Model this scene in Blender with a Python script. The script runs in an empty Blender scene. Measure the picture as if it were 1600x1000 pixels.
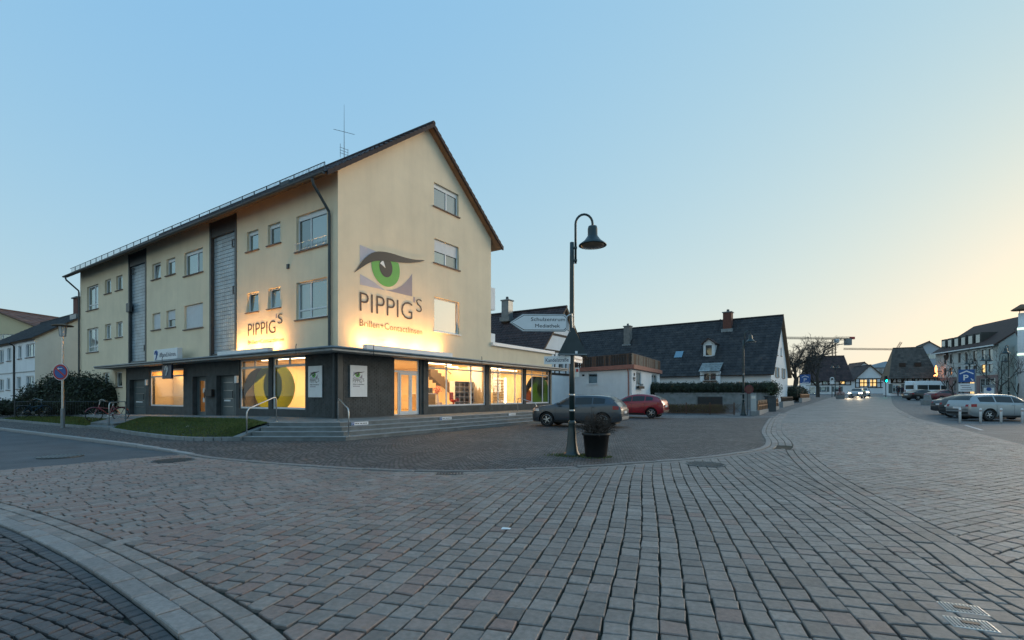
import bpy, bmesh, math, random
from mathutils import Vector, Matrix
random.seed(7)
PI = math.pi
rad = math.radians
S = bpy.context.scene
COL = S.collection

# ------------------------------------------------------------------ camera
CAM_H = 1.44
cam = bpy.data.cameras.new('camera')
cam.sensor_width = 36.0
cam.lens = 769 / 1600 * 36
cam.shift_y = 117 / 1600
cam.clip_start = 0.05
cam.clip_end = 3000
camo = bpy.data.objects.new('camera', cam)
COL.objects.link(camo)
camo.location = (0, 0, CAM_H)
camo.rotation_euler = (rad(90), 0, 0)
S.camera = camo

# ------------------------------------------------------------------ sky, sun, exposure
SUN_AZ = 58      # degrees to the right of the viewing direction
SUN_EL = 8.0
W = bpy.data.worlds.new('World')
S.world = W
W.use_nodes = True
nt = W.node_tree
bg = nt.nodes['Background']
sky = nt.nodes.new('ShaderNodeTexSky')
sky.sky_type = 'NISHITA'
sky.sun_disc = False
sky.sun_elevation = rad(SUN_EL)
sky.sun_rotation = rad(SUN_AZ)
sky.altitude = 200
sky.air_density = 1.0
sky.dust_density = 0.6
sky.ozone_density = 2.0
# soft, long exposed contrast of the dusk sky: a gentle curve for each channel
sep = nt.nodes.new('ShaderNodeSeparateColor'); cmb = nt.nodes.new('ShaderNodeCombineColor')
nt.links.new(sky.outputs[0], sep.inputs[0])
for _i, (_g, _k) in enumerate((((.182, .198, .222), .2582), ((.038, .088, .147), .4698), ((-.086, -.005, .101), .6483))):
    _last = None
    for _j in range(3):
        _p = nt.nodes.new('ShaderNodeMath'); _p.operation = 'POWER'; _p.inputs[1].default_value = _g[_j]; nt.links.new(sep.outputs[_j], _p.inputs[0])
        _m = nt.nodes.new('ShaderNodeMath'); _m.operation = 'MULTIPLY'; nt.links.new(_p.outputs[0], _m.inputs[0])
        if _last: nt.links.new(_last.outputs[0], _m.inputs[1])
        else: _m.inputs[1].default_value = _k
        _last = _m
    nt.links.new(_last.outputs[0], cmb.inputs[_i])
nt.links.new(cmb.outputs[0], bg.inputs[0])
bg.inputs[1].default_value = 0.15

sun = bpy.data.lights.new('sun', 'SUN')
sun.energy = 0.27
sun.angle = rad(30)
sun.color = (1.0, 0.80, 0.58)
suno = bpy.data.objects.new('sun', sun)
COL.objects.link(suno)
_el = rad(SUN_EL)
_d = Vector((math.sin(rad(SUN_AZ)) * math.cos(_el), math.cos(rad(SUN_AZ)) * math.cos(_el), math.sin(_el)))
suno.rotation_euler = (-_d).to_track_quat('-Z', 'Y').to_euler()
suno.location = _d * 200

S.view_settings.view_transform = 'Standard'
S.view_settings.look = 'None'
S.view_settings.gamma = 1
S.view_settings.use_curve_mapping = False
S.view_settings.exposure = 2.88

# ------------------------------------------------------------------ helpers
def gz(x, y):
    """height of the terrain: the street climbs gently away from the junction"""
    if y <= 30 or x < -10:
        return 0.0
    k = min(1.0, max(0.0, (x + 10) / 12.0))
    return 0.022 * (y - 30) * k * k * (3 - 2 * k)

class MB:
    def __init__(s, T=None):
        s.v = []; s.f = []; s.T = T; s.tone = []
    def add(s, vs, fs, tone=None):
        o = len(s.v)
        for p in vs:
            s.v.append(tuple(s.T @ Vector(p)) if s.T else tuple(p))
            if tone is not None: s.tone.append(tone)
        for f in fs: s.f.append(tuple(i + o for i in f))
        return s
    def box(s, x0, x1, y0, y1, z0, z1):
        x0, x1 = min(x0, x1), max(x0, x1); y0, y1 = min(y0, y1), max(y0, y1); z0, z1 = min(z0, z1), max(z0, z1)
        return s.add([(x0,y0,z0),(x1,y0,z0),(x1,y1,z0),(x0,y1,z0),(x0,y0,z1),(x1,y0,z1),(x1,y1,z1),(x0,y1,z1)],
              [(3,2,1,0),(4,5,6,7),(0,1,5,4),(1,2,6,5),(2,3,7,6),(3,0,4,7)])
    def poly(s, pts): return s.add(pts, [tuple(range(len(pts)))])
    def prism(s, pts, z0, z1):
        """pts counter-clockwise (x,y); z0/z1 numbers or functions"""
        n = len(pts); a = z0 if callable(z0) else (lambda x, y: z0); b = z1 if callable(z1) else (lambda x, y: z1)
        vs = [(x, y, a(x, y)) for x, y in pts] + [(x, y, b(x, y)) for x, y in pts]
        return s.add(vs, [tuple(range(n - 1, -1, -1)), tuple(range(n, 2 * n))] + [(i, (i+1) % n, n + (i+1) % n, n + i) for i in range(n)])
    def slab(s, pts3, thick):
        """polygon given by 3-D points, thickened along minus its normal"""
        P = [Vector(p) for p in pts3]; n = len(P)
        nr = Vector((0,0,0))
        for i in range(n):
            a, b = P[i], P[(i+1) % n]; nr += Vector(((a.y-b.y)*(a.z+b.z), (a.z-b.z)*(a.x+b.x), (a.x-b.x)*(a.y+b.y)))
        nr.normalize(); Q = [p - nr * thick for p in P]
        return s.add(P + Q, [tuple(range(n)), tuple(range(2*n-1, n-1, -1))] + [((i+1) % n, i, n+i, n+(i+1) % n) for i in range(n)])
    def tube(s, pts, r, n=8, cap=True):
        P = [Vector(p) for p in pts]; m = len(P)
        R_ = r if isinstance(r, (list, tuple)) else [r] * m
        vs = []; up = None
        for i in range(m):
            t = (P[min(i+1, m-1)] - P[max(i-1, 0)])
            if t.length < 1e-9: t = Vector((0,0,1))
            t.normalize()
            if up is None:
                up = Vector((0,0,1)) if abs(t.z) < .9 else Vector((1,0,0))
            u = (up - t * up.dot(t))
            if u.length < 1e-6: u = t.orthogonal()
            u.normalize(); w = t.cross(u); up = u
            for k in range(n):
                a = 2*PI*k/n; vs.append(P[i] + (u*math.cos(a) + w*math.sin(a)) * R_[i])
        fs = []
        for i in range(m-1):
            for k in range(n):
                fs.append((i*n+k, i*n+(k+1) % n, (i+1)*n+(k+1) % n, (i+1)*n+k))
        if cap: fs += [tuple(range(n-1, -1, -1)), tuple(range((m-1)*n, m*n))]
        return s.add(vs, fs)
    def lathe(s, prof, n=20, c=(0,0,0), axis='z', cap=True):
        vs = []; m = len(prof)
        for r, z in prof:
            for k in range(n):
                a = 2*PI*k/n; x, y = r*math.cos(a), r*math.sin(a)
                p = (x, y, z) if axis == 'z' else ((x, z, y) if axis == 'y' else (z, x, y))
                vs.append((p[0]+c[0], p[1]+c[1], p[2]+c[2]))
        fs = []
        for i in range(m-1):
            for k in range(n):
                q = (i*n+k, i*n+(k+1) % n, (i+1)*n+(k+1) % n, (i+1)*n+k)
                fs.append(q if axis != 'y' else q[::-1])
        for i, rev in ((0, True), (m-1, False)):
            if cap and prof[i][0] > 1e-6:
                q = tuple(range(i*n, i*n+n)); q = q[::-1] if rev else q
                fs.append(q if axis != 'y' else q[::-1])
        return s.add(vs, fs)
    def mesh(s, name, smooth=False):
        me = bpy.data.meshes.new(name); me.from_pydata(s.v, [], s.f)
        if s.tone:
            at = me.attributes.new('tone', 'FLOAT', 'POINT'); at.data.foreach_set('value', s.tone)
        if smooth:
            me.polygons.foreach_set('use_smooth', [True] * len(me.polygons))
        me.update(); return me
    def build(s, name, m, parent=None, smooth=False, bevel=0, **kw):
        me = s.mesh(name, smooth)
        if m: me.materials.append(m)
        return link(name, me, parent, bevel=bevel, **kw)

def link(name, data, parent=None, bevel=0, **kw):
    o = bpy.data.objects.new(name, data); COL.objects.link(o)
    if parent: o.parent = parent
    if bevel:
        b = o.modifiers.new('bevel', 'BEVEL'); b.width = bevel; b.segments = 2; b.limit_method = 'ANGLE'; b.angle_limit = rad(35)
    for k, v in kw.items(): o[k] = v
    return o

def thing(name, label, cat, loc=(0,0,0), rz=0.0, group=None):
    o = link(name, None); o.location = loc; o.rotation_euler = (0, 0, rz)
    return tag(o, label, cat, group)

def tag(o, label, cat, group=None):
    o['label'] = label; o['category'] = cat
    if group: o['group'] = group
    return o

def copy_tree(o, parent=None):
    c = o.copy(); COL.objects.link(c)
    if parent: c.parent = parent
    for ch in o.children: copy_tree(ch, c)
    return c

def clip(poly, p, nrm):
    """keep the part of a 2-D polygon where (q-p).n >= 0"""
    out = []; n = len(poly)
    for i in range(n):
        a, b = poly[i], poly[(i+1) % n]
        da = (a[0]-p[0])*nrm[0] + (a[1]-p[1])*nrm[1]; db = (b[0]-p[0])*nrm[0] + (b[1]-p[1])*nrm[1]
        if da >= 0: out.append(a)
        if (da >= 0) != (db >= 0):
            t = da / (da - db); out.append((a[0]+(b[0]-a[0])*t, a[1]+(b[1]-a[1])*t))
    return out

def area2(p): return .5 * sum(p[i][0]*p[(i+1) % len(p)][1] - p[(i+1) % len(p)][0]*p[i][1] for i in range(len(p)))

def inside(pt, poly):
    x, y = pt; c = False; n = len(poly); j = n - 1
    for i in range(n):
        xi, yi = poly[i]; xj, yj = poly[j]
        if (yi > y) != (yj > y) and x < (xj-xi)*(y-yi)/(yj-yi)+xi: c = not c
        j = i
    return c

# ------------------------------------------------------------------ materials
def N(nt, typ, **kw):
    n = nt.nodes.new(typ)
    for k, v in kw.items():
        if k in n.inputs: n.inputs[k].default_value = v
        else: setattr(n, k, v)
    return n

def mat(name, col, rough=.6, var=.12, scale=3.0, bump=0.0, bscale=80, metal=0, spec=.5, dirt=0.0, dirtcol=None, coat=0, stretch=(1,1,1), tone=0.0, tonecols=None, streak=0.0, patch=0.0):
    m = bpy.data.materials.new(name); m.use_nodes = True
    nt = m.node_tree; L = nt.links.new; b = nt.nodes['Principled BSDF']
    b.inputs['Roughness'].default_value = rough; b.inputs['Metallic'].default_value = metal
    b.inputs['Specular IOR Level'].default_value = spec
    if coat: b.inputs['Coat Weight'].default_value = coat; b.inputs['Coat Roughness'].default_value = .05
    tc = N(nt, 'ShaderNodeTexCoord'); mp = N(nt, 'ShaderNodeMapping'); mp.inputs['Scale'].default_value = stretch
    L(tc.outputs['Object'], mp.inputs['Vector'])
    n1 = N(nt, 'ShaderNodeTexNoise', Scale=scale, Detail=6.0, Roughness=.6); L(mp.outputs[0], n1.inputs['Vector'])
    mr = N(nt, 'ShaderNodeMapRange'); mr.inputs['From Min'].default_value = .3; mr.inputs['From Max'].default_value = .7
    mr.inputs['To Min'].default_value = 1 - var; mr.inputs['To Max'].default_value = 1 + var
    L(n1.outputs['Fac'], mr.inputs['Value'])
    mul = N(nt, 'ShaderNodeVectorMath', operation='SCALE')
    mul.inputs[0].default_value = col[:3]; L(mr.outputs[0], mul.inputs['Scale'])
    out = mul.outputs[0]
    if tonecols:
        at = N(nt, 'ShaderNodeAttribute', attribute_name='tone'); cr = N(nt, 'ShaderNodeValToRGB')
        els = cr.color_ramp.elements
        while len(els) < len(tonecols): els.new(.5)
        for i, c in enumerate(tonecols):
            els[i].position = i / (len(tonecols) - 1); els[i].color = (*c, 1)
        L(at.outputs['Fac'], cr.inputs[0]); L(cr.outputs[0], mul.inputs[0])
    if dirt:
        n2 = N(nt, 'ShaderNodeTexNoise', Scale=scale*.35, Detail=8.0, Roughness=.7); L(mp.outputs[0], n2.inputs['Vector'])
        r2 = N(nt, 'ShaderNodeMapRange'); r2.inputs['From Min'].default_value = .48; r2.inputs['From Max'].default_value = .72; r2.inputs['To Max'].default_value = dirt
        L(n2.outputs['Fac'], r2.inputs['Value'])
        mx = N(nt, 'ShaderNodeMix', data_type='RGBA'); L(r2.outputs[0], mx.inputs['Factor']); L(out, mx.inputs['A'])
        mx.inputs['B'].default_value = (*(dirtcol or (.05,.05,.045)), 1); out = mx.outputs['Result']
    if streak:                                     # rain streaks running down the wall
        m4 = N(nt, 'ShaderNodeMapping'); m4.inputs['Scale'].default_value = (1.3, 1.3, .10); L(tc.outputs['Object'], m4.inputs['Vector'])
        n4 = N(nt, 'ShaderNodeTexNoise', Scale=1.6, Detail=7.0, Roughness=.65); L(m4.outputs[0], n4.inputs['Vector'])
        r4 = N(nt, 'ShaderNodeMapRange'); r4.inputs['From Min'].default_value = .46; r4.inputs['From Max'].default_value = .74; r4.inputs['To Max'].default_value = streak; L(n4.outputs['Fac'], r4.inputs['Value'])
        x4 = N(nt, 'ShaderNodeMix', data_type='RGBA'); L(r4.outputs[0], x4.inputs['Factor']); L(out, x4.inputs['A']); x4.inputs['B'].default_value = (col[0]*.35, col[1]*.33, col[2]*.32, 1); out = x4.outputs['Result']
    if patch:                                      # broad stains
        n5 = N(nt, 'ShaderNodeTexNoise', Scale=.45, Detail=5.0, Roughness=.6, Distortion=.6); L(tc.outputs['Object'], n5.inputs['Vector'])
        r5 = N(nt, 'ShaderNodeMapRange'); r5.inputs['From Min'].default_value = .3; r5.inputs['From Max'].default_value = .7; r5.inputs['To Min'].default_value = 1-patch; r5.inputs['To Max'].default_value = 1+patch; L(n5.outputs['Fac'], r5.inputs['Value'])
        v5 = N(nt, 'ShaderNodeVectorMath', operation='SCALE'); L(out, v5.inputs[0]); L(r5.outputs[0], v5.inputs['Scale']); out = v5.outputs[0]
    L(out, b.inputs['Base Color'])
    if bump:
        n3 = N(nt, 'ShaderNodeTexNoise', Scale=bscale, Detail=4.0); L(mp.outputs[0], n3.inputs['Vector'])
        bp = N(nt, 'ShaderNodeBump', Strength=bump, Distance=.01); L(n3.outputs['Fac'], bp.inputs['Height']); L(bp.outputs[0], b.inputs['Normal'])
    return m

def emit(name, col, s):
    m = bpy.data.materials.new(name); m.use_nodes = True
    b = m.node_tree.nodes['Principled BSDF']; b.inputs['Base Color'].default_value = (*col, 1)
    b.inputs['Emission Color'].default_value = (*col, 1); b.inputs['Emission Strength'].default_value = s
    return m

def glass(name, tint=(1,1,1), refl=.12, rough=.01):
    """thin pane: passes light straight through and reflects at its surface"""
    m = bpy.data.materials.new(name); m.use_nodes = True; nt = m.node_tree; L = nt.links.new
    nt.nodes.remove(nt.nodes['Principled BSDF'])
    t = N(nt, 'ShaderNodeBsdfTransparent'); t.inputs[0].default_value = (*tint, 1)
    g = N(nt, 'ShaderNodeBsdfGlossy'); g.inputs['Roughness'].default_value = rough
    fr = N(nt, 'ShaderNodeLayerWeight', Blend=.25)
    mr = N(nt, 'ShaderNodeMapRange'); mr.inputs['To Min'].default_value = refl; mr.inputs['To Max'].default_value = .9
    L(fr.outputs['Facing'], mr.inputs['Value'])
    pw = N(nt, 'ShaderNodeMath', operation='POWER'); L(fr.outputs['Facing'], pw.inputs[0]); pw.inputs[1].default_value = 3.0
    L(pw.outputs[0], mr.inputs['Value'])
    mx = N(nt, 'ShaderNodeMixShader'); L(mr.outputs[0], mx.inputs[0]); L(t.outputs[0], mx.inputs[1]); L(g.outputs[0], mx.inputs[2])
    L(mx.outputs[0], nt.nodes['Material Output'].inputs[0])
    return m

def darkglass(name, col=(.03,.04,.045), refl=.35, wav=.15, top=.95, tint=(.86,.96,1.0)):
    """pane in front of a dark room"""
    m = bpy.data.materials.new(name); m.use_nodes = True; nt = m.node_tree; L = nt.links.new
    b = nt.nodes['Principled BSDF']; b.inputs['Base Color'].default_value = (*col, 1); b.inputs['Roughness'].default_value = .4
    g = N(nt, 'ShaderNodeBsdfGlossy'); g.inputs['Roughness'].default_value = .015; g.inputs['Color'].default_value = (*tint, 1)
    tc = N(nt, 'ShaderNodeTexCoord'); n3 = N(nt, 'ShaderNodeTexNoise', Scale=1.2); L(tc.outputs['Object'], n3.inputs['Vector'])
    bp = N(nt, 'ShaderNodeBump', Strength=wav, Distance=.02); L(n3.outputs['Fac'], bp.inputs['Height']); L(bp.outputs[0], g.inputs['Normal'])
    fr = N(nt, 'ShaderNodeLayerWeight', Blend=.3)
    mr = N(nt, 'ShaderNodeMapRange'); mr.inputs['To Min'].default_value = refl; mr.inputs['To Max'].default_value = top
    pw = N(nt, 'ShaderNodeMath', operation='POWER'); L(fr.outputs['Facing'], pw.inputs[0]); pw.inputs[1].default_value = 3.0
    L(pw.outputs[0], mr.inputs['Value'])
    mx = N(nt, 'ShaderNodeMixShader'); L(mr.outputs[0], mx.inputs[0]); L(b.outputs[0], mx.inputs[1]); L(g.outputs[0], mx.inputs[2])
    L(mx.outputs[0], nt.nodes['Material Output'].inputs[0])
    return m

def film(name, col):
    """coloured foil on a lit shop window: glows with the light behind it"""
    m = bpy.data.materials.new(name); m.use_nodes = True; nt = m.node_tree; L = nt.links.new
    b = nt.nodes['Principled BSDF']; b.inputs['Base Color'].default_value = (*col, 1); b.inputs['Roughness'].default_value = .35
    t = N(nt, 'ShaderNodeBsdfTranslucent'); t.inputs[0].default_value = (*[min(1, c * 1.6) for c in col], 1)
    mx = N(nt, 'ShaderNodeMixShader'); mx.inputs[0].default_value = .82
    L(b.outputs[0], mx.inputs[1]); L(t.outputs[0], mx.inputs[2]); L(mx.outputs[0], nt.nodes['Material Output'].inputs[0])
    return m

def paved(name, cols, mortar, bw, bh, rot=0, arc=0.0, arcw=1.2, msize=.012, rough=.75, bump=.6):
    """small setts too far away to be built one by one"""
    m = bpy.data.materials.new(name); m.use_nodes = True; nt = m.node_tree; L = nt.links.new; b = nt.nodes['Principled BSDF']
    b.inputs['Roughness'].default_value = rough
    tc = N(nt, 'ShaderNodeTexCoord'); mp = N(nt, 'ShaderNodeMapping'); mp.inputs['Rotation'].default_value = (0, 0, rot); L(tc.outputs['Object'], mp.inputs['Vector'])
    wob = N(nt, 'ShaderNodeTexNoise', Scale=5.0, Detail=2.0); L(mp.outputs[0], wob.inputs['Vector'])
    wv = N(nt, 'ShaderNodeVectorMath', operation='MULTIPLY_ADD'); L(wob.outputs['Color'], wv.inputs[0]); wv.inputs[1].default_value = (.05,.05,0); L(mp.outputs[0], wv.inputs[2])
    vec = wv.outputs[0]
    if arc:
        sx = N(nt, 'ShaderNodeSeparateXYZ'); L(vec, sx.inputs[0])
        k = N(nt, 'ShaderNodeMath', operation='MULTIPLY'); L(sx.outputs['X'], k.inputs[0]); k.inputs[1].default_value = PI / arcw
        sn = N(nt, 'ShaderNodeMath', operation='SINE'); L(k.outputs[0], sn.inputs[0])
        ab = N(nt, 'ShaderNodeMath', operation='ABSOLUTE'); L(sn.outputs[0], ab.inputs[0])
        ml = N(nt, 'ShaderNodeMath', operation='MULTIPLY_ADD'); L(ab.outputs[0], ml.inputs[0]); ml.inputs[1].default_value = arc; L(sx.outputs['Y'], ml.inputs[2])
        cb = N(nt, 'ShaderNodeCombineXYZ'); L(sx.outputs['X'], cb.inputs['X']); L(ml.outputs[0], cb.inputs['Y']); vec = cb.outputs[0]
    br = N(nt, 'ShaderNodeTexBrick'); L(vec, br.inputs['Vector'])
    br.inputs['Scale'].default_value = 1.0; br.inputs['Brick Width'].default_value = bw; br.inputs['Row Height'].default_value = bh
    br.inputs['Mortar Size'].default_value = msize; br.inputs['Mortar Smooth'].default_value = .4; br.inputs['Bias'].default_value = 0
    br.inputs['Color1'].default_value = (*cols[0], 1); br.inputs['Color2'].default_value = (*cols[1], 1); br.inputs['Mortar'].default_value = (*mortar, 1)
    nz = N(nt, 'ShaderNodeTexNoise', Scale=.6, Detail=7.0, Roughness=.65); L(tc.outputs['Object'], nz.inputs['Vector'])
    mr = N(nt, 'ShaderNodeMapRange'); mr.inputs['From Min'].default_value = .3; mr.inputs['From Max'].default_value = .7; mr.inputs['To Min'].default_value = .7; mr.inputs['To Max'].default_value = 1.3
    L(nz.outputs['Fac'], mr.inputs['Value'])
    sc = N(nt, 'ShaderNodeVectorMath', operation='SCALE'); L(br.outputs['Color'], sc.inputs[0]); L(mr.outputs[0], sc.inputs['Scale']); L(sc.outputs[0], b.inputs['Base Color'])
    inv = N(nt, 'ShaderNodeMath', operation='SUBTRACT'); inv.inputs[0].default_value = 1; L(br.outputs['Fac'], inv.inputs[1])
    bp = N(nt, 'ShaderNodeBump', Strength=bump, Distance=.012); L(inv.outputs[0], bp.inputs['Height']); L(bp.outputs[0], b.inputs['Normal'])
    return m

X = {}
X['plaster'] = mat('cream plaster', (.84,.695,.495), .85, .05, .8, .35, 120, dirt=.08, dirtcol=(.36,.30,.22), streak=.10, patch=.04)
X['slate'] = mat('dark grey brick cladding', (.060,.068,.071), .75, .3, 2.5, .5, 40, streak=.3)
X['white'] = mat('white painted metal', (.74,.75,.76), .4, .06, 4)
X['upvc'] = mat('white window plastic', (.72,.74,.75), .35, .05, 5)
X['sill'] = mat('weathered stone sill', (.17,.12,.10), .8, .2, 6)
X['greymetal'] = mat('dark grey metal', (.055,.065,.07), .45, .15, 5, metal=.3)
X['steel'] = mat('brushed steel', (.50,.50,.49), .35, .12, 9, metal=.85)
X['zinc'] = mat('zinc sheet', (.20,.23,.25), .45, .2, 3, metal=.5)
X['tile_dark'] = mat('dark roof tiles', (.030,.030,.033), .75, .45, 1.4, .3, 40, tonecols=[(.016,.016,.019),(.030,.029,.031),(.048,.043,.042)])
X['tile_brown'] = mat('brown roof tiles', (.05,.03,.028), .75, .4, 1.4, .3, 40, tonecols=[(.028,.016,.017),(.046,.027,.026),(.065,.036,.032)])
X['tile_red'] = mat('weathered red roof tiles', (.10,.05,.035), .8, .3, 2, .3, 40, tonecols=[(.06,.032,.025),(.10,.05,.038),(.14,.075,.05)])
X['wood'] = mat('brown stained wood', (.12,.065,.04), .7, .3, 4, .3, 60, stretch=(1,1,.2))
X['soffit'] = mat('brown timber soffit', (.16,.105,.065), .75, .2, 4)
X['glass'] = darkglass('window glass', (.02,.03,.034), refl=.30, tint=(.72,.93,1.0))
X['glassdeep'] = darkglass('clear window glass', (.02,.025,.03), .28)
X['shop'] = glass('shop window glass', (1,1,1), .035)
X['black'] = mat('black plastic', (.012,.012,.013), .5, .2, 5)
X['lampgreen'] = mat('dark green lamp paint', (.012,.030,.032), .35, .25, 3, spec=.6)
X['concrete'] = mat('grey concrete', (.23,.24,.24), .85, .2, 3, .4, 90, dirt=.5, dirtcol=(.10,.11,.10))
X['granite'] = mat('speckled granite', (.30,.30,.30), .75, .22, 60, .4, 200, dirt=.3, dirtcol=(.12,.12,.12))
X['asphalt'] = mat('worn asphalt', (.085,.092,.10), .8, .25, 1.2, .6, 150, dirt=.35, dirtcol=(.05,.055,.06))
X['grass'] = mat('short grass', (.060,.085,.018), .9, .35, 6)
X['soil'] = mat('dark soil', (.022,.026,.014), .95, .4, 9, .6, 40)
X['glassnet'] = darkglass('pane with net curtain', (.17,.19,.20), refl=.24, tint=(.72,.93,1.0))
X['glassdim'] = darkglass('pane before a dark room', (.012,.016,.018), refl=.20, tint=(.72,.93,1.0), wav=.3)
X['sunpane'] = darkglass('mirror bright pane', (.03,.035,.035), .80, .05, tint=(1,.98,.92))
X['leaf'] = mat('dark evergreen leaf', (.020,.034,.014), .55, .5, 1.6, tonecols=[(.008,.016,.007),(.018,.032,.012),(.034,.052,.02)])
X['bark'] = mat('grey brown bark', (.055,.047,.040), .9, .3, 9, .6, 60)
X['housewhite'] = mat('white house render', (.84,.845,.85), .85, .05, 1.0, .2, 100, streak=.08, dirt=.08, dirtcol=(.35,.36,.36))
X['letter'] = mat('dark brown lettering', (.055,.030,.022), .5, .08, 4)
X['inkblack'] = mat('black ink', (.012,.014,.016), .5, .05, 4)
X['signwhite'] = mat('white sign board', (.76,.77,.78), .4, .04, 4)
X['signblue'] = mat('blue sign foil', (.010,.085,.30), .4, .05, 4)
X['signred'] = mat('red sign foil', (.42,.02,.02), .4, .05, 4)
X['navy'] = mat('navy sign foil', (.012,.025,.07), .4, .05, 4)
X['cream_in'] = mat('warm interior wall paint', (.78,.66,.44), .8, .05, 2)
X['tyre'] = mat('tyre rubber', (.012,.012,.013), .8, .2, 9)
X['alloy'] = mat('alloy rim', (.52,.53,.54), .3, .1, 9, metal=.8)
X['tail'] = mat('red lamp glass', (.30,.012,.015), .15, .1, 9)
X['headlamp'] = mat('clear lamp glass', (.55,.56,.58), .1, .2, 20, metal=.4)

def uv_text(body, size, width=None, off=0.0, extrude=.004, align='LEFT', spacing=1.0):
    """text as a mesh in the x-z plane, base line on z=0, facing -y; optionally squeezed to a width"""
    cu = bpy.data.curves.new('text', 'FONT'); cu.body = body; cu.size = 1.0; cu.extrude = .5; cu.offset = off; cu.space_character = spacing
    cu.resolution_u = 3
    ob = bpy.data.objects.new('text', cu); COL.objects.link(ob)
    bpy.context.view_layer.update()
    me = bpy.data.meshes.new_from_object(ob.evaluated_get(bpy.context.evaluated_depsgraph_get()))
    bpy.data.objects.remove(ob); bpy.data.curves.remove(cu)
    xs = [v.co.x for v in me.vertices]; ys = [v.co.y for v in me.vertices]
    x0, x1 = min(xs), max(xs); cap = .729
    sz = size / cap; sx = (width / (x1 - x0)) if width else sz
    for v in me.vertices:
        x, y, z = v.co; v.co = ((x - x0) * sx, -(z + .5) * extrude, y * sz)
    if align == 'CENTER':
        for v in me.vertices: v.co.x -= (x1 - x0) * sx / 2
    me.update(); return me

def text(body, size, m, parent, M4, width=None, off=0.0, align='LEFT', name='lettering', extrude=.004):
    me = uv_text(body, size, width, off, extrude, align); me.materials.append(m)
    o = link(name, me, parent); o.matrix_local = M4; return o

def TR(x, y, z, rz=0): return Matrix.Translation((x, y, z)) @ Matrix.Rotation(rz, 4, 'Z')
# ================================================================== GROUND
rnd = random.Random(11)
def px_of(x, y, z=0.0):
    y = max(y, .05); return 800 + x / y * 769, 617 - (z - CAM_H) / y * 769

def seg_near(pl, c):
    best = None
    for i in range(len(pl) - 1):
        ax, ay = pl[i]; bx, by = pl[i+1]; dx, dy = bx-ax, by-ay; l2 = dx*dx+dy*dy
        t = max(0, min(1, ((c[0]-ax)*dx + (c[1]-ay)*dy) / l2)); qx, qy = ax+dx*t, ay+dy*t
        d = (c[0]-qx)**2 + (c[1]-qy)**2
        if best is None or d < best[0]:
            l = math.sqrt(l2); best = (d, (qx, qy), (-dy/l, dx/l))      # normal points left
    return best

def smooth_line(pts, n=8):
    out = []
    for i in range(len(pts) - 1):
        p0 = pts[max(i-1, 0)]; p1 = pts[i]; p2 = pts[i+1]; p3 = pts[min(i+2, len(pts)-1)]
        for k in range(n):
            t = k / n
            out.append(tuple(.5*((2*p1[j]) + (-p0[j]+p2[j])*t + (2*p0[j]-5*p1[j]+4*p2[j]-p3[j])*t*t + (-p0[j]+3*p1[j]-3*p2[j]+p3[j])*t**3) for j in (0,1)))
    out.append(pts[-1]); return out

def offset_at(pl, s, off):
    """point at arc length s, shifted to the right by off"""
    for i in range(len(pl) - 1):
        ax, ay = pl[i]; bx, by = pl[i+1]; l = math.hypot(bx-ax, by-ay)
        if s <= l or i == len(pl) - 2:
            t = s / l; dx, dy = (bx-ax)/l, (by-ay)/l
            if i < len(pl)-2 and t > .5:
                cx, cy = pl[i+2]; m = math.hypot(cx-bx, cy-by); e = ((cx-bx)/m, (cy-by)/m); w = (t-.5)*.999
                dx, dy = dx*(1-w)+e[0]*w, dy*(1-w)+e[1]*w
            elif i > 0 and t < .5:
                cx, cy = pl[i-1]; m = math.hypot(ax-cx, ay-cy); e = ((ax-cx)/m, (ay-cy)/m); w = (.5-t)*.999
                dx, dy = dx*(1-w)+e[0]*w, dy*(1-w)+e[1]*w
            q = math.hypot(dx, dy); dx, dy = dx/q, dy/q
            return (ax+(bx-ax)*t + dy*off, ay+(by-ay)*t - dx*off)
        s -= l
def plen(pl): return sum(math.hypot(pl[i+1][0]-pl[i][0], pl[i+1][1]-pl[i][1]) for i in range(len(pl)-1))

KERB = smooth_line([(-45,35.2),(-32,27.1),(-20.95,20.13),(-9.38,12.88),(-6.77,11.07),(-3.35,9.55),(-1.19,9.15),(.74,9.5),(2.69,10.3),(4.75,11.4),(6.6,12.95),(7.9,15.0),(9.9,19.2),(13.56,25.9),(16.5,31),(22.6,40.5),(33,54.5),(47,73.7),(70,104)])
NEAR = smooth_line([(-16,11.2),(-9.6,7.9),(-6.86,6.59),(-5.2,5.67),(-3.68,4.71),(-2.4,3.8),(-1.41,3.0),(-.75,2.2),(-.4,1.3),(-.25,0)])
BAND = smooth_line([(3.35,1.2),(3.43,3.43),(3.9,4.75),(4.45,6.4),(5.25,8.65),(6.35,11.2),(7.2,12.95)])
REDL = [(-3.85,4.72),(-2.65,6.55),(-1.3,9.2)]
RKERB = smooth_line([(13,3),(12.8,8),(13.4,11.6),(14.77,14.2),(20.4,23.07),(27.2,33.7),(39.2,50.6),(62.4,81),(80,104)])

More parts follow.
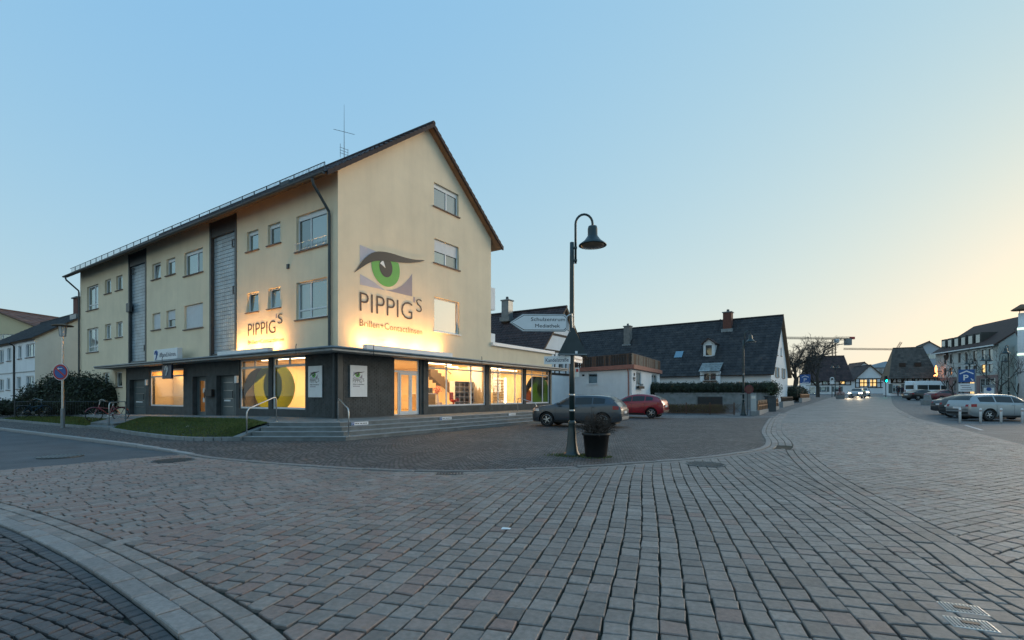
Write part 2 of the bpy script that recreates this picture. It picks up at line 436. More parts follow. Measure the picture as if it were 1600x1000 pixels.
def courses(u_angle, w, lmin, lmax, box, keep, tone, far=40, gap=.0085, wob=.012):
    """stones of running courses; keep = [(polyline, side)] with side +1 keeping the left of the line"""
    ca, sa = math.cos(u_angle), math.sin(u_angle); out = []
    cs = [(x*ca + y*sa, -x*sa + y*ca) for x, y in box]
    u0, u1 = min(c[0] for c in cs), max(c[0] for c in cs); v0, v1 = min(c[1] for c in cs), max(c[1] for c in cs)
    j = 0; v = v0
    while v < v1:
        ww = w * rnd.uniform(.94, 1.06); u = u0 + rnd.uniform(-lmax, 0); ph = rnd.uniform(0, 6)
        while u < u1:
            l = rnd.uniform(lmin, lmax)
            cu, cv = u + l/2, v + ww/2
            cx, cy = cu*ca - cv*sa, cu*sa + cv*ca
            if inside((cx, cy), box):
                e = [rnd.uniform(-.0075, .0075) for _ in range(8)]
                dv0 = wob*2*math.sin(u*.9+v*.7); dv1 = wob*2*math.sin((u+l)*.9+v*.7)
                q = [(u+gap+e[0], v+gap+e[1]+dv0), (u+l-gap+e[2], v+gap+e[3]+dv1), (u+l-gap+e[4], v+ww-gap+e[5]+dv1), (u+gap+e[6], v+ww-gap+e[7]+dv0)]
                P = [(a*ca - b*sa, a*sa + b*ca) for a, b in q]; A0 = area2(P)
                for pl, side in keep:
                    d, qp, nr = seg_near(pl, (cx, cy))
                    sd = (cx-qp[0])*nr[0] + (cy-qp[1])*nr[1]
                    if sd*side > .35: continue
                    n2 = (nr[0]*side, nr[1]*side); P = clip(P, (qp[0]+n2[0]*gap, qp[1]+n2[1]*gap), n2)
                    if len(P) < 3: break
                if len(P) >= 3 and area2(P) > A0*.05: out.append((P, tone(cx, cy)))
            u += l
        v += ww; j += 1
    return out

def row(pl, off, w, lmin, lmax, s0, s1, tone, gap=.006):
    out = []; s = s0
    while s < s1:
        l = min(rnd.uniform(lmin, lmax), s1 - s + .01)
        m = s + l/2
        P = [offset_at(pl, s+gap, off+w-gap), offset_at(pl, m, off+w-gap), offset_at(pl, s+l-gap, off+w-gap), offset_at(pl, s+l-gap, off+gap), offset_at(pl, m, off+gap), offset_at(pl, s+gap, off+gap)]
        if area2(P) < 0: P = P[::-1]
        out.append((P, tone(*P[0]))); s += l
    return out

def add_stone(mb, P, tone, top, ch=.007, deep=.035):
    n = len(P); cx = sum(p[0] for p in P)/n; cy = sum(p[1] for p in P)/n
    r = max(.02, math.sqrt(abs(area2(P))) / 2); k = 1 - ch/r
    dz = rnd.uniform(-.003, .003); tx, ty = rnd.uniform(-.016, .016), rnd.uniform(-.016, .016)
    z = lambda p: top + gz(*p) + dz + (p[0]-cx)*tx + (p[1]-cy)*ty
    vs = [(p[0], p[1], gz(*p) + top - deep) for p in P] + [(p[0], p[1], z(p) - ch*.8) for p in P]
    vs += [(cx+(p[0]-cx)*k, cy+(p[1]-cy)*k, z(p)) for p in P]
    fs = []
    for a, b in ((0, n), (n, 2*n)):
        fs += [(a+i, a+(i+1) % n, b+(i+1) % n, b+i) for i in range(n)]
    fs.append(tuple(range(2*n, 3*n))); mb.add(vs, fs, tone)

def lay(stones, top, m, parent, name, limit=300, ch=.007, stuffname=None):
    """the stones that show largest become parts of their own, the rest one joined part"""
    sc = []
    for i, (P, t) in enumerate(stones):
        n = len(P); cx = sum(p[0] for p in P)/n; cy = sum(p[1] for p in P)/n
        if cy > .8:
            px, py = px_of(cx, cy, gz(cx, cy)); vis = -40 < px < 1640 and py < 1030
            if vis: sc.append((abs(area2(P)) / cy**3, i))
    sc.sort(reverse=True); big = set(i for _, i in sc[:limit])
    rest = MB()
    for i, (P, t) in enumerate(stones):
        if i in big:
            b = MB(); add_stone(b, P, t, top, ch); b.build(name, m, parent)
        else: add_stone(rest, P, t, top, ch)
    if rest.v: rest.build(stuffname or name + 's', m, parent, kind='stuff')

# ---- terrain sheet
xs = [-600,-300,-150,-80,-45,-30,-20,-10,-8,-6,-4,-2,0,2,6,12,20,30,45,60,80,110,150,250,400,700]
ys = [-40,-10,0,5,10,15,20,25,30,35,40,50,60,75,95,120,150,190,260,400,800]
g = MB(); g.add([(x, y, gz(x, y) - .03) for y in ys for x in xs], [(j*len(xs)+i, j*len(xs)+i+1, (j+1)*len(xs)+i+1, (j+1)*len(xs)+i) for j in range(len(ys)-1) for i in range(len(xs)-1)])
SETT = paved('grey setts of the square', ((.10,.105,.11),(.16,.162,.165)), (.03,.032,.03), .2, .15, rot=.6, arc=.0)
X['terrain'] = mat('grey paved ground', (.11,.115,.12), .8, .25, .4, .4, 60)
ground = g.build('ground', SETT, kind='structure')

# ---- carriageway: mortar bed, then the stones
MORTAR = mat('dark mossy joint filling', (.022,.024,.018), .95, .5, 5, .6, 60, dirt=.5, dirtcol=(.030,.045,.012))
def strip(mb, A, B, z):
    n = min(len(A), len(B)); mb.add([(p[0], p[1], gz(*p)+z) for p in A[:n]] + [(p[0], p[1], gz(*p)+z) for p in B[:n]], [(i, i+1, n+i+1, n+i) for i in range(n-1)])
road = MB()
kr = [p for p in KERB if p[1] < 40 or p[0] > 0]
road.add([(p[0], p[1], -.022) for p in [(-16,-8),(14,-8)] + RKERB[:33] + [(16.5,31)] + [q for q in KERB if 31 > q[1] and q[0] < 16.5][::-1][:] + [(-45,-8)]], [])
pts = [(-45,-8),(13,-8)] + [p for p in RKERB if p[1] < 27] + [p for p in KERB[::-1] if p[1] < 27]
road = MB(); road.poly([(p[0], p[1], -.022) for p in pts])
road = road.build('road', MORTAR, kind='structure')

def tone_grey(cx, cy):
    t = .5 + rnd.gauss(0, .12); d = max(0, min(1, (1.0 - cx) / 5))   # more reddish stones towards the left; warm reflected light put into their colour
    return max(.02, min(.62, t*.6)) if rnd.random() > (.70*d + .07) else rnd.uniform(.60, .82)
STONE = mat('grey and reddish paving stone', (.2,.2,.2), .62, .22, 24, .7, 160, tonecols=[(.135,.113,.100),(.207,.176,.156),(.30,.26,.232),(.25,.18,.153),(.25,.135,.11)], dirt=.35, dirtcol=(.12,.11,.10), patch=.13)
st = []
AS = [(-9.9,9.2),(-7.75,12.2)]                       # where the asphalt of the side street begins
st += courses(rad(53), .15, .19, .27, [(-14,12),(-7,1.5),(0,5),(-.5,9.6),(-6,13),(-9,13.5)], [(NEAR, 1), (REDL, 1), ([p for p in KERB if -12 < p[0] < 1], -1), (AS, -1)], tone_grey)
st += courses(math.atan2(769, 215), .170, .15, .235, [(-4.5,4.6),(-2.2,2.8),(-.6,1.6),(4,1.6),(8,13),(6.6,13.2),(-2,9.6)], [(NEAR, 1), (REDL, -1), ([p for p in KERB if -6 < p[0] < 8.2 and p[1] < 16], -1), (BAND, 1)], tone_grey)
def tone_street(cx, cy):
    return max(.05, min(.58, .43 + rnd.gauss(0, .09))) if rnd.random() > .12 else rnd.uniform(.62, .74)
BOFF = [(offset_at(BAND, s*.25, .5)) for s in range(0, int(plen(BAND)/.25))] + [offset_at(KERB, s*.5, .55) for s in range(0, 400) if 12.9 < offset_at(KERB, s*.5, .55)[1] < 60 and offset_at(KERB, s*.5, .55)[0] > 6]
st += courses(rad(25), .15, .19, .26, [(2.6,1.5),(9,1.2),(13,3),(13.2,11.6),(20.4,23.1),(24,28),(17,26.5),(12,24),(6.5,15),(4.4,10.5),(3.2,6)], [(BOFF, -1), ([p for p in RKERB if p[1] < 32], 1)], tone_street)
lb = plen(BAND)
for k in range(3): st += row(BAND, .005 + .165*k, .16, .24, .38, 0, lb-.1, tone_grey)
lk = plen(KERB)
s_mid = next(s*.25 for s in range(1000) if offset_at(KERB, s*.25, 0)[0] > 7.4)
s_lft = next(s*.25 for s in range(1000) if offset_at(KERB, s*.25, 0)[0] > -8)
for k in range(3): st += row(KERB, .005 + .18*k, .175, .26, .42, s_mid, s_mid + 24, tone_street)
st += row(KERB, .005, .15, .2, .34, s_lft, s_mid, lambda x, y: rnd.uniform(.25, .5))
for k in range(2): st += row(RKERB, -.18*(k+1), .175, .26, .42, 3, 40, tone_street)
st += row(REDL, -.10, .17, .25, .36, 0, plen(REDL), lambda x, y: rnd.uniform(.72, 1.0) if rnd.random() < .55 else rnd.uniform(.3, .5))
ln = plen(NEAR)
for k in range(2): st += row(NEAR, .01 + .14*k, .135, .16, .26, 0, ln, lambda x, y: max(.1, min(.6, rnd.gauss(.42, .12))))
lay(st, .006, STONE, road, 'paving_stone')

FARST = paved('far street setts', ((.18,.165,.155),(.235,.213,.20)), (.075,.07,.065), .3, .16, rot=rad(-25), rough=.62, bump=.35)
fs_ = MB()
A = [offset_at(KERB, s_mid + 3 + i*2.0, .3) for i in range(58)]; B = []
for p in A:
    d, q, nr = seg_near(RKERB, p); B.append(q)
strip(fs_, A, B, -.009)
tag_ = fs_.build('street', FARST, kind='structure')

# ---- asphalt of the side street on the left
a = MB(); a.poly([(p[0], p[1], -.012) for p in [(-9.9,9.2),(-7.75,12.2)] + [q for q in KERB if q[0] < -8.2][::-1] + [(-70,40),(-70,9.2)]])
a.build('side_street', X['asphalt'], kind='structure')

# ---- pavement of the corner, with its flush kerb
CORNER = paved('dark small setts laid in arcs', ((.060,.055,.054),(.15,.135,.128)), (.012,.012,.011), .14, .12, rot=rad(10), arc=.45, arcw=1.5, msize=.017, bump=1.0)
c = MB(); c.poly([(p[0], p[1], .006) for p in [q for q in KERB if q[1] < 30.5 or q[0] < -10] + [(16.2,30.5),(-10,30.5),(-10,70),(-60,70)]])
corner = c.build('corner_pavement', CORNER, kind='structure')
KST = mat('granite kerb stone', (.2,.2,.2), .7, .2, 30, .5, 160, tonecols=[(.17,.153,.142),(.225,.205,.192),(.275,.252,.236)], dirt=.4, dirtcol=(.11,.11,.11))
ks = row(KERB, -.15, .15, .8, 1.1, s_lft - .2, s_mid + 20, lambda x, y: rnd.uniform(.2, .8))
lay(ks, .024, KST, corner, 'kerb_stone', ch=.012)
# raised kerb and footway along the side street
s_r = 0.0; hk = MB(); k_ = []
while s_r < s_lft - .2:
    l = 1.0; P = [offset_at(KERB, s_r+.01, -.01), offset_at(KERB, s_r+l-.01, -.01), offset_at(KERB, s_r+l-.01, -.16), offset_at(KERB, s_r+.01, -.16)]
    top = .085 if s_r < s_lft - 4 else .085 - .06*(s_r-(s_lft-4))/4
    b = MB(); b.prism(P if area2(P) > 0 else P[::-1], -.1, top); b.build('kerb_stone', X['granite'], corner, bevel=.012); s_r += l

# ---- near pavement, bottom left
npv = MB(); NE = [offset_at(NEAR, s*.3, .29) for s in range(int(ln/.3))]
npv.poly([(p[0], p[1], -.018) for p in NE[::-1] + [(-30,11),(-30,-8),(-.4,-8)]])
near = npv.build('near_pavement', MORTAR, kind='structure')
SLAB = row(NEAR, .29, .155, .36, .50, 0, ln, lambda x, y: rnd.uniform(.5, 1.0))
lay(SLAB, .022, KST, near, 'kerb_slab', ch=.01)
dark = row(NEAR, .45, .10, .10, .14, 0, ln, lambda x, y: rnd.uniform(.0, .5))
DARK = mat('dark porphyry sett', (.1,.1,.1), .6, .25, 22, .8, 120, tonecols=[(.05,.05,.056),(.08,.076,.078),(.11,.093,.09),(.14,.088,.078)], dirt=.3, dirtcol=(.03,.03,.03), patch=.15)
INN = [offset_at(NEAR, s*.25, .555) for s in range(int(ln/.25))]
v = -2.0; j = 0
while v < 9:
    u = -13 + rnd.uniform(-.1, 0)
    while u < .4:
        l = rnd.uniform(.085, .135)
        def arcp(uu, vv):
            t = uu / 1.6; return (uu, vv + .045*math.cos(2*PI*t*.8) + .012*math.sin(uu*5.1+vv*3))
        def rotp(p): a_ = rad(-22); return (p[0]*math.cos(a_) - p[1]*math.sin(a_), p[0]*math.sin(a_) + p[1]*math.cos(a_))
        e = [rnd.uniform(-.008, .008) for _ in range(8)]; gp = .0065
        P = [rotp(arcp(u+gp+e[0], v+gp+e[1])), rotp(arcp(u+l-gp+e[2], v+gp+e[3])), rotp(arcp(u+l-gp+e[4], v+.10-gp+e[5])), rotp(arcp(u+gp+e[6], v+.10-gp+e[7]))]
        cx = sum(p[0] for p in P)/4; cy = sum(p[1] for p in P)/4
        if 1.2 < cy < 8 and cx > -10:
            px, py = px_of(cx, cy)
            if -150 < px < 500 and abs(area2(P)) > .004:
                d, q, nr = seg_near(INN, (cx, cy)); sd = (cx-q[0])*nr[0] + (cy-q[1])*nr[1]
                if sd < .06:
                    if sd > -.12: P = clip(P, q, (-nr[0], -nr[1]))
                    if len(P) > 2 and abs(area2(P)) > .002: dark.append((P, max(0, min(1, rnd.gauss(.42, .26)))))
        u += l
    v += .102; j += 1
lay(dark, .006, DARK, near, 'sett', ch=.008)

# ---- covers, gully, scraps
def ring_cover(name, x, y, r, label, m, grp=None):
    o = thing(name, label, 'manhole cover', (x, y, .008), rnd.uniform(0, 3), grp)
    MB().lathe([(r, -.03), (r, .006), (r*.9, .008), (r*.9, -.01), (0, -.01)], 28).build('frame', X['greymetal'], o)
    MB().lathe([(r*.88, -.03), (r*.88, .004), (0, .006)], 28).build('lid', m, o)
    b = MB()
    for k in range(-4, 5):
        w = math.sqrt(max(0, (r*.8)**2 - (k*r*.18)**2)); b.box(-w, w, k*r*.18-.018, k*r*.18+.018, .005, .012)
    b.build('rib', X['greymetal'], o)
    return o
COVER = mat('rusty brown iron', (.075,.052,.045), .7, .3, 9, .4, 60)
ring_cover('manhole_cover', -10.55, 11.5, .42, 'round iron manhole cover at the edge of the asphalt', X['greymetal'])
ring_cover('manhole_cover', -7.4, 10.75, .40, 'reddish brown round manhole cover close to the kerb', COVER)
ring_cover('manhole_cover', 4.0, 10.15, .40, 'dark ribbed round manhole cover in front of the lamp corner', X['greymetal'])
o = thing('drain_grate', 'slotted iron gully grate at the foot of the kerb', 'drain', (-1.13, 8.98, .0), rad(4))
MB().box(-.25, .25, -.10, .10, -.03, .004).build('pit', X['black'], o)
b = MB()
for s_ in (-1, 1): b.box(-.25, .25, s_*.115-.015, s_*.115+.015, -.02, .012)
b.build('frame', X['greymetal'], o)
for k in range(9): MB().box(-.24+k*.055, -.21+k*.055, -.10, .10, -.02, .011).build('bar', COVER, o)
for (x, y, lab) in ((3.02, 3.30, 'upper of two small square valve covers set among the paving stones'), (2.87, 3.08, 'lower of two small square valve covers nearest the camera')):
    o = thing('valve_cover', lab, 'valve cover', (x, y, .004), rad(68), 'valve covers in the paving')
    MB().box(-.085, .085, -.115, .115, -.03, .006).build('frame', X['steel'], o, bevel=.004)
    b = MB()
    for k in range(-5, 6):
        b.box(-.07, .07, k*.02-.004, k*.02+.004, .005, .0105)
    b.build('rib', X['zinc'], o)
    MB().box(-.02, .02, -.045, .045, .0055, .0125).build('keyhole', X['black'], o)
sc_ = MB(); sc_.add([(-.05,-.02,.012),(.05,-.035,.016),(.062,.03,.013),(-.03,.04,.02),(.01,0,.022)], [(0,1,4),(1,2,4),(2,3,4),(3,0,4)])
o = sc_.build('paper_scrap', X['signwhite']); o.location = (-.07, 5.25, 0); tag(o, 'small crumpled scrap of white paper lying on the paving', 'litter')
sc2 = MB(); sc2.add([(-.08,-.03,.0),(.06,-.04,.01),(.07,.05,.02),(-.05,.05,.07),(.01,0,.08)], [(0,1,4),(1,2,4),(2,3,4),(3,0,4)])
# ================================================================== CORNER BUILDING WITH THE OPTICIAN'S SHOP
BC = (-6.8265, 19.3); BROT = rad(56.4477)
bld = thing('apartment_building', 'long cream rendered three storey building with steep gable and lit shop at its corner', 'building', (BC[0], BC[1], 0), BROT)
GT = Matrix.Identity(4)                       # gable frame: u along the gable, w inwards, z up
LT = Matrix.Rotation(rad(-90), 4, 'Z')        # long side: u = -(distance from the corner), w inwards
def bpt(x, y, z=0):                           # building frame -> world
    return Matrix.Translation((BC[0], BC[1], 0)) @ Matrix.Rotation(BROT, 4, 'Z') @ Vector((x, y, z))

def holed(mb, u0, u1, z0, z1, holes, w=0.0, depth=.16, top=None):
    us = sorted(set([u0, u1] + [h for q in holes for h in q[:2] if u0 < h < u1])); zs = sorted(set([z0, z1] + [h for q in holes for h in q[2:4] if z0 < h < z1]))
    for i in range(len(us)-1):
        for j in range(len(zs)-1):
            cu, cz = (us[i]+us[i+1])/2, (zs[j]+zs[j+1])/2
            if any(q[0] < cu < q[1] and q[2] < cz < q[3] for q in holes): continue
            P = [(us[i], zs[j]), (us[i+1], zs[j]), (us[i+1], zs[j+1]), (us[i], zs[j+1])]
            if top:
                for p, n in top: P = clip(P, p, n)
                if len(P) < 3: continue
            mb.poly([(a, w, b) for a, b in P])
    for a, b, c, d in holes:
        mb.poly([(a, w, c), (a, w+depth, c), (b, w+depth, c), (b, w, c)]); mb.poly([(a, w, d), (b, w, d), (b, w+depth, d), (a, w+depth, d)])
        mb.poly([(a, w, c), (a, w, d), (a, w+depth, d), (a, w+depth, c)]); mb.poly([(b, w, c), (b, w+depth, c), (b, w+depth, d), (b, w, d)])

def window(par, T, u0, u1, z0, z1, cols=1, transom=None, blind=0.0, m=None, gm=None, sill=True, w=.11, fr=.072, tilt=False, rail=False, topbox=0.0, name='window', wd=.05, sillm=None):
    m = m or X['upvc']; gm = gm or X['glass']
    f = MB(T); e = .012
    f.box(u0-e, u0+fr, w, w+wd, z0, z1); f.box(u1-fr, u1+e, w, w+wd, z0, z1); f.box(u0+fr, u1-fr, w, w+wd, z0, z0+fr); f.box(u0+fr, u1-fr, w, w+wd, z1-fr, z1)
    iu0, iu1, iz0, iz1 = u0+fr, u1-fr, z0+fr, z1-fr
    if topbox: f.box(iu0, iu1, w-.01, w+wd, iz1-topbox, iz1)
    cuts = cols if isinstance(cols, (list, tuple)) else [k/cols for k in range(1, cols)]
    ed = [iu0] + [u0+(u1-u0)*c for c in cuts] + [iu1]
    for c in ed[1:-1]: f.box(c-fr*.55, c+fr*.55, w, w+wd-.004, iz0, iz1-topbox)
    if transom: f.box(iu0, iu1, w+.003, w+wd-.006, z0+transom-fr*.45, z0+transom+fr*.45)
    wo = f.build(name, m, par, bevel=.006)
    for a, b in zip(ed[:-1], ed[1:]):
        p = MB(T); t = .05 if tilt else 0
        p.add([(a, w+.03, iz0), (b, w+.03, iz0), (b, w+.03+t, iz1), (a, w+.03+t, iz1), (a, w+.04, iz0), (b, w+.04, iz0), (b, w+.04+t, iz1), (a, w+.04+t, iz1)], [(0,1,2,3),(7,6,5,4),(0,4,5,1),(1,5,6,2),(2,6,7,3),(3,7,4,0)])
        p.build('pane', gm if gm is not X['glass'] else rnd.choice((X['glass'], X['glass'], X['glassdim'], X['glassnet'])), wo)
    if blind:
        b = MB(T); n = max(3, int((z1-z0)*blind/.06)); h = (iz1-iz0)*blind/n
        for k in range(n): b.box(iu0-.02, iu1+.02, w-.022, w-.004, iz1-h*(k+1)+.004, iz1-h*k)
        b.build('blind', X['shutter'], wo)
    if sill: MB(T).box(u0-.09, u1+.09, -.07, w, z0-.055, z0-.002).build('sill', sillm or X['sill'], wo, bevel=.008)
    if rail:
        r = MB(T); r.tube([(u0-.05, -.06, z0+.32), (u1+.05, -.06, z0+.32)], .014, 6); r.tube([(u0-.05, -.06, z0+.04), (u1+.05, -.06, z0+.04)], .012, 6)
        k = u0
        while k <= u1: r.tube([(k, -.06, z0+.04), (k, -.06, z0+.32)], .007, 5); k += .10
        r.build('balcony_rail', X['steel'], wo)
    return wo
X['shutter'] = mat('white roller shutter', (.62,.64,.66), .5, .05, 5)

# ---- walls
Aw, Bw = [], []
LW = [(-2.76,-.69,7.47,8.98),(-6.65,-5.69,8.10,9.02),(-4.90,-3.94,8.10,9.02),(-2.76,-.69,4.60,6.17),(-6.65,-5.68,5.27,6.17),(-4.89,-3.94,5.27,6.17),
      (-16.96,-15.85,8.12,9.03),(-15.11,-14.02,8.12,9.03),(-12.94,-10.90,7.80,9.05),(-16.96,-15.87,5.20,6.15),(-15.11,-14.0,5.20,6.15),(-12.94,-10.90,4.94,6.21),
      (-27.62,-25.48,7.32,8.99),(-24.28,-23.22,8.13,9.05),(-22.36,-21.33,8.13,9.05),(-27.62,-25.48,4.40,6.05),(-24.28,-23.22,5.13,6.11),(-22.36,-21.33,5.13,6.11)]
SH = [(-10.16,-7.56,3.24,10.12),(-20.37,-17.76,3.24,10.12)]
GL = [(-22.5,-21.4,1.95,2.92),(-24.6,-23.5,1.95,2.92)]
w = MB(LT); holed(w, -29, 0, 3.2, 10.25, LW + SH); holed(w, -29, -20.72, -.3, 3.2, GL)
w.build('long_wall', X['plaster'], bld)
roofL = ((0, 10.28), (.60, -.797)); roofR = ((10.2, 10.28), (-.60, -.797))
top = [((-.0, 10.30), (.7626, -1.0)), ((10.2, 10.30), (-.7626, -1.0))]
GW = [(5.5,7.36,10.62,11.78),(5.53,7.38,7.88,9.07),(5.52,7.42,4.55,6.22)]
w = MB(GT); holed(w, 0, 10.2, 3.2, 14.4, GW, top=top)
w.poly([(10.2,0,3.2),(17.3,0,3.2),(17.3,0,4.22),(10.2,0,4.22)])
w.build('gable_wall', X['plaster'], bld)
w = MB(); w.poly([(10.2,0,0),(10.2,29,0),(10.2,29,10.3),(10.2,0,10.3)]); w.poly([(0,29,0),(0,29,10.3),(5.1,29,14.2),(10.2,29,10.3),(10.2,29,0)])
w.build('rear_wall', X['plaster'], bld)
w = MB(); w.box(10.2, 17.3, .01, 9, 3.95, 4.10); w.box(17.12, 17.3, .02, 9, 0, 4.2); w.box(10.25, 17.3, 8.8, 9, 0, 4.2)
w.build('extension_wall', X['plaster'], bld)
MB().box(10.22, 17.5, -.14, .14, 4.22, 4.42).build('parapet', X['white'], bld, bevel=.02)
# balconies on the back
for z0, z1 in ((6.45, 7.75), (4.30, 5.05)):
    MB().box(10.2, 11.45, .6, 5, z0, z1).build('balcony', X['housewhite'], bld, bevel=.01)

# ---- glass block stair shafts
X['block'] = mat('glass block', (.27,.35,.40), .3, .3, 1.6, .15, 14, spec=.9)
for k, (a, b, c, d) in enumerate(SH):
    f = MB(LT); f.box(a, a+.16, -.03, .2, c, d); f.box(b-.16, b, -.03, .2, c, d); f.box(a+.16, b-.16, .02, .2, c, c+.25); f.box(a+.16, b-.16, .0, .2, 9.35, d); f.box(a+.16, b-.16, .14, .2, c+.25, 9.35)
    so = f.build('stair_shaft', X['greymetal'], bld)
    g_ = MB(LT); nu = 12; pu = (b-a-.32)/nu; z = c+.25; nz = 31; pz = (9.35-z)/nz
    for i in range(nu):
        for j in range(nz):
            x0, x1, y0, y1 = a+.16+i*pu+.008, a+.16+(i+1)*pu-.008, z+j*pz+.008, z+(j+1)*pz-.008; q = .007
            cu, cz = (x0+x1)/2+rnd.uniform(-.01,.01), (y0+y1)/2+rnd.uniform(-.01,.01)
            g_.add([(x0,.14,y0),(x1,.14,y0),(x1,.14,y1),(x0,.14,y1),(x0+q,.128,y0+q),(x1-q,.128,y0+q),(x1-q,.128,y1-q),(x0+q,.128,y1-q),(cu,.130,cz)], [(0,1,5,4),(1,2,6,5),(2,3,7,6),(3,0,4,7),(4,5,8),(5,6,8),(6,7,8),(7,4,8)])
    g_.build('glass_blocks', X['block'], so, kind='stuff')
    for (du, dz) in ((nu-2.2, 27), (nu-1.8, 15)) if k == 0 else ((.3, 28.5), (nu-2.0, 3)):
        v = MB(LT); u_, z_ = a+.16+du*pu, z+dz*pz; s_ = 2*pu
        for q in ((0,.04,0,s_),(s_-.04,s_,0,s_),(.04,s_-.04,0,.04),(.04,s_-.04,s_-.04,s_)): v.box(u_+q[0], u_+q[1], .05, .09, z_+q[2], z_+q[3])
        v.build('vent_frame', X['greymetal'], so)
    if k == 1:
        MB(LT).box(a-.02, a+.5, -.14, .02, 6.55, 7.1).build('meter_box', X['greymetal'], so, bevel=.02)
        MB(LT).box(a+.1, b+.1, -.05, .1, 3.26, 3.4).build('shaft_sill', X['greymetal'], so)

# ---- windows of the long side
kw = dict(par=bld, T=LT)
S_ = [(LW[0], dict(cols=[.42], rail=True, topbox=.14)), (LW[1], dict(cols=1, topbox=.10)), (LW[2], dict(cols=1, topbox=.10)),
      (LW[3], dict(cols=[.42], transom=.40)), (LW[4], dict(tilt=True)), (LW[5], dict(tilt=True)),
      (LW[6], dict(tilt=True)), (LW[7], dict(topbox=.10)), (LW[8], dict(cols=[.62], topbox=.10)), (LW[9], dict(blind=1.0)), (LW[10], dict(blind=.55)), (LW[11], dict(blind=1.0)),
      (LW[12], dict(cols=[.55], transom=.38)), (LW[13], dict()), (LW[14], dict()), (LW[15], dict(cols=[.55], transom=.38)), (LW[16], dict()), (LW[17], dict()),
      (GL[0], dict(tilt=True)), (GL[1], dict())]
for (a, b, c, d), o_ in S_: window(bld, LT, a, b, c, d, **o_)
window(bld, GT, *GW[0], cols=[.54], topbox=.14, gm=X['glassdeep'])
window(bld, GT, *GW[1], cols=[.5], blind=.5)
window(bld, GT, *GW[2], cols=1, fr=.07, sillm=X['white'], gm=X['sunpane'])
MB(LT).box(-3.4, -3.25, -.06, .01, 6.85, 7.05).build('wall_vent', X['greymetal'], bld, bevel=.01)

# ---- roof
def tiles(mb, e0, e1, r0, r1, tw=.30, tl=.36, lift=.05):
    """rows of overlapping curved tiles between an eave and a ridge line"""
    e0, e1, r0, r1 = map(Vector, (e0, e1, r0, r1)); n = max(2, round((e1-e0).length / tw)); m_ = max(2, round(((r0+r1)/2-(e0+e1)/2).length / tl))
    nr = (e1-e0).cross(r0-e0).normalized()
    if nr.z < 0: nr = -nr
    for j in range(m_):
        for i in range(n):
            def P(s, t): return (e0.lerp(e1, s)).lerp(r0.lerp(r1, s), t)
            s0, s1, sm = i/n, (i+1)/n, (i+.5)/n; t0, t1 = (j-.06)/m_, (j+1)/m_
            k = lift*.55; g1 = rnd.uniform(.9, 1.15)
            vs = [P(s0,t0)+nr*.012, P(sm,t0)+nr*(lift*g1), P(s1,t0)+nr*.012, P(s0,t1)+nr*.004, P(sm,t1)+nr*(k*.5), P(s1,t1)+nr*.004, P(s0,t0), P(s1,t0)]
            mb.add(vs, [(0,1,4,3),(1,2,5,4),(6,1,0),(7,2,1),(6,7,1)], max(0, min(1, rnd.gauss(.5, .25))))
RS = .7626
rf = MB()
yA, yB = -.28, 29.3
ex0, ex1 = -.72, 10.92
zr = 10.38 + 5.1*RS; ze = 10.38 - .72*RS
for sgn, ex in ((1, ex0), (-1, ex1)):
    P = [(ex, yA, ze), (ex, yB, ze), (5.1, yB, zr), (5.1, yA, zr)]
    if sgn > 0: P = P[::-1]
    rf.slab(P, .10)
roof = rf.build('roof', X['soffit'], bld)
t = MB(); tiles(t, (ex0-.05, yA-.04, ze+.01), (ex0-.05, yB, ze+.01), (5.1, yA-.04, zr+.05), (5.1, yB, zr+.05), .32, .36); tiles(t, (ex1+.05, yA-.04, ze+.01), (ex1+.05, yB, ze+.01), (5.1, yA-.04, zr+.05), (5.1, yB, zr+.05), .32, .36)
t.build('roof_tiles', X['tile_brown'], roof, kind='stuff')
vb = MB()
for ex in (ex0, ex1):
    n = 22
    for k in range(n):
        x0 = ex + (5.1-ex)*k/n; x1 = ex + (5.1-ex)*(k+1.06)/n; z0 = ze + (zr-ze)*k/n; z1 = ze + (zr-ze)*(k+1.06)/n
        vb.slab([(x0, yA-.10, z0-.10), (x1, yA-.10, z1-.13), (x1, yA-.10, z1+.05), (x0, yA-.10, z0+.10)] if x1 > x0 else [(x1, yA-.10, z1-.13), (x0, yA-.10, z0-.10), (x0, yA-.10, z0+.10), (x1, yA-.10, z1+.05)], .09)
vb.build('verge_tiles', X['tile_brown'], roof, kind='stuff')
b = MB(); b.tube([(5.1, yA-.1, zr+.07), (5.1, yB, zr+.07)], .11, 8); b.build('ridge_cap', X['tile_brown'], roof)
for k in range(26):
    y = .15 + k*1.13
    MB().slab([(-.62,y-.05,ze-.06),(-.62,y+.05,ze-.06),(.02,y+.05,ze+.44),(.02,y-.05,ze+.44)], .17).build('rafter_end', X['soffit'], roof)
b = MB()
for i in range(2):
    pass
gut = MB(); n = 9
prof = [(-.72-.13 + .075*math.cos(PI + PI*k/(n-1)), ze - .02 + .085*math.sin(PI + PI*k/(n-1))) for k in range(n)]
gut.add([(x, yA, z) for x, z in prof] + [(x, yB, z) for x, z in prof], [(k, k+1, n+k+1, n+k) for k in range(n-1)] + [tuple(range(n)), tuple(range(2*n-1, n-1, -1))])
gut.build('gutter', X['greymetal'], roof)
for y, pts in ((.42, [(-.85,.42,ze-.1),(-.80,.42,ze-.3),(-.12,.40,ze-1.15),(-.10,.40,ze-1.3),(-.10,.40,3.25)]), (28.9, [(-.85,28.9,ze-.1),(-.80,28.9,ze-.3),(-.12,28.9,ze-.95),(-.10,28.9,ze-1.1),(-.10,28.9,.2)])):
    MB().tube(pts, .055, 8).build('downpipe', X['greymetal'], bld)
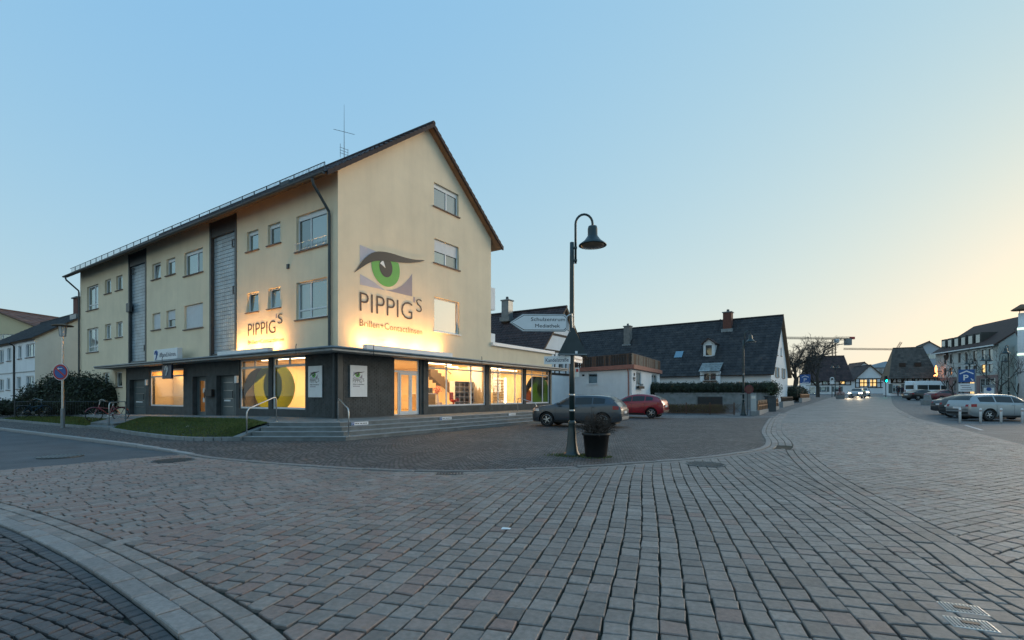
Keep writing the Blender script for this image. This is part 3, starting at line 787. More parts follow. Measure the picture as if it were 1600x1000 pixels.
MB().tube([(-.10,.12,3.1),(-.10,.12,.5)], .05, 8).build('downpipe', X['greymetal'], bld)
# snow guard along the eave
sg = MB(); sx, sz = -.52, ze + .2*RS + .06
y = .1
for h in (.06, .36): sg.tube([(sx, .1, sz+h), (sx, 29.1, sz+h)], .018, 5)
while y < 29.1: sg.tube([(sx, y, sz), (sx, y, sz+.36)], .02, 5); y += 1.0
sgo = sg.build('snow_guard', X['greymetal'], roof)
sg = MB(); y = .1
while y < 9: sg.tube([(sx, y, sz+.06), (sx, y, sz+.36)], .009, 4); y += .09
while y < 29.0: sg.tube([(sx, y, sz+.06), (sx, y, sz+.36)], .006, 3); y += .13
sg.build('guard_mesh', X['greymetal'], roof)
MB().box(.05, .45, 3.4, 4.1, ze+.72, ze+.92).build('roof_hatch', X['greymetal'], roof, bevel=.02)
an = thing('antenna', 'thin aerial mast with short cross rods on the ridge of the cream building', 'antenna', tuple(bpt(5.1, 6.24, zr)), BROT)
MB().tube([(0,0,0),(0,0,3.1)], [.022,.006], 6).build('mast', X['greymetal'], an)
MB().tube([(-.5,.25,1.6),(.5,-.25,1.6)], .012, 5).build('cross_rod', X['greymetal'], an)
b = MB()
for z in (.35,.5,.65): b.tube([(-.28,0,z),(.28,0,z+.06)], .011, 5)
b.tube([(-.25,0,.1),(-.25,0,.85)], .011, 5); b.tube([(.25,0,.1),(.25,0,.75)], .011, 5)
b.build('dipole', X['greymetal'], an)

# ---- ground floor: dark cladding with shop windows
TERR = .53
def zfl(u): return TERR if u > -3 else TERR - .016*(-3-u)        # the path falls gently to the left
GFW = [(-17.42,-13.11,.80,2.88),(-12.07,-10.6,.36,2.40),(-9.55,-7.68,.40,2.40),(-7.40,-4.92,.80,3.10),(-4.63,-2.17,.82,3.10),(-20.3,-17.9,.25,2.36)]
w = MB(LT); holed(w, -20.72, 0, -.3, 3.2, GFW, w=.02, depth=.30); w.poly([(-20.72,.02,-.3),(-20.72,.02,3.2),(-20.72,-.02,3.2),(-20.72,-.02,-.3)])
w.build('dark_cladding', X['slate'], bld)
GGW = [(2.96,4.57,TERR,3.08),(5.14,9.77,.88,3.08),(10.07,13.73,.88,3.08),(14.01,17.05,.88,3.08)]
w = MB(GT); holed(w, 0, 17.3, -.3, 3.2, GGW, w=.02, depth=.22)
w.build('dark_cladding', X['slate'], bld)
# tall split-face bricks on the corner: thin courses standing proud
br = MB(GT); br2 = MB(LT)
for mb_, ua, ub in ((br, .25, 2.94), (br2, -2.12, -.25)):
    z = TERR + .05; j = 0
    while z < 3.0:
        u = ua + (0 if j % 2 else -.11)
        while u < ub:
            u1 = min(u + .235, ub); u0_ = max(u, ua)
            if u1 - u0_ > .03: mb_.box(u0_+.004, u1-.004, .012 - rnd.uniform(0, .014), .03, z+.004, z+.068)
            u += .24
        z += .075; j += 1
br.build('bricks', X['slate'], bld, kind='stuff'); br2.build('bricks', X['slate'], bld, kind='stuff')
MB().box(-.03, .22, -.03, .22, -.1, 3.1).build('corner_post', X['greymetal'], bld, bevel=.01)
for u in (4.75,): MB(GT).box(u-.0, u+.3, -.03, .2, TERR-.1, 3.09).build('pillar', X['slate'], bld)

# shop windows: frames, panes
sh = dict(gm=X['shop'], sill=False, w=.10, fr=.08, m=X['white'])
def shop(T, a, b, c, d, cols, trans):
    o = window(bld, T, a, b, c, d, cols=cols, transom=trans, name='shop_window', **sh); return o
shop(LT, *GFW[3], [.42] if False else 1, None); shop(LT, *GFW[4], 1, None)
for (a, b, c, d) in (GFW[3], GFW[4]):
    f = MB(LT); f.box(a+.08, b-.08, .095, .148, 2.66, 2.76); f.box((a+b)/2-.05, (a+b)/2+.05, .096, .147, 2.76, 3.02); f.build('transom_frame', X['white'], bld)
shop(GT, *GGW[1], [.30,.73], 1.86); shop(GT, *GGW[2], [.27,.76], 1.86); shop(GT, *GGW[3], [.27,.72], 1.86)
window(bld, LT, *GFW[0], cols=1, transom=None, name='shop_window', **sh)
# glazed shop door on the gable
a, b, c, d = GGW[0]
f = MB(GT)
for q in ((a, a+.07, c, d), (b-.07, b, c, d), (a+.07, b-.07, d-.07, d), (a+.07, b-.07, d-.62, d-.54), (a+.30, a+.37, c, d-.62), (a+.07, b-.07, c, c+.05)): f.box(q[0], q[1], .10, .16, q[2], q[3])
dr = f.build('door_frame', X['white'], bld)
f = MB(GT); x0, x1, x2 = a+.38, a+1.05, b-.07
for (p, q) in ((x0, x1), (x1+.01, x2)):
    for r in ((p, p+.09, c+.05, d-.63), (q-.09, q, c+.05, d-.63), (p+.09, q-.09, c+.05, c+.17), (p+.09, q-.09, d-.73, d-.63)): f.box(r[0], r[1], .085, .135, r[2], r[3])
ds = f.build('shop_door', X['white'], bld)
f = MB(GT)
for (p, q, r, s_) in ((x0+.09, x1-.09, c+.17, d-.73), (x1+.10, x2-.09, c+.17, d-.73), (a+.07, a+.30, c+.05, d-.63), (a+.07, b-.07, d-.54, d-.07)): f.box(p, q, .115, .121, r, s_)
f.build('pane', X['shop'], ds)
MB(GT).tube([(x1-.05,.03,c+.8),(x1-.05,.03,c+1.6)], .016, 6).build('door_handle', X['steel'], ds)
# house doors on the long side
X['doorgrey'] = mat('blue grey door paint', (.10,.125,.13), .45, .1, 4)
for (a, b, c, d), lit in ((GFW[1], True), (GFW[2], False), (GFW[5], False)):
    f = MB(LT)
    for q in ((a, a+.09, c, d), (b-.09, b, c, d), (a+.09, b-.09, d-.09, d)): f.box(q[0], q[1], .26, .34, q[2], q[3])
    f.build('door_frame', X['doorgrey'], bld)
    f = MB(LT); sp = a + (b-a)*(.66 if not lit else .62)
    if lit:
        for q in ((a+.09, a+.22, c, d-.09), (sp-.12, sp, c, d-.09), (a+.22, sp-.12, c, c+.2), (a+.22, sp-.12, d-.22, d-.09)): f.box(q[0], q[1], .28, .33, q[2], q[3])
        do = f.build('door', X['doorgrey'], bld)
        MB(LT).box(a+.22, sp-.12, .30, .31, c+.2, d-.22).build('pane', X['shop'], do)
        MB(LT).box(sp+.02, b-.09, .30, .31, c, d-.09).build('side_pane', X['glass'], do)
        for zz in (1.05, 1.55): MB(LT).box(a+.55, a+.72, .285, .297, zz, zz+.25).build('notice', X['signwhite'], do)
    else:
        f.box(a+.09, sp, .28, .33, c, d-.09); do = f.build('door', X['doorgrey'], bld, bevel=.006)
        MB(LT).box(sp+.01, b-.09, .285, .33, c, d-.09).build('side_panel', X['doorgrey'], do, bevel=.006)
        for k in range(4):
            MB(LT).box(a+.22, sp-.14, .262, .283, c+.45+k*.4, c+.475+k*.4).build('strip', X['steel'], do)
        MB(LT).box(a+.3, sp-.35, .255, .284, c+.72, c+.80).build('letter_slot', X['white'], do)
    MB(LT).tube([(sp-.06,.22,c+.9),(sp-.06,.22,c+1.25)], .018, 6).build('door_handle', X['black'], do)
for u in (-7.62, -17.72): MB(LT).box(u, u+.2, -.10, .02, 2.0, 2.35).build('wall_lamp', X['white'], bld, bevel=.02)
mb_ = MB(LT).box(-10.42, -9.72, -.14, .02, 1.35, 1.72).build('mailbox', X['black'], None, bevel=.015); mb_.parent = None
mb_.matrix_world = Matrix.Translation((BC[0], BC[1], 0)) @ Matrix.Rotation(BROT, 4, 'Z'); tag(mb_, 'black wall mailbox between the two entrance doors', 'mailbox')

# ---- canopy running round the corner
cp = MB(); cw = .92
cp.prism([(-cw,-cw),(17.75,-cw),(17.75,.03),(.03,.03),(.03,22.9),(-cw,22.9)], 3.10, 3.20)
can = cp.build('canopy', X['canopy'] if 'canopy' in X else mat('pale canopy soffit', (.42,.40,.37), .8, .12, 2), bld)
fa = MB(); fa.box(-cw-.03, -cw, -cw-.03, 22.93, 3.08, 3.24); fa.box(-cw, 17.78, -cw-.03, -cw, 3.08, 3.24); fa.box(17.75, 17.78, -cw, .03, 3.08, 3.24); fa.box(-cw, .03, 22.9, 22.93, 3.08, 3.24)
fa.build('fascia', X['zinc'], can)
tp = MB(); tp.prism([(-cw,-cw),(17.75,-cw),(17.75,-.002),(-.002,-.002),(-.002,22.9),(-cw,22.9)], 3.204, 3.23); tp.build('canopy_top', X['zinc'], can)
gb = MB(); gb.tube([(-cw-.08, 22.8, 3.2), (-cw-.08, -cw-.08, 3.2), (17.7, -cw-.08, 3.2)], .045, 7); gb.build('canopy_gutter', X['zinc'], can, smooth=True)
for (x, y) in ((-cw-.10, 1.2), (.9, -cw-.10), (-cw-.1, 13.0), (8.0, -cw-.1)):
    MB().tube([(x, y, 3.0), (x, y, 3.34), (x+.05, y+.05, 3.42)], .016, 5).build('bracket', X['greymetal'], can)
# boxes hiding the sign lights
LB = MB(LT).box(-7.75, -3.55, -.80, -.55, 3.23, 3.43).build('light_box', X['white'], can, bevel=.01)
GB = MB(GT).box(.75, 5.95, -.80, -.55, 3.23, 3.45).build('light_box', X['white'], can, bevel=.01)
tb = MB(LT); tb.box(-7.6, -3.7, -.53, -.47, 3.25, 3.29); tb.build('light_tube', emit('warm tube', (1,.72,.36), 1.2), can)
tb = MB(GT); tb.box(.9, 5.8, -.53, -.47, 3.25, 3.29); tb.build('light_tube', emit('warm tube', (1,.72,.36), 1.2), can)
def area(name, loc, size, power, direction, col=(1,.66,.30), parent=None):
    l = bpy.data.lights.new(name, 'AREA'); l.shape = 'RECTANGLE'; l.size, l.size_y = size; l.energy = power; l.color = col
    o = bpy.data.objects.new(name, l); COL.objects.link(o); o.parent = parent; o.location = loc
    d_ = Vector(direction).normalized(); z_ = -d_; x_ = Vector((0,0,1)).cross(z_)
    if x_.length < 1e-4: x_ = Vector((1,0,0))
    x_.normalize(); y_ = z_.cross(x_); o.rotation_euler = Matrix((x_, y_, z_)).transposed().to_euler(); return o
FP_ = 15.0
# four short floodlights in each box, as the scallops on the wall show
def flood(T, us, w_, dirw, powr):
    for u in us:
        p = T @ Vector((u, w_, 3.31)); d = T.to_3x3() @ Vector((0, dirw, 1))
        l = bpy.data.lights.new('floodlight', 'SPOT'); l.energy = powr; l.spot_size = rad(128); l.spot_blend = .9; l.shadow_soft_size = .16; l.color = (1,.54,.18)
        o = bpy.data.objects.new('floodlight', l); COL.objects.link(o); o.parent = can; o.location = p
        o.rotation_euler = d.to_track_quat('-Z', 'Y').to_euler()
flood(LT, (-7.2,-5.65,-4.1), -.44, .40, 12.0)
flood(GT, (1.2,2.75,4.2,5.6), -.44, .40, 12.0)
area('light_strip', LT @ Vector((-5.65,-.45,3.31)), (4.0,.10), FP_, LT.to_3x3() @ Vector((0,.55,1)), (1,.50,.15), can)
area('light_strip', GT @ Vector((3.35,-.45,3.31)), (5.0,.10), FP_*1.25, GT.to_3x3() @ Vector((0,.55,1)), (1,.50,.15), can)

# ---- signs painted and mounted
text('PIPPIG', .85, X['letter'], bld, GT @ TR(1.05, -.012, 4.88), width=2.98, off=-.012)
text('S', .66, X['letter'], bld, GT @ TR(4.28, -.012, 5.31), width=.38, off=-.012)
X['lav'] = mat('pale lavender wall paint', (.50,.48,.53), .8, .06, 2)
X['mauve'] = mat('mauve grey wall paint', (.36,.32,.35), .8, .06, 2)
X['eyegreen'] = mat('green iris paint', (.13,.42,.08), .6, .08, 2)
text('Brillen+Contactlinsen', .30, mat('brown fine lettering', (.16,.09,.045), .6, .05, 3), bld, GT @ TR(1.05, -.012, 4.27), width=3.62, off=-.012)
text('PIPPIG', .60, X['letter'], bld, LT @ TR(-6.55, -.012, 4.17), width=2.25, off=-.012)
text('S', .46, X['letter'], bld, LT @ TR(-4.12, -.012, 4.55), width=.36, off=-.012)
text("Brillen+Contactlinsen", .20, bpy.data.materials['brown fine lettering'], bld, LT @ TR(-6.55, -.012, 3.78), width=2.9, off=-.008)
MB(LT).box(-4.27, -4.19, -.014, -.004, 4.82, 5.0).build('apostrophe', X['mauve'], bld)
BROW = [(0.74,6.38),(0.91,6.59),(1.12,6.89),(1.33,7.12),(1.6,7.36),(1.92,7.52),(2.26,7.6),(2.73,7.65),(3.21,7.65),(3.71,7.66),(4.23,7.71),(4.83,7.82),(4.5,7.66),(4.1,7.54),(3.65,7.43),(3.09,7.34),(2.61,7.27),(2.09,7.17),(1.76,7.07),(1.49,6.93),(1.22,6.74),(0.96,6.54)]
def ell(cx, cz, rx, rz, n=40, z_hi=None):
    P = [(cx+rx*math.cos(2*PI*k/n), cz+rz*math.sin(2*PI*k/n)) for k in range(n)]
    return clip(P, (0, z_hi), (0, -1)) if z_hi else P
def flat(P, T, w_, th, m, par, name, s=1.0, o=(0,0)):
    """flat shape in a facade: polygon (u,z) at depth w_"""
    if area2(P) < 0: P = P[::-1]
    return MB(T).slab([(a*s+o[0], w_, b*s+o[1]) for a, b in P], th).build(name, m, par)
def catmull(P, n=4):
    Q = P + P[:1]; return smooth_line(Q, n)[:-1]
def emblem(par, T, w_, s, o, letterm=None, mirror=None):
    th = .002 if s < .5 else .004; st_ = th*1.3
    flat([(1.06,7.59),(1.06,6.87),(1.33,7.12),(1.62,7.37),(1.92,7.53)], T, w_, th, X['lav'], par, 'emblem_corner', s, o)
    flat([(1.07,6.39),(1.07,5.97),(2.40,5.97),(2.1,6.08),(1.8,6.2),(1.45,6.3)], T, w_, th, X['lav'], par, 'emblem_corner', s, o)
    flat([(4.03,7.02),(4.03,5.97),(2.43,5.98),(2.8,6.05),(3.09,6.17),(3.4,6.36),(3.65,6.58),(3.86,6.8)], T, w_, th, X['mauve'], par, 'emblem_corner', s, o)
    flat([(4.10,5.96),(4.22,5.96),(4.22,5.72),(4.10,5.72)], T, w_, th, X['mauve'], par, 'apostrophe', s, o)
    flat(ell(2.46, 6.95, .80, .81, 48, 7.32), T, w_-st_, th, X['eyegreen'], par, 'iris', s, o)
    flat(ell(2.45, 6.97, .37, .43, 40), T, w_-2*st_, th, X['inkblack'], par, 'pupil', s, o)
    flat([(2.11,7.07),(2.22,7.19),(2.30,7.21),(2.42,6.93)], T, w_-3*st_, th, X['signwhite'], par, 'highlight', s, o)
    flat(catmull(BROW, 3), T, w_-4*st_, th, X['inkblack'], par, 'brow', s, o)
emblem(bld, GT, -.006, 1.0, (0, 0))
def small_board(T, u0, u1, z0, z1, label):
    o = thing('sign_board', label, 'sign', tuple(bpt(0,0)), BROT, 'white boards with the eye emblem')
    MB(T).box(u0, u1, -.05, -.018, z0, z1).build('panel', X['signwhite'], o, bevel=.004)
    wd = u1-u0; s = wd*.72/4.1; off = (u0 + wd*.12 - .74*s, z0 + (z1-z0)*.60 - 5.97*s)
    emblem(o, T, -.052, s, off)
    text("PIPPIG", wd*.21, X['letter'], o, T @ TR(u0+wd*.15, -.052, z0+(z1-z0)*.455), width=wd*.52, off=-.01, extrude=.002)
    text("S", wd*.15, X['letter'], o, T @ TR(u0+wd*.72, -.052, z0+(z1-z0)*.495), width=wd*.09, off=-.01, extrude=.002)
    text("Brillen+Contactlinsen", wd*.055, X['letter'], o, T @ TR(u0+wd*.15, -.052, z0+(z1-z0)*.385), width=wd*.66, extrude=.002)
    MB(T).box(u0+wd*.15, u0+wd*.55, -.053, -.049, z0+(z1-z0)*.325, z0+(z1-z0)*.35).build('small_print', X['mauve'], o)
small_board(GT, .55, 1.40, 1.36, 2.64, 'white board with green eye emblem on the gable side of the corner')
small_board(LT, -1.86, -.95, 1.34, 2.62, 'white board with green eye emblem on the long side of the corner')
# hearing aid shop signs
o = thing('shop_sign', 'white box sign reading iffland.hören. with an ear mark above the canopy', 'sign', tuple(bpt(0,0)), BROT)
MB(LT).box(-14.75, -11.95, -.75, -.5, 3.30, 3.88).build('panel', X['signwhite'], o, bevel=.02)
text('iffland.hören.', .24, X['navy'], o, LT @ TR(-14.0, -.754, 3.46), width=1.95, extrude=.004)
def ear(par, T, u, w_, z, s, m):
    P = [(u + s*(.30*math.cos(a)), w_, z + s*(.25 + .28*math.sin(a))) for a in [rad(200-14*k) for k in range(17)]] + [(u+s*.10, w_, z-s*.02), (u-s*.02, w_, z-s*.32), (u-s*.16, w_, z-s*.36)]
    b = MB(T); b.tube(P, s*.065, 6); b.tube([(u-s*.1, w_, z+s*.3), (u, w_, z+s*.38), (u+s*.1, w_, z+s*.28), (u+s*.0, w_, z+s*.12)], s*.05, 6); b.build('ear_mark', m, par)
ear(o, LT, -14.42, -.755, 3.55, .50, X['signblue'])
o = thing('hanging_sign', 'dark navy square sign with a white ear mark under the canopy', 'sign', tuple(bpt(0,0)), BROT)
MB(LT).box(-14.05, -12.95, -.62, -.52, 2.30, 3.02).build('panel', X['navy'], o, bevel=.01)
ear(o, LT, -13.5, -.625, 2.68, .55, X['signwhite'])
MB(LT).box(-14.0, -12.9, -.6, -.54, 3.02, 3.1).build('bracket', X['greymetal'], o)

# ---- coloured eye foil on the shop windows
fb, fg, fd, fw = film('brown foil', (.075,.05,.03)), film('olive green foil', (.33,.36,.035)), film('dark brown foil', (.06,.045,.03)), film('pale foil', (.75,.66,.5))
fgreen = film('bright green foil', (.10,.20,.055)); fgrey = film('dark grey foil', (.045,.05,.05)); forange = film('orange foil', (.24,.125,.05))
def foil(P, T, wins, m, w_, name):
    for (a, b, c, d) in wins:
        Q = P
        for p, n in (((a+.08,0),(1,0)), ((b-.08,0),(-1,0)), ((0,c+.08),(0,1)), ((0,d-.44),(0,-1))): Q = clip(Q, p, n)
        if len(Q) > 2: flat(Q, T, w_, .002, m, bld, name)
wl = [GFW[3], GFW[4]]
foil(ell(-4.72, 1.75, 1.62, 1.12, 48), LT, wl, fg, .155, 'iris_foil')
foil(ell(-4.80, 1.86, .74, .74, 40), LT, wl, fd, .160, 'pupil_foil')
foil([(-5.4,2.10),(-5.0,2.42),(-4.92,1.75),(-5.2,1.95)], LT, wl, fw, .165, 'highlight_foil')
foil(catmull([(-7.5,1.0),(-7.3,1.75),(-6.9,2.35),(-6.3,2.62),(-5.6,2.74),(-4.9,2.82),(-4.1,2.80),(-3.3,2.9),(-3.2,2.74),(-4.0,2.66),(-4.7,2.52),(-5.3,2.42),(-5.9,2.14),(-6.5,1.88),(-7.0,1.55)], 3), LT, wl, fb, .170, 'brow_foil')
wc = [GGW[3]]
foil([(14.05,.9),(14.9,.9),(14.9,1.5),(14.05,2.2)], GT, wc, forange, .150, 'corner_foil')
foil(ell(15.95, 1.35, 1.2, 1.35, 44), GT, wc, fgreen, .155, 'iris_foil')
foil(ell(16.05, 1.85, .5, .58, 36), GT, wc, fgrey, .160, 'pupil_foil')
foil([(15.6,2.18),(15.86,2.38),(16.05,1.84)], GT, wc, fw, .165, 'highlight_foil')
foil(catmull([(14.05,1.35),(14.2,1.95),(14.6,2.4),(15.1,2.68),(15.8,2.85),(16.5,2.9),(17.2,2.95),(17.2,2.5),(16.4,2.42),(15.7,2.36),(15.1,2.12),(14.6,1.8)], 3), GT, wc, fgrey, .170, 'brow_foil')

# ---- inside the shops
X['floor_in'] = mat('light wood floor', (.35,.25,.14), .5, .15, 3)
X['green_in'] = mat('lime green wall', (.42,.48,.07), .8, .05, 2)
X['darkwood'] = mat('dark stair wood', (.07,.045,.03), .5, .2, 3)
X['oak'] = mat('oak cabinet', (.45,.30,.14), .55, .15, 3)
X['redp'] = mat('red lacquer', (.50,.03,.02), .35, .05, 3)
GLOW = emit('shop ceiling light', (1,.80,.50), 1.1)
def part(name, m, *boxes):
    b = MB()
    for q in boxes: b.box(*q)
    return b.build(name, m, bld)
part('shop_floor', X['floor_in'], (.33,17.1,.26,8.0,TERR-.1,TERR+.004), (.34,4.2,8.2,20.4,.2,.35))
part('shop_ceiling', X['cream_in'], (.33,17.1,.26,8.0,3.096,3.19), (.34,4.2,8.2,20.4,3.05,3.18))
part('partition', X['cream_in'], (.33,17.1,7.8,8.0,TERR,3.09), (1.9,2.05,.26,3.9,TERR,3.09), (16.95,17.1,.26,7.8,TERR,3.09), (13.4,13.5,2.2,7.8,TERR,3.09), (.33,4.2,8.2,8.3,.3,3.06), (4.1,4.2,8.3,20.4,.3,3.06), (.34,4.1,12.5,12.6,.35,3.05), (.34,4.1,17.6,17.7,.35,3.05), (.34,4.1,20.3,20.4,.3,3.05), (.34,4.1,10.3,10.4,.35,3.05))
part('green_wall', X['green_in'], (12.0,13.38,4.4,4.5,TERR,3.09), (10.6,11.6,7.72,7.78,TERR,3.0))
for q in ((6.2,8.2,1.2,1.35),(9.2,11.2,2.4,2.55),(12.0,13.2,1.4,1.55),(14.0,16.0,2.0,2.2),(3.2,4.6,2.2,2.35),(3.4,5.2,5.4,5.6)):
    part('ceiling_light', GLOW, (q[0],q[1],q[2],q[3],3.06,3.093))
for q in ((.6,.75,3.0,6.5),):
    part('ceiling_light', GLOW, (q[0],q[1],q[2],q[3],3.06,3.093))
part('ceiling_light', GLOW, (.5,.6,13.4,17.0,3.0,3.045))
WARM = (1.0,.62,.26)
IP = 19.0
for (x, y, sx, sy, p) in ((4.0,3.0,1.8,3.0,IP), (7.5,2.6,3.5,3.0,IP*1.6), (11.0,2.6,3.0,3.5,IP*1.5), (15.2,3.2,2.6,4.0,IP*1.2), (2.6,5.6,2.0,3.2,IP*1.0), (6.5,6.2,4,2,IP)):
    area('ceiling_lamp', (x, y, 3.04), (sx, sy), p, (0,0,-1), WARM, bld)
area('ceiling_lamp', (1.0, 15.1, 2.98), (.8, 3.8), IP*.55, (0,0,-1), (1.0,.55,.20), bld)
area('ceiling_lamp', (2.0, 11.3, 2.98), (.8, 1.0), IP*.12, (0,0,-1), (1.0,.55,.20), bld)
# staircase seen through the large window
b = MB()
for k in range(14):
    x = 8.5 + k*.29; z = 3.06 - k*.175
    b.box(x, x+.30, 3.0, 3.95, z-.20, z)
    if k < 13: b.add([(x,2.98,z-.55),(x+.30,2.98,z-.72),(x+.30,2.98,z-.02),(x,2.98,z-.02),(x,3.02,z-.55),(x+.30,3.02,z-.72),(x+.30,3.02,z-.02),(x,3.02,z-.02)], [(0,1,2,3),(7,6,5,4),(0,4,5,1),(3,2,6,7),(0,3,7,4),(1,5,6,2)])
sto = b.build('staircase', X['darkwood'], bld)
MB().tube([(9.6,2.95,3.0),(13.1,2.95,1.3)], .03, 6).build('handrail', X['darkwood'], sto)
b = MB()
for k in range(26): b.tube([(9.3+k*.135,3.97,.9),(9.3+k*.135,3.97,3.05)], .006, 4)
b.build('baluster_cords', X['steel'], sto)
def lt(name, label, cat, x, y, z, grp=None): return thing(name, label, cat, tuple(bpt(x, y, z)), BROT, grp)
o = lt('display_shelf', 'white grid shelf with dark boxes in the wide shop window', 'shelf', 8.5, 1.2, TERR)
b = MB()
for k in range(8): b.box(k*.42-.015, k*.42+.015, 0, .35, .25, 1.65)
for k in range(6): b.box(0, 7*.42, .005, .345, .25+k*.28-.012, .25+k*.28+.012)
b.box(-.02, 2.96, .35, .37, .2, 1.66); b.build('grid', X['signwhite'], o)
b = MB().box(-.3, 3.2, -.1, .45, 0, .22); b.build('plinth', X['darkwood'], o)
for i in range(7):
    for j in range(5):
        if j < 5 - i*.75 + .6: MB().box(i*.42+.05, i*.42+.36, .03, .33, .262+j*.28, .262+j*.28+.17).build('box', X['redp'] if (i, j) == (0, 1) else X['inkblack'], o)
o = lt('stool', 'bright red stool in the wide shop window', 'stool', 7.9, .8, TERR)
MB().lathe([(.16,0),(.15,.03),(.05,.06),(.05,.5),(.17,.55),(.19,.62),(.16,.66)], 16).build('seat', X['redp'], o, smooth=True)
MB().box(-.15,.15,.12,.18,.62,1.05).build('backrest', X['redp'], o, bevel=.03)
o = lt('counter', 'pale oak counter behind the left pane of the wide shop window', 'counter', 6.0, 1.4, TERR)
MB().box(0,1.15,0,.6,0,.95).build('cabinet', X['oak'], o, bevel=.01); MB().box(-.03,1.2,-.03,.63,.95,.99).build('top', X['signwhite'], o)
for k in range(5): MB().box(.1+k*.2,.24+k*.2,.1,.4,1.0,1.28).build('folder', X['inkblack'], o)
o = lt('bouquet', 'red flowers on the counter in the wide shop window', 'flowers', 7.6, 1.7, TERR)
b = MB(); b.lathe([(.09,.5),(.11,.55),(.06,.9),(.09,.95)], 12); b.box(-.2,.2,-.2,.2,0,.5); b.build('vase', X['signwhite'], o)
b = MB()
for k in range(60):
    v_ = Vector((rnd.gauss(0,1), rnd.gauss(0,1), rnd.gauss(0,1))).normalized()*rnd.uniform(.1,.24); c_ = Vector((0,0,1.2)) + v_
    b.lathe([(.0,-.03),(.045,0),(0,.03)], 6, tuple(c_))
b.build('blossoms', X['redp'], o)
for (x0, lab) in ((14.3, 'white wall rack with rows of spectacles behind the middle shop window'), (3.4, 'white wall rack with spectacles seen through the shop door')):
    o = lt('spectacle_rack', lab, 'rack', x0, 3.2 if x0 > 10 else 4.4, TERR)
    MB().box(0,1.9,0,.06,.1,2.1).build('panel', X['signwhite'], o)
    b = MB()
    for j in range(9):
        for i in range(8):
            x, z = .18+i*.215, .3+j*.2; b.box(x-.07,x-.008,-.06,-.03,z,z+.045); b.box(x+.008,x+.07,-.06,-.03,z,z+.045); b.box(x-.01,x+.01,-.05,-.035,z+.025,z+.04)
    b.build('spectacles', X['darkwood'], o, kind='stuff')
    b = MB()
    for j in range(9): b.box(.05,1.85,-.08,.0,.285+j*.2,.297+j*.2)
    b.build('ledge', X['cream_in'], o)
    MB().box(1.95,2.03,-.06,.0,.1,2.1).build('light_strip', emit('rack light', (1,.85,.6), 1.0), o)
o = lt('oak_cabinet', 'brown cabinet with drawers behind the eye foil of the left shop window', 'cabinet', .9, 7.0, TERR)
MB().box(0,1.1,0,.6,0,1.9).build('body', X['oak'], o)
for k in range(5): MB().box(.03,1.07,-.02,0,.06+k*.37,.38+k*.37).build('drawer', X['oak'], o, bevel=.006)
# display of the hearing shop: white stands with leaflets, dark panel behind
o = lt('display_stand', 'white stand with leaflets in the hearing shop window', 'display', .75, 14.4, .35)
X['paper'] = mat('pale leaflets', (.72,.66,.58), .7, .15, 12)
MB().box(0,.12,-.6,.35,.2,2.3).build('back_panel', X['signwhite'], o)
for k in range(4): MB().box(-.12,.0,-.55,.3,.5+k*.42,.53+k*.42).build('shelf', X['signwhite'], o)
for k in range(12): MB().box(-.1,-.05,-.5+(k % 4)*.2,-.36+(k % 4)*.2,.54+(k//4)*.42,.54+(k//4)*.42+rnd.uniform(.15,.28)).build('leaflet', (X['paper'], X['redp'], X['oak'])[rnd.randrange(3)] if k % 3 == 0 else X['paper'], o)
part('display_back', X['cream_in'], (1.3,1.36,14.9,17.5,.4,2.9))
part('display_side', X['oak'], (1.3,1.36,13.8,14.2,.4,2.9), (1.3,1.36,12.7,13.2,.4,2.9))
text('iffland.hören.', .13, X['navy'], bld, LT @ TR(-17.05, .093, 1.0) @ Matrix.Rotation(rad(-90), 4, 'Y'), width=1.3, extrude=.002)
f = MB(LT); f.box(-17.34,-13.19,.094,.147,2.46,2.54); f.box(-15.4,-15.32,.096,.147,2.54,2.8); f.build('transom_frame', X['white'], bld)
f = MB(LT); f.box(-17.3,-15.42,.120,.126,2.55,2.79); f.box(-15.3,-13.2,.120,.126,2.55,2.79); f.build('transom_board', film('peach film', (.75,.5,.32)), bld)
# ================================================================== TERRACE, STEPS, LAWN
def ccw(P): return P if area2(P) > 0 else P[::-1]
def bxy(x, y): p = bpt(x, y); return (p.x, p.y)
terr = thing('terrace_steps', 'low concrete steps and terrace wrapping round the shop corner', 'steps', (0,0,0))
X['stepc'] = mat('weathered step concrete', (.17,.185,.185), .85, .25, 2.2, .5, 70, dirt=.6, dirtcol=(.075,.085,.08))
X['tread'] = mat('pale step edge', (.27,.28,.28), .8, .2, 4, .3, 80, dirt=.4, dirtcol=(.13,.14,.14))
RISE = TERR/4
def step_edge(k):
    Y = 16.3 - .31*k; c = -2.6 - .31*k; x = (Y - BC[1] - .5527*c) / .8334
    return [(-8.02-.13*k, Y), bxy(x, c), bxy(17.9, c)]
for k in range(4):
    e = step_edge(k); P = ccw(e + [bxy(17.9, .05), bxy(.05, .05), bxy(.05, 3.0), bxy(-1.95, 3.0)])
    MB().prism(P, -.15, TERR - RISE*k - .02).build('step' if k else 'terrace', X['stepc'], terr)
    n = MB()
    for a, b in ((e[0], e[1]), (e[1], e[2])):
        d = Vector((b[0]-a[0], b[1]-a[1])); d.normalize(); nr = Vector((d.y, -d.x)) * .014; q = Vector((-d.y, d.x)) * .32
        z1 = TERR - RISE*k
        n.prism(ccw([(a[0]+nr.x, a[1]+nr.y), (b[0]+nr.x, b[1]+nr.y), (b[0]+q.x, b[1]+q.y), (a[0]+q.x, a[1]+q.y)]), z1-.022-(.0 if a == e[0] else .0015), z1 - (.0 if a == e[0] else .0015))
    n.build('tread', X['tread'], terr)
e0, e3 = step_edge(0), step_edge(3)
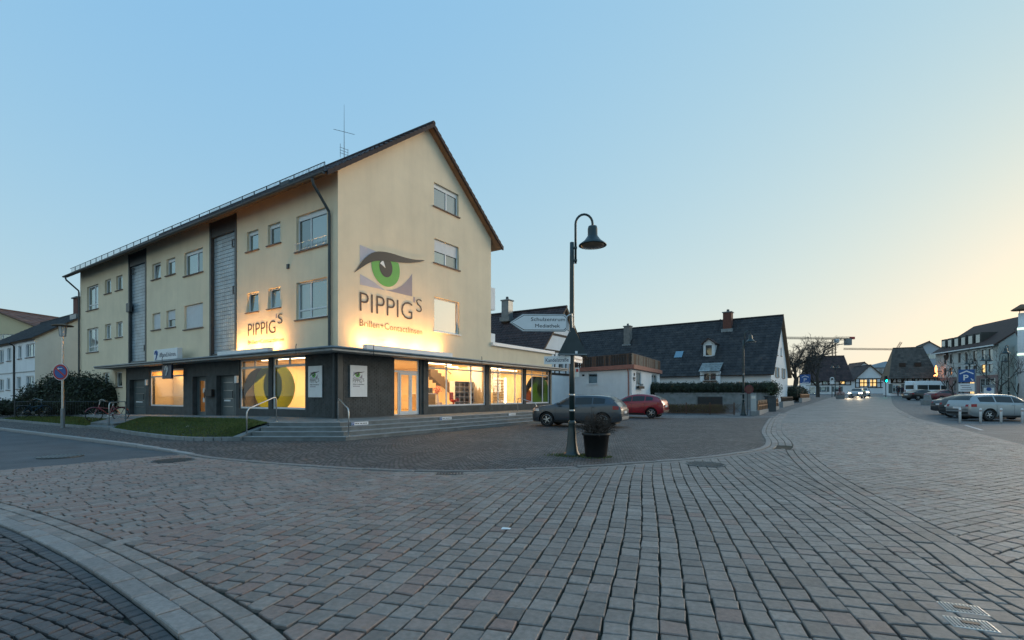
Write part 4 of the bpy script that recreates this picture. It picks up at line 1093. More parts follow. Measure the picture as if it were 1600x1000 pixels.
MB().add([(e0[0][0]-.02,e0[0][1]+.6,-.1),(e0[0][0]-.16,e0[0][1]+.6,-.1),(e3[0][0]-.26,e3[0][1]-.12,-.1),(e3[0][0]-.02,e3[0][1]-.12,-.1),
          (e0[0][0]-.02,e0[0][1]+.6,TERR+.03),(e0[0][0]-.16,e0[0][1]+.6,TERR+.03),(e3[0][0]-.26,e3[0][1]-.12,.14),(e3[0][0]-.02,e3[0][1]-.12,.14)],
         [(3,2,1,0),(4,5,6,7),(0,1,5,4),(1,2,6,5),(2,3,7,6),(3,0,4,7)]).build('cheek_wall', X['stepc'], terr)
zpath = lambda x, y: zfl(-max(0, ((x-BC[0])*-.8334 + (y-BC[1])*.5527)))
path = MB().prism(ccw([bxy(-1.95,3.0), bxy(.04,3.0), bxy(.04,23), bxy(-1.95,23)]), -.1, lambda x, y: zpath(x, y)-.012).build('path', X['concrete'], kind='structure')

# small blue and white parking plates on the top riser
for i, (u, wd, p) in enumerate(((-1.45,.72,True),(3.0,.72,True),(8.1,.62,False),(12.6,.6,False))):
    o = thing('step_plate', ('small white plate with blue parking mark on the steps at the corner', 'small white plate with blue parking mark below the shop door', 'small white plate on the top step beside the thin handrail', 'small white plate on the top step nearest the parked cars')[i], 'sign', tuple(bpt(0,0)), BROT, 'parking plates on the steps')
    MB().box(u, u+wd, -2.640, -2.618, TERR-.125, TERR-.02).build('plate', X['signwhite'], o)
    if p:
        MB().box(u+.005, u+.115, -2.645, -2.6405, TERR-.12, TERR-.025).build('blue_field', X['signblue'], o)
        text('P', .07, X['signwhite'], o, TR(u+.04, -2.646, TERR-.108), extrude=.002)
    b = MB()
    for k in range(5): b.box(u+.15+k*.11, u+.15+k*.11+rnd.uniform(.06,.095), -2.643, -2.6402, TERR-.085, TERR-.06)
    b.build('small_print', X['inkblack'], o)

def hoop(label, p0, p1, z0, z1, h0, h1, r=.021):
    o = thing('handrail', label, 'handrail', (p0[0], p0[1], z0), 0, 'tubular steel handrails')
    d = Vector((p1[0]-p0[0], p1[1]-p0[1], 0)); P = [(0,0,0),(0,0,h0-.12)]
    n = d.normalized()
    A = Vector((0,0,h0)); B = d + Vector((0,0,z1-z0+h1)); s = (B-A).normalized()
    P += [tuple(A+Vector((0,0,-.06))+s*.02), tuple(A+s*.1)]
    P += [tuple(B-s*.12), tuple(B-s*.04+Vector((0,0,-.03))), tuple(d+Vector((0,0,z1-z0+h1-.14))), tuple(d+Vector((0,0,z1-z0)))]
    MB().tube(P, r, 8).build('rail', X['steel'], o, smooth=True)
    for q, z in ((Vector((0,0,0)), 0), (d, z1-z0)):
        MB().lathe([(.05,z),(.05,z+.012),(.022,z+.02)], 10, (q.x, q.y, 0)).build('foot', X['steel'], o)
hoop('bent steel handrail on the left end of the corner steps', (-8.38,15.55), (-8.02,16.75), .1, TERR, .88, .86)
hoop('bent steel handrail at the point of the corner steps', (-5.92,16.75), (-5.16,15.55), TERR, .13, .80, .86)
q0, q1 = bxy(9.2,-2.45), bxy(9.5,-3.4); hoop('bent steel handrail on the steps near the parked cars', q0, q1, TERR, .13, .78, .86)
hoop('bent steel handrail beside the bicycle and the low path steps', (-17.15,20.95), (-17.7,22.55), .1, .2, 1.0, .95)

# lawn with its edging
F = smooth_line([(-16.0,19.75),(-13.2,17.5),(-10.24,15.55),(-8.72,15.5)], 6); Bk = []
n = len(F)
for i in range(n):
    t = i/(n-1)
    if t <= .75: Bk.append(bxy(-1.97, 12.2 + (2.9-12.2)*t/.75))
    else:
        q0 = bxy(-1.97, 2.9); k = (t-.75)/.25; Bk.append((q0[0]+(-8.16-q0[0])*k, q0[1]+(16.45-q0[1])*k))
lw = MB(); m_ = 7; V_ = []
def lawnz(i, j):
    t = j/(m_-1); b = Bk[i]; zb = zpath(*b)-.03; return .11 + (zb-.11)*t**.8 + .06*math.sin(PI*t)
for i in range(n):
    for j in range(m_):
        t = j/(m_-1); V_.append((F[i][0]*(1-t)+Bk[i][0]*t, F[i][1]*(1-t)+Bk[i][1]*t, lawnz(i, j)))
lw.add(V_, [(i*m_+j, (i+1)*m_+j, (i+1)*m_+j+1, i*m_+j+1) for i in range(n-1) for j in range(m_-1)])
lwn = lw.build('lawn', X['soil'], smooth=True, kind='structure')
GR = mat('grass blades', (.06,.085,.018), .8, .2, 2, tonecols=[(.045,.065,.012),(.085,.12,.022),(.13,.15,.04)])
gb = MB()
for k in range(22000):
    s = rnd.random()*(n-1.001); t = rnd.random()*(m_-1.001); i, j = int(s), int(t); a, c = s-i, t-j
    q = [Vector(V_[i*m_+j]), Vector(V_[(i+1)*m_+j]), Vector(V_[(i+1)*m_+j+1]), Vector(V_[i*m_+j+1])]
    p = q[0]*(1-a)*(1-c) + q[1]*a*(1-c) + q[2]*a*c + q[3]*(1-a)*c
    an_ = rnd.uniform(0, 6.28); h = rnd.uniform(.025,.06); d = Vector((math.cos(an_), math.sin(an_), 0))*.012; ln_ = Vector((rnd.uniform(-.03,.03), rnd.uniform(-.03,.03), h))
    gb.add([p-d, p+d, p+ln_], [(0,1,2)], max(0, min(1, rnd.gauss(.45,.25))))
grass = gb.build('grass', GR, kind='stuff'); tag(grass, 'short green grass of the lawn in front of the shops', 'grass')
for i in range(0, n-1):
    a, b = F[i], F[i+1]; d = Vector((b[0]-a[0], b[1]-a[1])); d.normalize(); r_ = Vector((d.y, -d.x))*.11
    MB().prism(ccw([(a[0], a[1]), (b[0]-d.x*.01, b[1]-d.y*.01), (b[0]+r_.x-d.x*.01, b[1]+r_.y-d.y*.01), (a[0]+r_.x, a[1]+r_.y)]), -.1, .125).build('edging_stone', X['concrete'], lwn, bevel=.01)
# low steps of the path to the left door, grass strip beside them
st_ = thing('path_steps', 'two low concrete steps leading to the left entrance', 'steps', (0,0,0))
MB().prism(ccw([(-18.2,20.95),(-16.1,19.85),(-18.0,24.3),(-20.9,26.2)]), -.1, .12).build('step', X['stepc'], st_, bevel=.012)
MB().prism(ccw([(-18.75,21.9),(-17.0,21.0),(-18.05,24.4),(-22.8,28.9)]), -.1, .215).build('step', X['stepc'], st_, bevel=.012)
g2 = MB().prism(ccw([(-28.5,27.5),(-18.35,21.2),(-19.2,23.2),(-24.6,29.9),(-30.5,30.5)]), -.1, .09).build('grass_strip', X['soil'], kind='structure')
P2 = [(-28.5,27.5),(-18.35,21.2),(-19.2,23.2),(-24.6,29.9),(-30.5,30.5)]
gb = MB(); c_ = 0
while c_ < 9000:
    p = Vector((rnd.uniform(-30,-18.4), rnd.uniform(21.2,30), .09))
    if not inside((p.x, p.y), P2): continue
    an_ = rnd.uniform(0, 6.28); d = Vector((math.cos(an_), math.sin(an_), 0))*.02; gb.add([p-d, p+d, p+Vector((rnd.uniform(-.03,.03), rnd.uniform(-.03,.03), rnd.uniform(.03,.09)))], [(0,1,2)], max(0, min(1, rnd.gauss(.45,.25)))); c_ += 1
g_ = gb.build('grass', GR, kind='stuff'); tag(g_, 'grass strip between the footway and the metal fence', 'grass')
MB().prism(ccw([(-28.6,27.4),(-18.3,21.1),(-18.2,21.22),(-28.5,27.55)]), -.1, .105).build('edging_stone', X['concrete'], g2)
tag(sc2.build('paper_scrap', X['signwhite']), 'white paper scrap lying on the lawn', 'litter').location = (-11.6, 17.6, .26)

# ================================================================== FOLIAGE
def leafcloud(mb, blobs, count, size, seed, flat_=.5):
    r = random.Random(seed); tot = sum(b[3]*b[4]*b[5] for b in blobs)
    for (cx, cy, cz, rx, ry, rz) in blobs:
        for k in range(int(count * rx*ry*rz / tot)):
            v = Vector((r.gauss(0,1), r.gauss(0,1), r.gauss(0,1))).normalized(); q = r.uniform(.60, 1.03) if r.random() < .85 else r.uniform(1.0, 1.14)
            p = Vector((cx+v.x*rx*q, cy+v.y*ry*q, cz+v.z*rz*q))
            if p.z < .05: continue
            d = (v*.7 + Vector((r.gauss(0,1), r.gauss(0,1), r.gauss(0,1)))*.7).normalized(); u = d.orthogonal().normalized(); w_ = d.cross(u); a = r.uniform(0, 6.28)
            e = (u*math.cos(a) + w_*math.sin(a)); f = d.cross(e); s = size*r.uniform(.6, 1.3)
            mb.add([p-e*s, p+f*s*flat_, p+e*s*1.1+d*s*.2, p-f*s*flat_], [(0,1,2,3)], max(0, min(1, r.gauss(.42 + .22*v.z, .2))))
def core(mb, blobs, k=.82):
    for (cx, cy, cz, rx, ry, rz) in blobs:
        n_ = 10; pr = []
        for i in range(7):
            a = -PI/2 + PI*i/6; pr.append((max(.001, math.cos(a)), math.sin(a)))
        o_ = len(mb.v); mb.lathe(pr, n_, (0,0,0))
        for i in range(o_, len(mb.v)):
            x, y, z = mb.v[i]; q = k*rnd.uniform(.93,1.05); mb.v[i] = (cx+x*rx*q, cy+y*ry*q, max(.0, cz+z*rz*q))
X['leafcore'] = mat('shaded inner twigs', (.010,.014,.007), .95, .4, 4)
def bush(name, label, cat, loc, blobs, count, size, seed, m=None, group=None, part='foliage', rz=0):
    o = thing(name, label, cat, loc, rz, group)
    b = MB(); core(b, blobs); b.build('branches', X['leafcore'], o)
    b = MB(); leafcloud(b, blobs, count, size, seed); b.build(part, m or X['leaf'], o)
    return o
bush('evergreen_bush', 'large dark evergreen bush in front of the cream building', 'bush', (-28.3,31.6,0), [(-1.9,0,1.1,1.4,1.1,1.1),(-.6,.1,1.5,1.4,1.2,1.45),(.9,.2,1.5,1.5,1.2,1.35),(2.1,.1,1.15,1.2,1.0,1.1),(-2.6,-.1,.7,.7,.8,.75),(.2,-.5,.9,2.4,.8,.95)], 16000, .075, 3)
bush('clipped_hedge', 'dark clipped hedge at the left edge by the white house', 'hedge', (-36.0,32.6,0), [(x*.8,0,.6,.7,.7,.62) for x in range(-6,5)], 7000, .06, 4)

# metal fence before the bush
fo = thing('metal_fence', 'thin dark metal bar fence in front of the evergreen bush', 'fence', (0,0,0))
FP = [Vector((-29.3,29.0,.09)), Vector((-26.6,29.3,.09)), Vector((-24.2,29.9,.09))]
for i in range(2):
    A, B = FP[i], FP[i+1]; L_ = (B-A).length; n_ = int(L_/.13)
    for z in (.12,.95): MB().tube([A+Vector((0,0,z)), B+Vector((0,0,z))], .018, 5).build('rail', X['greymetal'], fo)
    for k in range(n_): p = A.lerp(B, k/n_); MB().tube([p+Vector((0,0,.1)), p+Vector((0,0,.97))], .009, 4).build('bar', X['greymetal'], fo)
for p in FP: MB().tube([p-Vector((0,0,.1)), p+Vector((0,0,1.05))], .035, 6).build('post', X['greymetal'], fo)

# ================================================================== NO STOPPING SIGN ON ITS LAMP POST
o = thing('lamp_post', 'thin grey lamp post with flat round lantern left of the cream building', 'street lamp', (-19.4,21.25,0))
MB().tube([(0,0,-.1),(0,0,.85)], [.075,.07], 10).build('base', X['zinc'], o); MB().tube([(0,0,.85),(0,0,3.95)], [.045,.038], 8).build('pole', X['steel'], o)
MB().lathe([(.10,3.95),(.11,4.0),(.14,4.38),(.14,4.4)], 14).build('lantern', mat('frosted lantern glass', (.55,.56,.55), .3, .1, 5), o, smooth=True)
b = MB()
for k in range(6): a = k*PI/3; b.tube([(.115*math.cos(a),.115*math.sin(a),3.98),(.15*math.cos(a),.15*math.sin(a),4.4)], .008, 4)
b.build('cage', X['greymetal'], o)
MB().lathe([(.36,4.40),(.38,4.43),(.10,4.50),(0,4.52)], 20).build('lantern_roof', X['soffit'], o, smooth=True)
o = thing('no_stopping_sign', 'round blue and red no stopping sign with a small white arrow', 'road sign', (-19.40,21.16,2.42), rad(-4))
MB().lathe([(.36,-.01),(.36,.012),(0,.012)], 28, axis='y').build('plate', X['zinc'], o)
MB().lathe([(.355,-.016),(.355,-.0105),(0,-.0105)], 28, axis='y').build('white_rim', X['signwhite'], o)
MB().lathe([(.335,-.021),(.335,-.0165),(0,-.0165)], 28, axis='y').build('red_ring', X['signred'], o)
MB().lathe([(.26,-.026),(.26,-.0215),(0,-.0215)], 28, axis='y').build('blue_field', X['signblue'], o)
c_, s_ = math.cos(rad(-40)), math.sin(rad(-40)); P = [(a*c_-b_*s_, a*s_+b_*c_) for a, b_ in ((-.265,-.035),(.265,-.035),(.265,.035),(-.265,.035))]
flat(P, GT, -.0265, .004, X['signred'], o, 'bar')
flat([(-.13,.15),(-.07,.20),(-.07,.165),(.10,.165),(.10,.135),(-.07,.135),(-.07,.10)], GT, -.032, .003, X['signwhite'], o, 'arrow')
MB().tube([(0,.0,-.1),(0,.09,-.1)], .02, 6).build('clamp', X['steel'], o)

# ================================================================== BICYCLE
def bicycle(label, loc, rz, m):
    o = thing('bicycle', label, 'bicycle', loc, rz)
    for x in (-.53, .53):
        wv = MB(); R_ = .335; n_ = 26
        wv.tube([(x+R_*math.cos(2*PI*k/n_), 0, .345+R_*math.sin(2*PI*k/n_)) for k in range(n_+1)], .02, 6, cap=False)
        wo = wv.build('wheel', X['tyre'], o)
        s = MB()
        for k in range(14): a = 2*PI*k/14; s.tube([(x, .02*(-1)**k, .345), (x+.32*math.cos(a), 0, .345+.32*math.sin(a))], .0025, 3)
        s.tube([(x,-.05,.345),(x,.05,.345)], .022, 6); s.build('spokes', X['steel'], wo)
        MB().tube([(x+.365*math.cos(a), 0, .345+.365*math.sin(a)) for a in [rad(20+14*k) for k in range(10)]], .022, 5).build('mudguard', m, o)
    f = MB(); bb = (-.08,0,.30); st = (-.20,0,.78); hd = (.36,0,.72); hd2 = (.33,0,.85)
    for a, b in ((bb, st), (bb, hd), ((-.16,0,.62), hd), (bb, (-.53,0,.345)), (st, (-.53,0,.345)), (hd, hd2)): f.tube([a, b], .02, 6)
    f.tube([hd, (.53,0,.345)], .016, 6); f.build('frame', m, o)
    b = MB(); b.tube([hd2, (.30,0,1.02)], .014, 6); b.tube([(.06,.30,1.02),(.22,.27,1.10),(.33,.10,1.05),(.33,-.10,1.05),(.22,-.27,1.10),(.06,-.30,1.02)], .013, 6); b.build('handlebar', X['steel'], o)
    for s_ in (-1, 1): MB().tube([(.10,.29*s_,1.04),(-.02,.31*s_,1.0)], .018, 6).build('grip', X['soffit'], o)
    b = MB(); b.tube([st, (-.23,0,.90)], .014, 6); b.build('seat_post', X['steel'], o)
    b = MB(); b.slab([(-.38,-.09,.94),(-.38,.09,.94),(-.22,.08,.93),(-.02,.02,.93),(-.02,-.02,.93),(-.22,-.08,.93)][::-1], -.05); b.build('saddle', X['black'], o, bevel=.012)
    b = MB(); b.box(-.82,-.30,-.06,.06,.72,.735); b.tube([(-.7,.05,.72),(-.53,.05,.345)], .008, 4); b.tube([(-.7,-.05,.72),(-.53,-.05,.345)], .008, 4); b.build('luggage_rack', X['black'], o)
    b = MB(); b.lathe([(.09,-.06),(.09,-.05),(0,-.05)], 16, (-.08,0,.30), 'y'); b.tube([(-.08,-.08,.3),(.06,-.08,.2)], .012, 5); b.tube([(-.08,.08,.3),(-.22,.08,.4)], .012, 5); b.box(.01,.11,-.16,-.09,.19,.21); b.box(-.27,-.17,.09,.16,.39,.41); b.build('crank', X['steel'], o)
    return o
X['bikered'] = mat('dark red bicycle paint', (.22,.02,.035), .3, .1, 4, coat=.5)
bicycle('dark red city bicycle leaning by the metal fence', (-20.55,25.0,.1), rad(205), X['bikered']).rotation_euler = (rad(6), 0, rad(215))
bk = bicycle('dark blue bicycle parked against the left part of the fence', (-27.9,28.7,.1), 0, mat('dark blue bicycle paint', (.02,.06,.10), .3, .1, 4, coat=.5)); bk.rotation_euler = (rad(6), 0, rad(75))

# ================================================================== STREET LAMPS WITH BELL SHADE
def bell_lamp(label, loc, rz, H=5.74, arms=1):
    o = thing('street_lamp', label, 'street lamp', loc, rz, 'green arched street lamps')
    s = H/5.74
    MB().lathe([(.19,-.05),(.19,.05),(.17,.07),(.15,.12),(.118,.30),(.092,.62),(.08,.72),(.09,.75),(.09,.80),(.066,.84)], 18).build('base', X['lampgreen'], o, smooth=True)
    MB().lathe([(.066,.80),(.061,2.0),(.052,4.6*s),(.048,5.05*s),(.0,5.07*s)], 14).build('pole', X['lampgreen'], o, smooth=True)
    for z in (1.05, 1.42, 2.75*s): MB().lathe([(.066,z),(.070,z+.02),(.066,z+.04)], 14).build('band', X['steel'], o)
    for sg in ((1,) if arms == 1 else (1,-1)):
        P = [(.085*sg,0,4.55*s),(.085*sg,0,5.35*s)] + [((.085+.20-.20*math.cos(a))*sg,0,(5.48+.20*math.sin(a)*1.15)*s) for a in [PI*k/10 for k in range(11)]] + [(.485*sg,0,5.40*s)]
        MB().tube(P, .028, 8).build('arm', X['lampgreen'], o, smooth=True)
        b = MB(); 
        for z in (4.6, 4.9): b.box(min(0,.12*sg), max(0,.12*sg), -.045,.045, z*s, (z+.04)*s)
        b.build('arm_clamp', X['lampgreen'], o)
        sh = MB().lathe([(.05,5.44*s),(.10,5.42*s),(.115,5.36*s),(.115,5.20*s),(.14,5.16*s),(.20,5.08*s),(.325,4.985*s),(.33,4.965*s),(.31,4.965*s),(.18,5.05*s),(.10,5.07*s)], 22, (.485*sg,0,0)).build('shade', X['lampgreen'], o, smooth=True)
        MB().lathe([(.29,4.972*s),(.26,4.945*s),(.12,4.925*s),(0,4.92*s)], 20, (.485*sg,0,0)).build('lens', mat('bronze tinted lamp glass', (.22,.16,.11), .2, .2, 8), sh, smooth=True)
    return o
LP = (1.42, 11.66)
bell_lamp('tall dark green street lamp with bell shade beside the planter', (LP[0], LP[1], 0), rad(-4))
l2 = (15.75, 33.5); bell_lamp('dark green street lamp by the hedge of the farmhouse', (l2[0], l2[1], gz(*l2)), 0, 5.74)
# direction sign
o = thing('direction_sign', 'white arrow sign reading Schulzentrum Mediathek pointing left', 'road sign', (LP[0]-.08, LP[1]-.13, 2.93), rad(3))
ar = [(-1.40,.195),(-1.10,.40),(-.10,.40),(-.04,.34),(-.04,.05),(-.10,-.01),(-1.10,-.01)]
def inset(P, d):
    cx = sum(p[0] for p in P)/len(P); cz = sum(p[1] for p in P)/len(P); return [(p[0]+(cx-p[0])*d/.6, p[1]+(cz-p[1])*d/.2) for p in P]
flat(ar, GT, 0, .02, X['zinc'], o, 'frame'); flat(inset(ar, .012), GT, -.0205, -.004, X['signwhite'], o, 'plate') if False else None
flat(inset(ar, .014), GT, -.004, .003, X['signwhite'], o, 'plate'); flat(inset(ar, .030), GT, -.008, .003, X['inkblack'], o, 'border'); flat(inset(ar, .042), GT, -.012, .003, X['signwhite'], o, 'field')
text('Schulzentrum', .085, X['inkblack'], o, TR(-.90, -.0125, .235), width=.80, extrude=.003); text('Mediathek', .085, X['inkblack'], o, TR(-.80, -.0125, .085), width=.58, extrude=.003)
b = MB(); b.tube([(-.06,.01,.34),(.02,.02,.40),(.12,.08,.36)], .014, 6); b.tube([(-.06,.01,.05),(.02,.02,.0),(.12,.08,.04)], .014, 6); b.tube([(.07,.04,.42),(.09,.05,-.06)], .012, 6); b.build('bracket', X['steel'], o)
o = thing('yield_sign', 'back of a triangular sign in grey metal on the lamp pole', 'road sign', (LP[0], LP[1]-.11, 2.36), rad(6))
flat([(-.36,0),(.36,0),(.03,.66),(-.03,.66)], GT, 0, .008, mat('grey green sign back', (.030,.045,.05), .55, .2, 4), o, 'plate')
MB().box(-.34,.34,-.022,-.0085,.02,.045).build('rib', X['zinc'], o); MB().box(.06,.12,-.012,-.0085,.05,.11).build('sticker', X['signwhite'], o)
o = thing('street_name_sign', 'white street name plate reading Kandelstraße on the lamp pole', 'street sign', (LP[0]-.03, LP[1]-.10, 2.17), rad(-20))
MB().box(-.66,-.02,-.008,.012,0,.19).build('plate', X['signwhite'], o, bevel=.003); text('Kandelstraße', .095, X['navy'], o, TR(-.62,-.0085,.055), width=.56, extrude=.003)
o = thing('street_name_sign', 'small street name plate seen edge on behind the lamp pole', 'street sign', (LP[0]+.05, LP[1], 2.22), rad(62))
MB().box(.02,.55,-.008,.008,0,.15).build('plate', X['signwhite'], o); MB().box(-.04,.06,-.012,.012,.02,.05).build('clamp', X['steel'], o)
MB().box(.06,.5,-.011,-.008,.06,.09).build('small_print', X['navy'], o)
o = thing('sticker_plate', 'small reddish plate fixed to the lamp pole below the signs', 'sign', (LP[0]+.09, LP[1]-.09, 1.86)); MB().box(-.03,.07,-.01,.0,0,.22).build('plate', X['paper'], o)
MB().box(-.01,.05,-.013,-.0105,.12,.19).build('mark', X['signred'], o)
mo = MB()
for k in range(500):
    a = rnd.uniform(0, 6.28); r_ = rnd.uniform(.19,.42) if rnd.random() < .7 else rnd.uniform(.3,.6); p = Vector((LP[0]+r_*math.cos(a)*1.2, LP[1]+r_*math.sin(a)*.7, .006)); d = Vector((rnd.uniform(-.012,.012), rnd.uniform(-.012,.012), 0))
    mo.add([p-d, p+d, p+Vector((rnd.uniform(-.03,.03), rnd.uniform(-.03,.03), rnd.uniform(.015,.05)))], [(0,1,2)], rnd.random())
for k in range(300):
    a = rnd.uniform(0, 6.28); p = Vector((1.93+.30*math.cos(a)*rnd.uniform(.95,1.3), 11.4+.30*math.sin(a)*rnd.uniform(.95,1.2), .006)); d = Vector((rnd.uniform(-.012,.012), rnd.uniform(-.012,.012), 0)); mo.add([p-d, p+d, p+Vector((rnd.uniform(-.03,.03), rnd.uniform(-.03,.03), rnd.uniform(.01,.04)))], [(0,1,2)], rnd.random())
tag(mo.build('weeds', GR, kind='stuff'), 'green weeds around the foot of the street lamp', 'weeds')

# ================================================================== PLANTER
o = thing('planter', 'large black plastic planter pot beside the street lamp', 'planter', (1.95,11.42,.006))
MB().lathe([(.24,0),(.25,.02),(.30,.50),(.325,.50),(.33,.56),(.30,.56),(.285,.47),(0,.47)], 26).build('pot', X['black'], o, smooth=True)
MB().lathe([(.283,.44),(.27,.485),(0,.50)], 20).build('soil', X['soil'], o)
o = thing('dry_shrub', 'round leafless twiggy shrub growing in the black planter', 'shrub', (1.95,11.42,.49))
b = MB(); r = random.Random(5)
def twig(mb, p, d, l, rad_, depth):
    q = p + d*l; mid = p + d*l*.5 + Vector((r.gauss(0,.06), r.gauss(0,.06), r.gauss(0,.03)))*l
    mb.tube([p, mid, q], [rad_, rad_*.85, rad_*.6], 3, cap=False)
    if depth > 0:
        for k in range(r.choice((2,3,3))):
            e = (d + Vector((r.gauss(0,.55), r.gauss(0,.55), r.gauss(.05,.4)))).normalized(); twig(mb, q if k else mid, e, l*r.uniform(.55,.85), rad_*.62, depth-1)
for k in range(95):
    a = r.uniform(0, 6.28); t = r.uniform(0, 1.35); d = Vector((math.cos(a)*t, math.sin(a)*t, 1-.35*t)).normalized()
    twig(b, Vector((math.cos(a)*.10*r.random(), math.sin(a)*.10*r.random(), 0)), d, r.uniform(.17,.25), .010, 3)
b.build('twigs', mat('dry brown twigs', (.060,.045,.036), .9, .3, 8), o)
# ================================================================== CARS
from mathutils.bvhtree import BVHTree
def lerp_st(st, x):
    for a, b in zip(st[:-1], st[1:]):
        if b[0] <= x <= a[0]:
            t = (a[0]-x)/(a[0]-b[0]); return [a[i]+(b[i]-a[i])*t for i in range(len(a))]
    return list(st[0] if x > st[0][0] else st[-1])
def section(s):
    x, hw, zb, belt, top, wr = s
    cab = top - belt > .16
    P = [(0, zb), (.86*hw, zb), (.965*hw, zb+.09), (hw, zb+.26), (.995*hw, belt-.17), (.95*hw, belt)]
    P += [(wr+.04, top-.09), (wr*.84, top-.012), (0, top+.018)] if cab else [(.90*hw, max(belt+.005, top-.025)), (.70*hw, top), (0, top+.02)]
    return P
def cat3(a, b, c, d, t):
    return tuple(.5*(2*b[j] + (c[j]-a[j])*t + (2*a[j]-5*b[j]+4*c[j]-d[j])*t*t + (3*b[j]-a[j]-3*c[j]+d[j])*t**3) for j in range(len(b)))
def car_shell(st, wheels, wr_):
    mb = MB(); rings = []; S2 = []
    for i in range(len(st)-1):
        for k in range(4): S2.append(cat3(st[max(i-1,0)], st[i], st[i+1], st[min(i+2,len(st)-1)], k/4))
    S2.append(st[-1])
    for s in S2:
        H_ = section(s); ring = [(s[0], y, z) for y, z in H_] + [(s[0], -y, z) for y, z in H_[-2:0:-1]]; m = len(ring)
        rings.append([cat3(ring[i-1], ring[i], ring[(i+1) % m], ring[(i+2) % m], k/3) for i in range(m) for k in range(3)])
    n = len(rings[0])
    mb.add([p for r_ in rings for p in r_], [(i*n+k, i*n+(k+1) % n, (i+1)*n+(k+1) % n, (i+1)*n+k) for i in range(len(rings)-1) for k in range(n)] + [tuple(range(n-1, -1, -1)), tuple(range((len(rings)-1)*n, len(rings)*n))])
    me = mb.mesh('shell'); bm = bmesh.new(); bm.from_mesh(me); bmesh.ops.recalc_face_normals(bm, faces=bm.faces); bm.to_mesh(me); bm.free()
    ob = bpy.data.objects.new('shell', me); COL.objects.link(ob)
    bvh = BVHTree.FromPolygons([v.co.copy() for v in me.vertices], [tuple(p.vertices) for p in me.polygons])
    cutters = []
    for x in wheels:
        c = MB().lathe([(wr_*1.17, -1.2), (wr_*1.17, -.52)], 28, (x, 0, wr_*1.0), 'y'); cutters.append(c); c2 = MB().lathe([(wr_*1.17, .52), (wr_*1.17, 1.2)], 28, (x, 0, wr_*1.0), 'y'); cutters.append(c2)
    cm = MB()
    for c in cutters: cm.add(c.v, c.f)
    cme = cm.mesh('cut'); bm = bmesh.new(); bm.from_mesh(cme); bmesh.ops.recalc_face_normals(bm, faces=bm.faces); bm.to_mesh(cme); bm.free()
    co = bpy.data.objects.new('cut', cme); COL.objects.link(co)
    bo = ob.modifiers.new('b', 'BOOLEAN'); bo.operation = 'DIFFERENCE'; bo.object = co; bo.solver = 'EXACT'
    dg = bpy.context.evaluated_depsgraph_get(); dg.update()
    out = bpy.data.meshes.new_from_object(ob.evaluated_get(dg))
    out.polygons.foreach_set('use_smooth', [True]*len(out.polygons))
    try: out.set_sharp_from_angle(angle=rad(40))
    except Exception: pass
    bpy.data.objects.remove(ob); bpy.data.objects.remove(co)
    return out, bvh
def patch(bvh, grid, off=.007):
    """sheet of points pulled onto the body surface, slightly proud of it"""
    mb = MB(); R_ = len(grid); C_ = len(grid[0]); V_ = []
    for row_ in grid:
        for p in row_:
            co, nr, i, d = bvh.find_nearest(Vector(p)); V_.append(co + nr*off)
    for row_ in grid:
        for p in row_:
            co, nr, i, d = bvh.find_nearest(Vector(p)); V_.append(co - nr*.004)
    N_ = R_*C_; fs = [(i*C_+j, i*C_+j+1, (i+1)*C_+j+1, (i+1)*C_+j) for i in range(R_-1) for j in range(C_-1)]
    rim = [(0, j) for j in range(C_)] + [(i, C_-1) for i in range(1, R_)] + [(R_-1, j) for j in range(C_-2, -1, -1)] + [(i, 0) for i in range(R_-2, 0, -1)]
    for a, b in zip(rim, rim[1:]+rim[:1]):
        ia, ib = a[0]*C_+a[1], b[0]*C_+b[1]; fs.append((ia, ib, N_+ib, N_+ia))
    mb.add(V_, fs); return mb
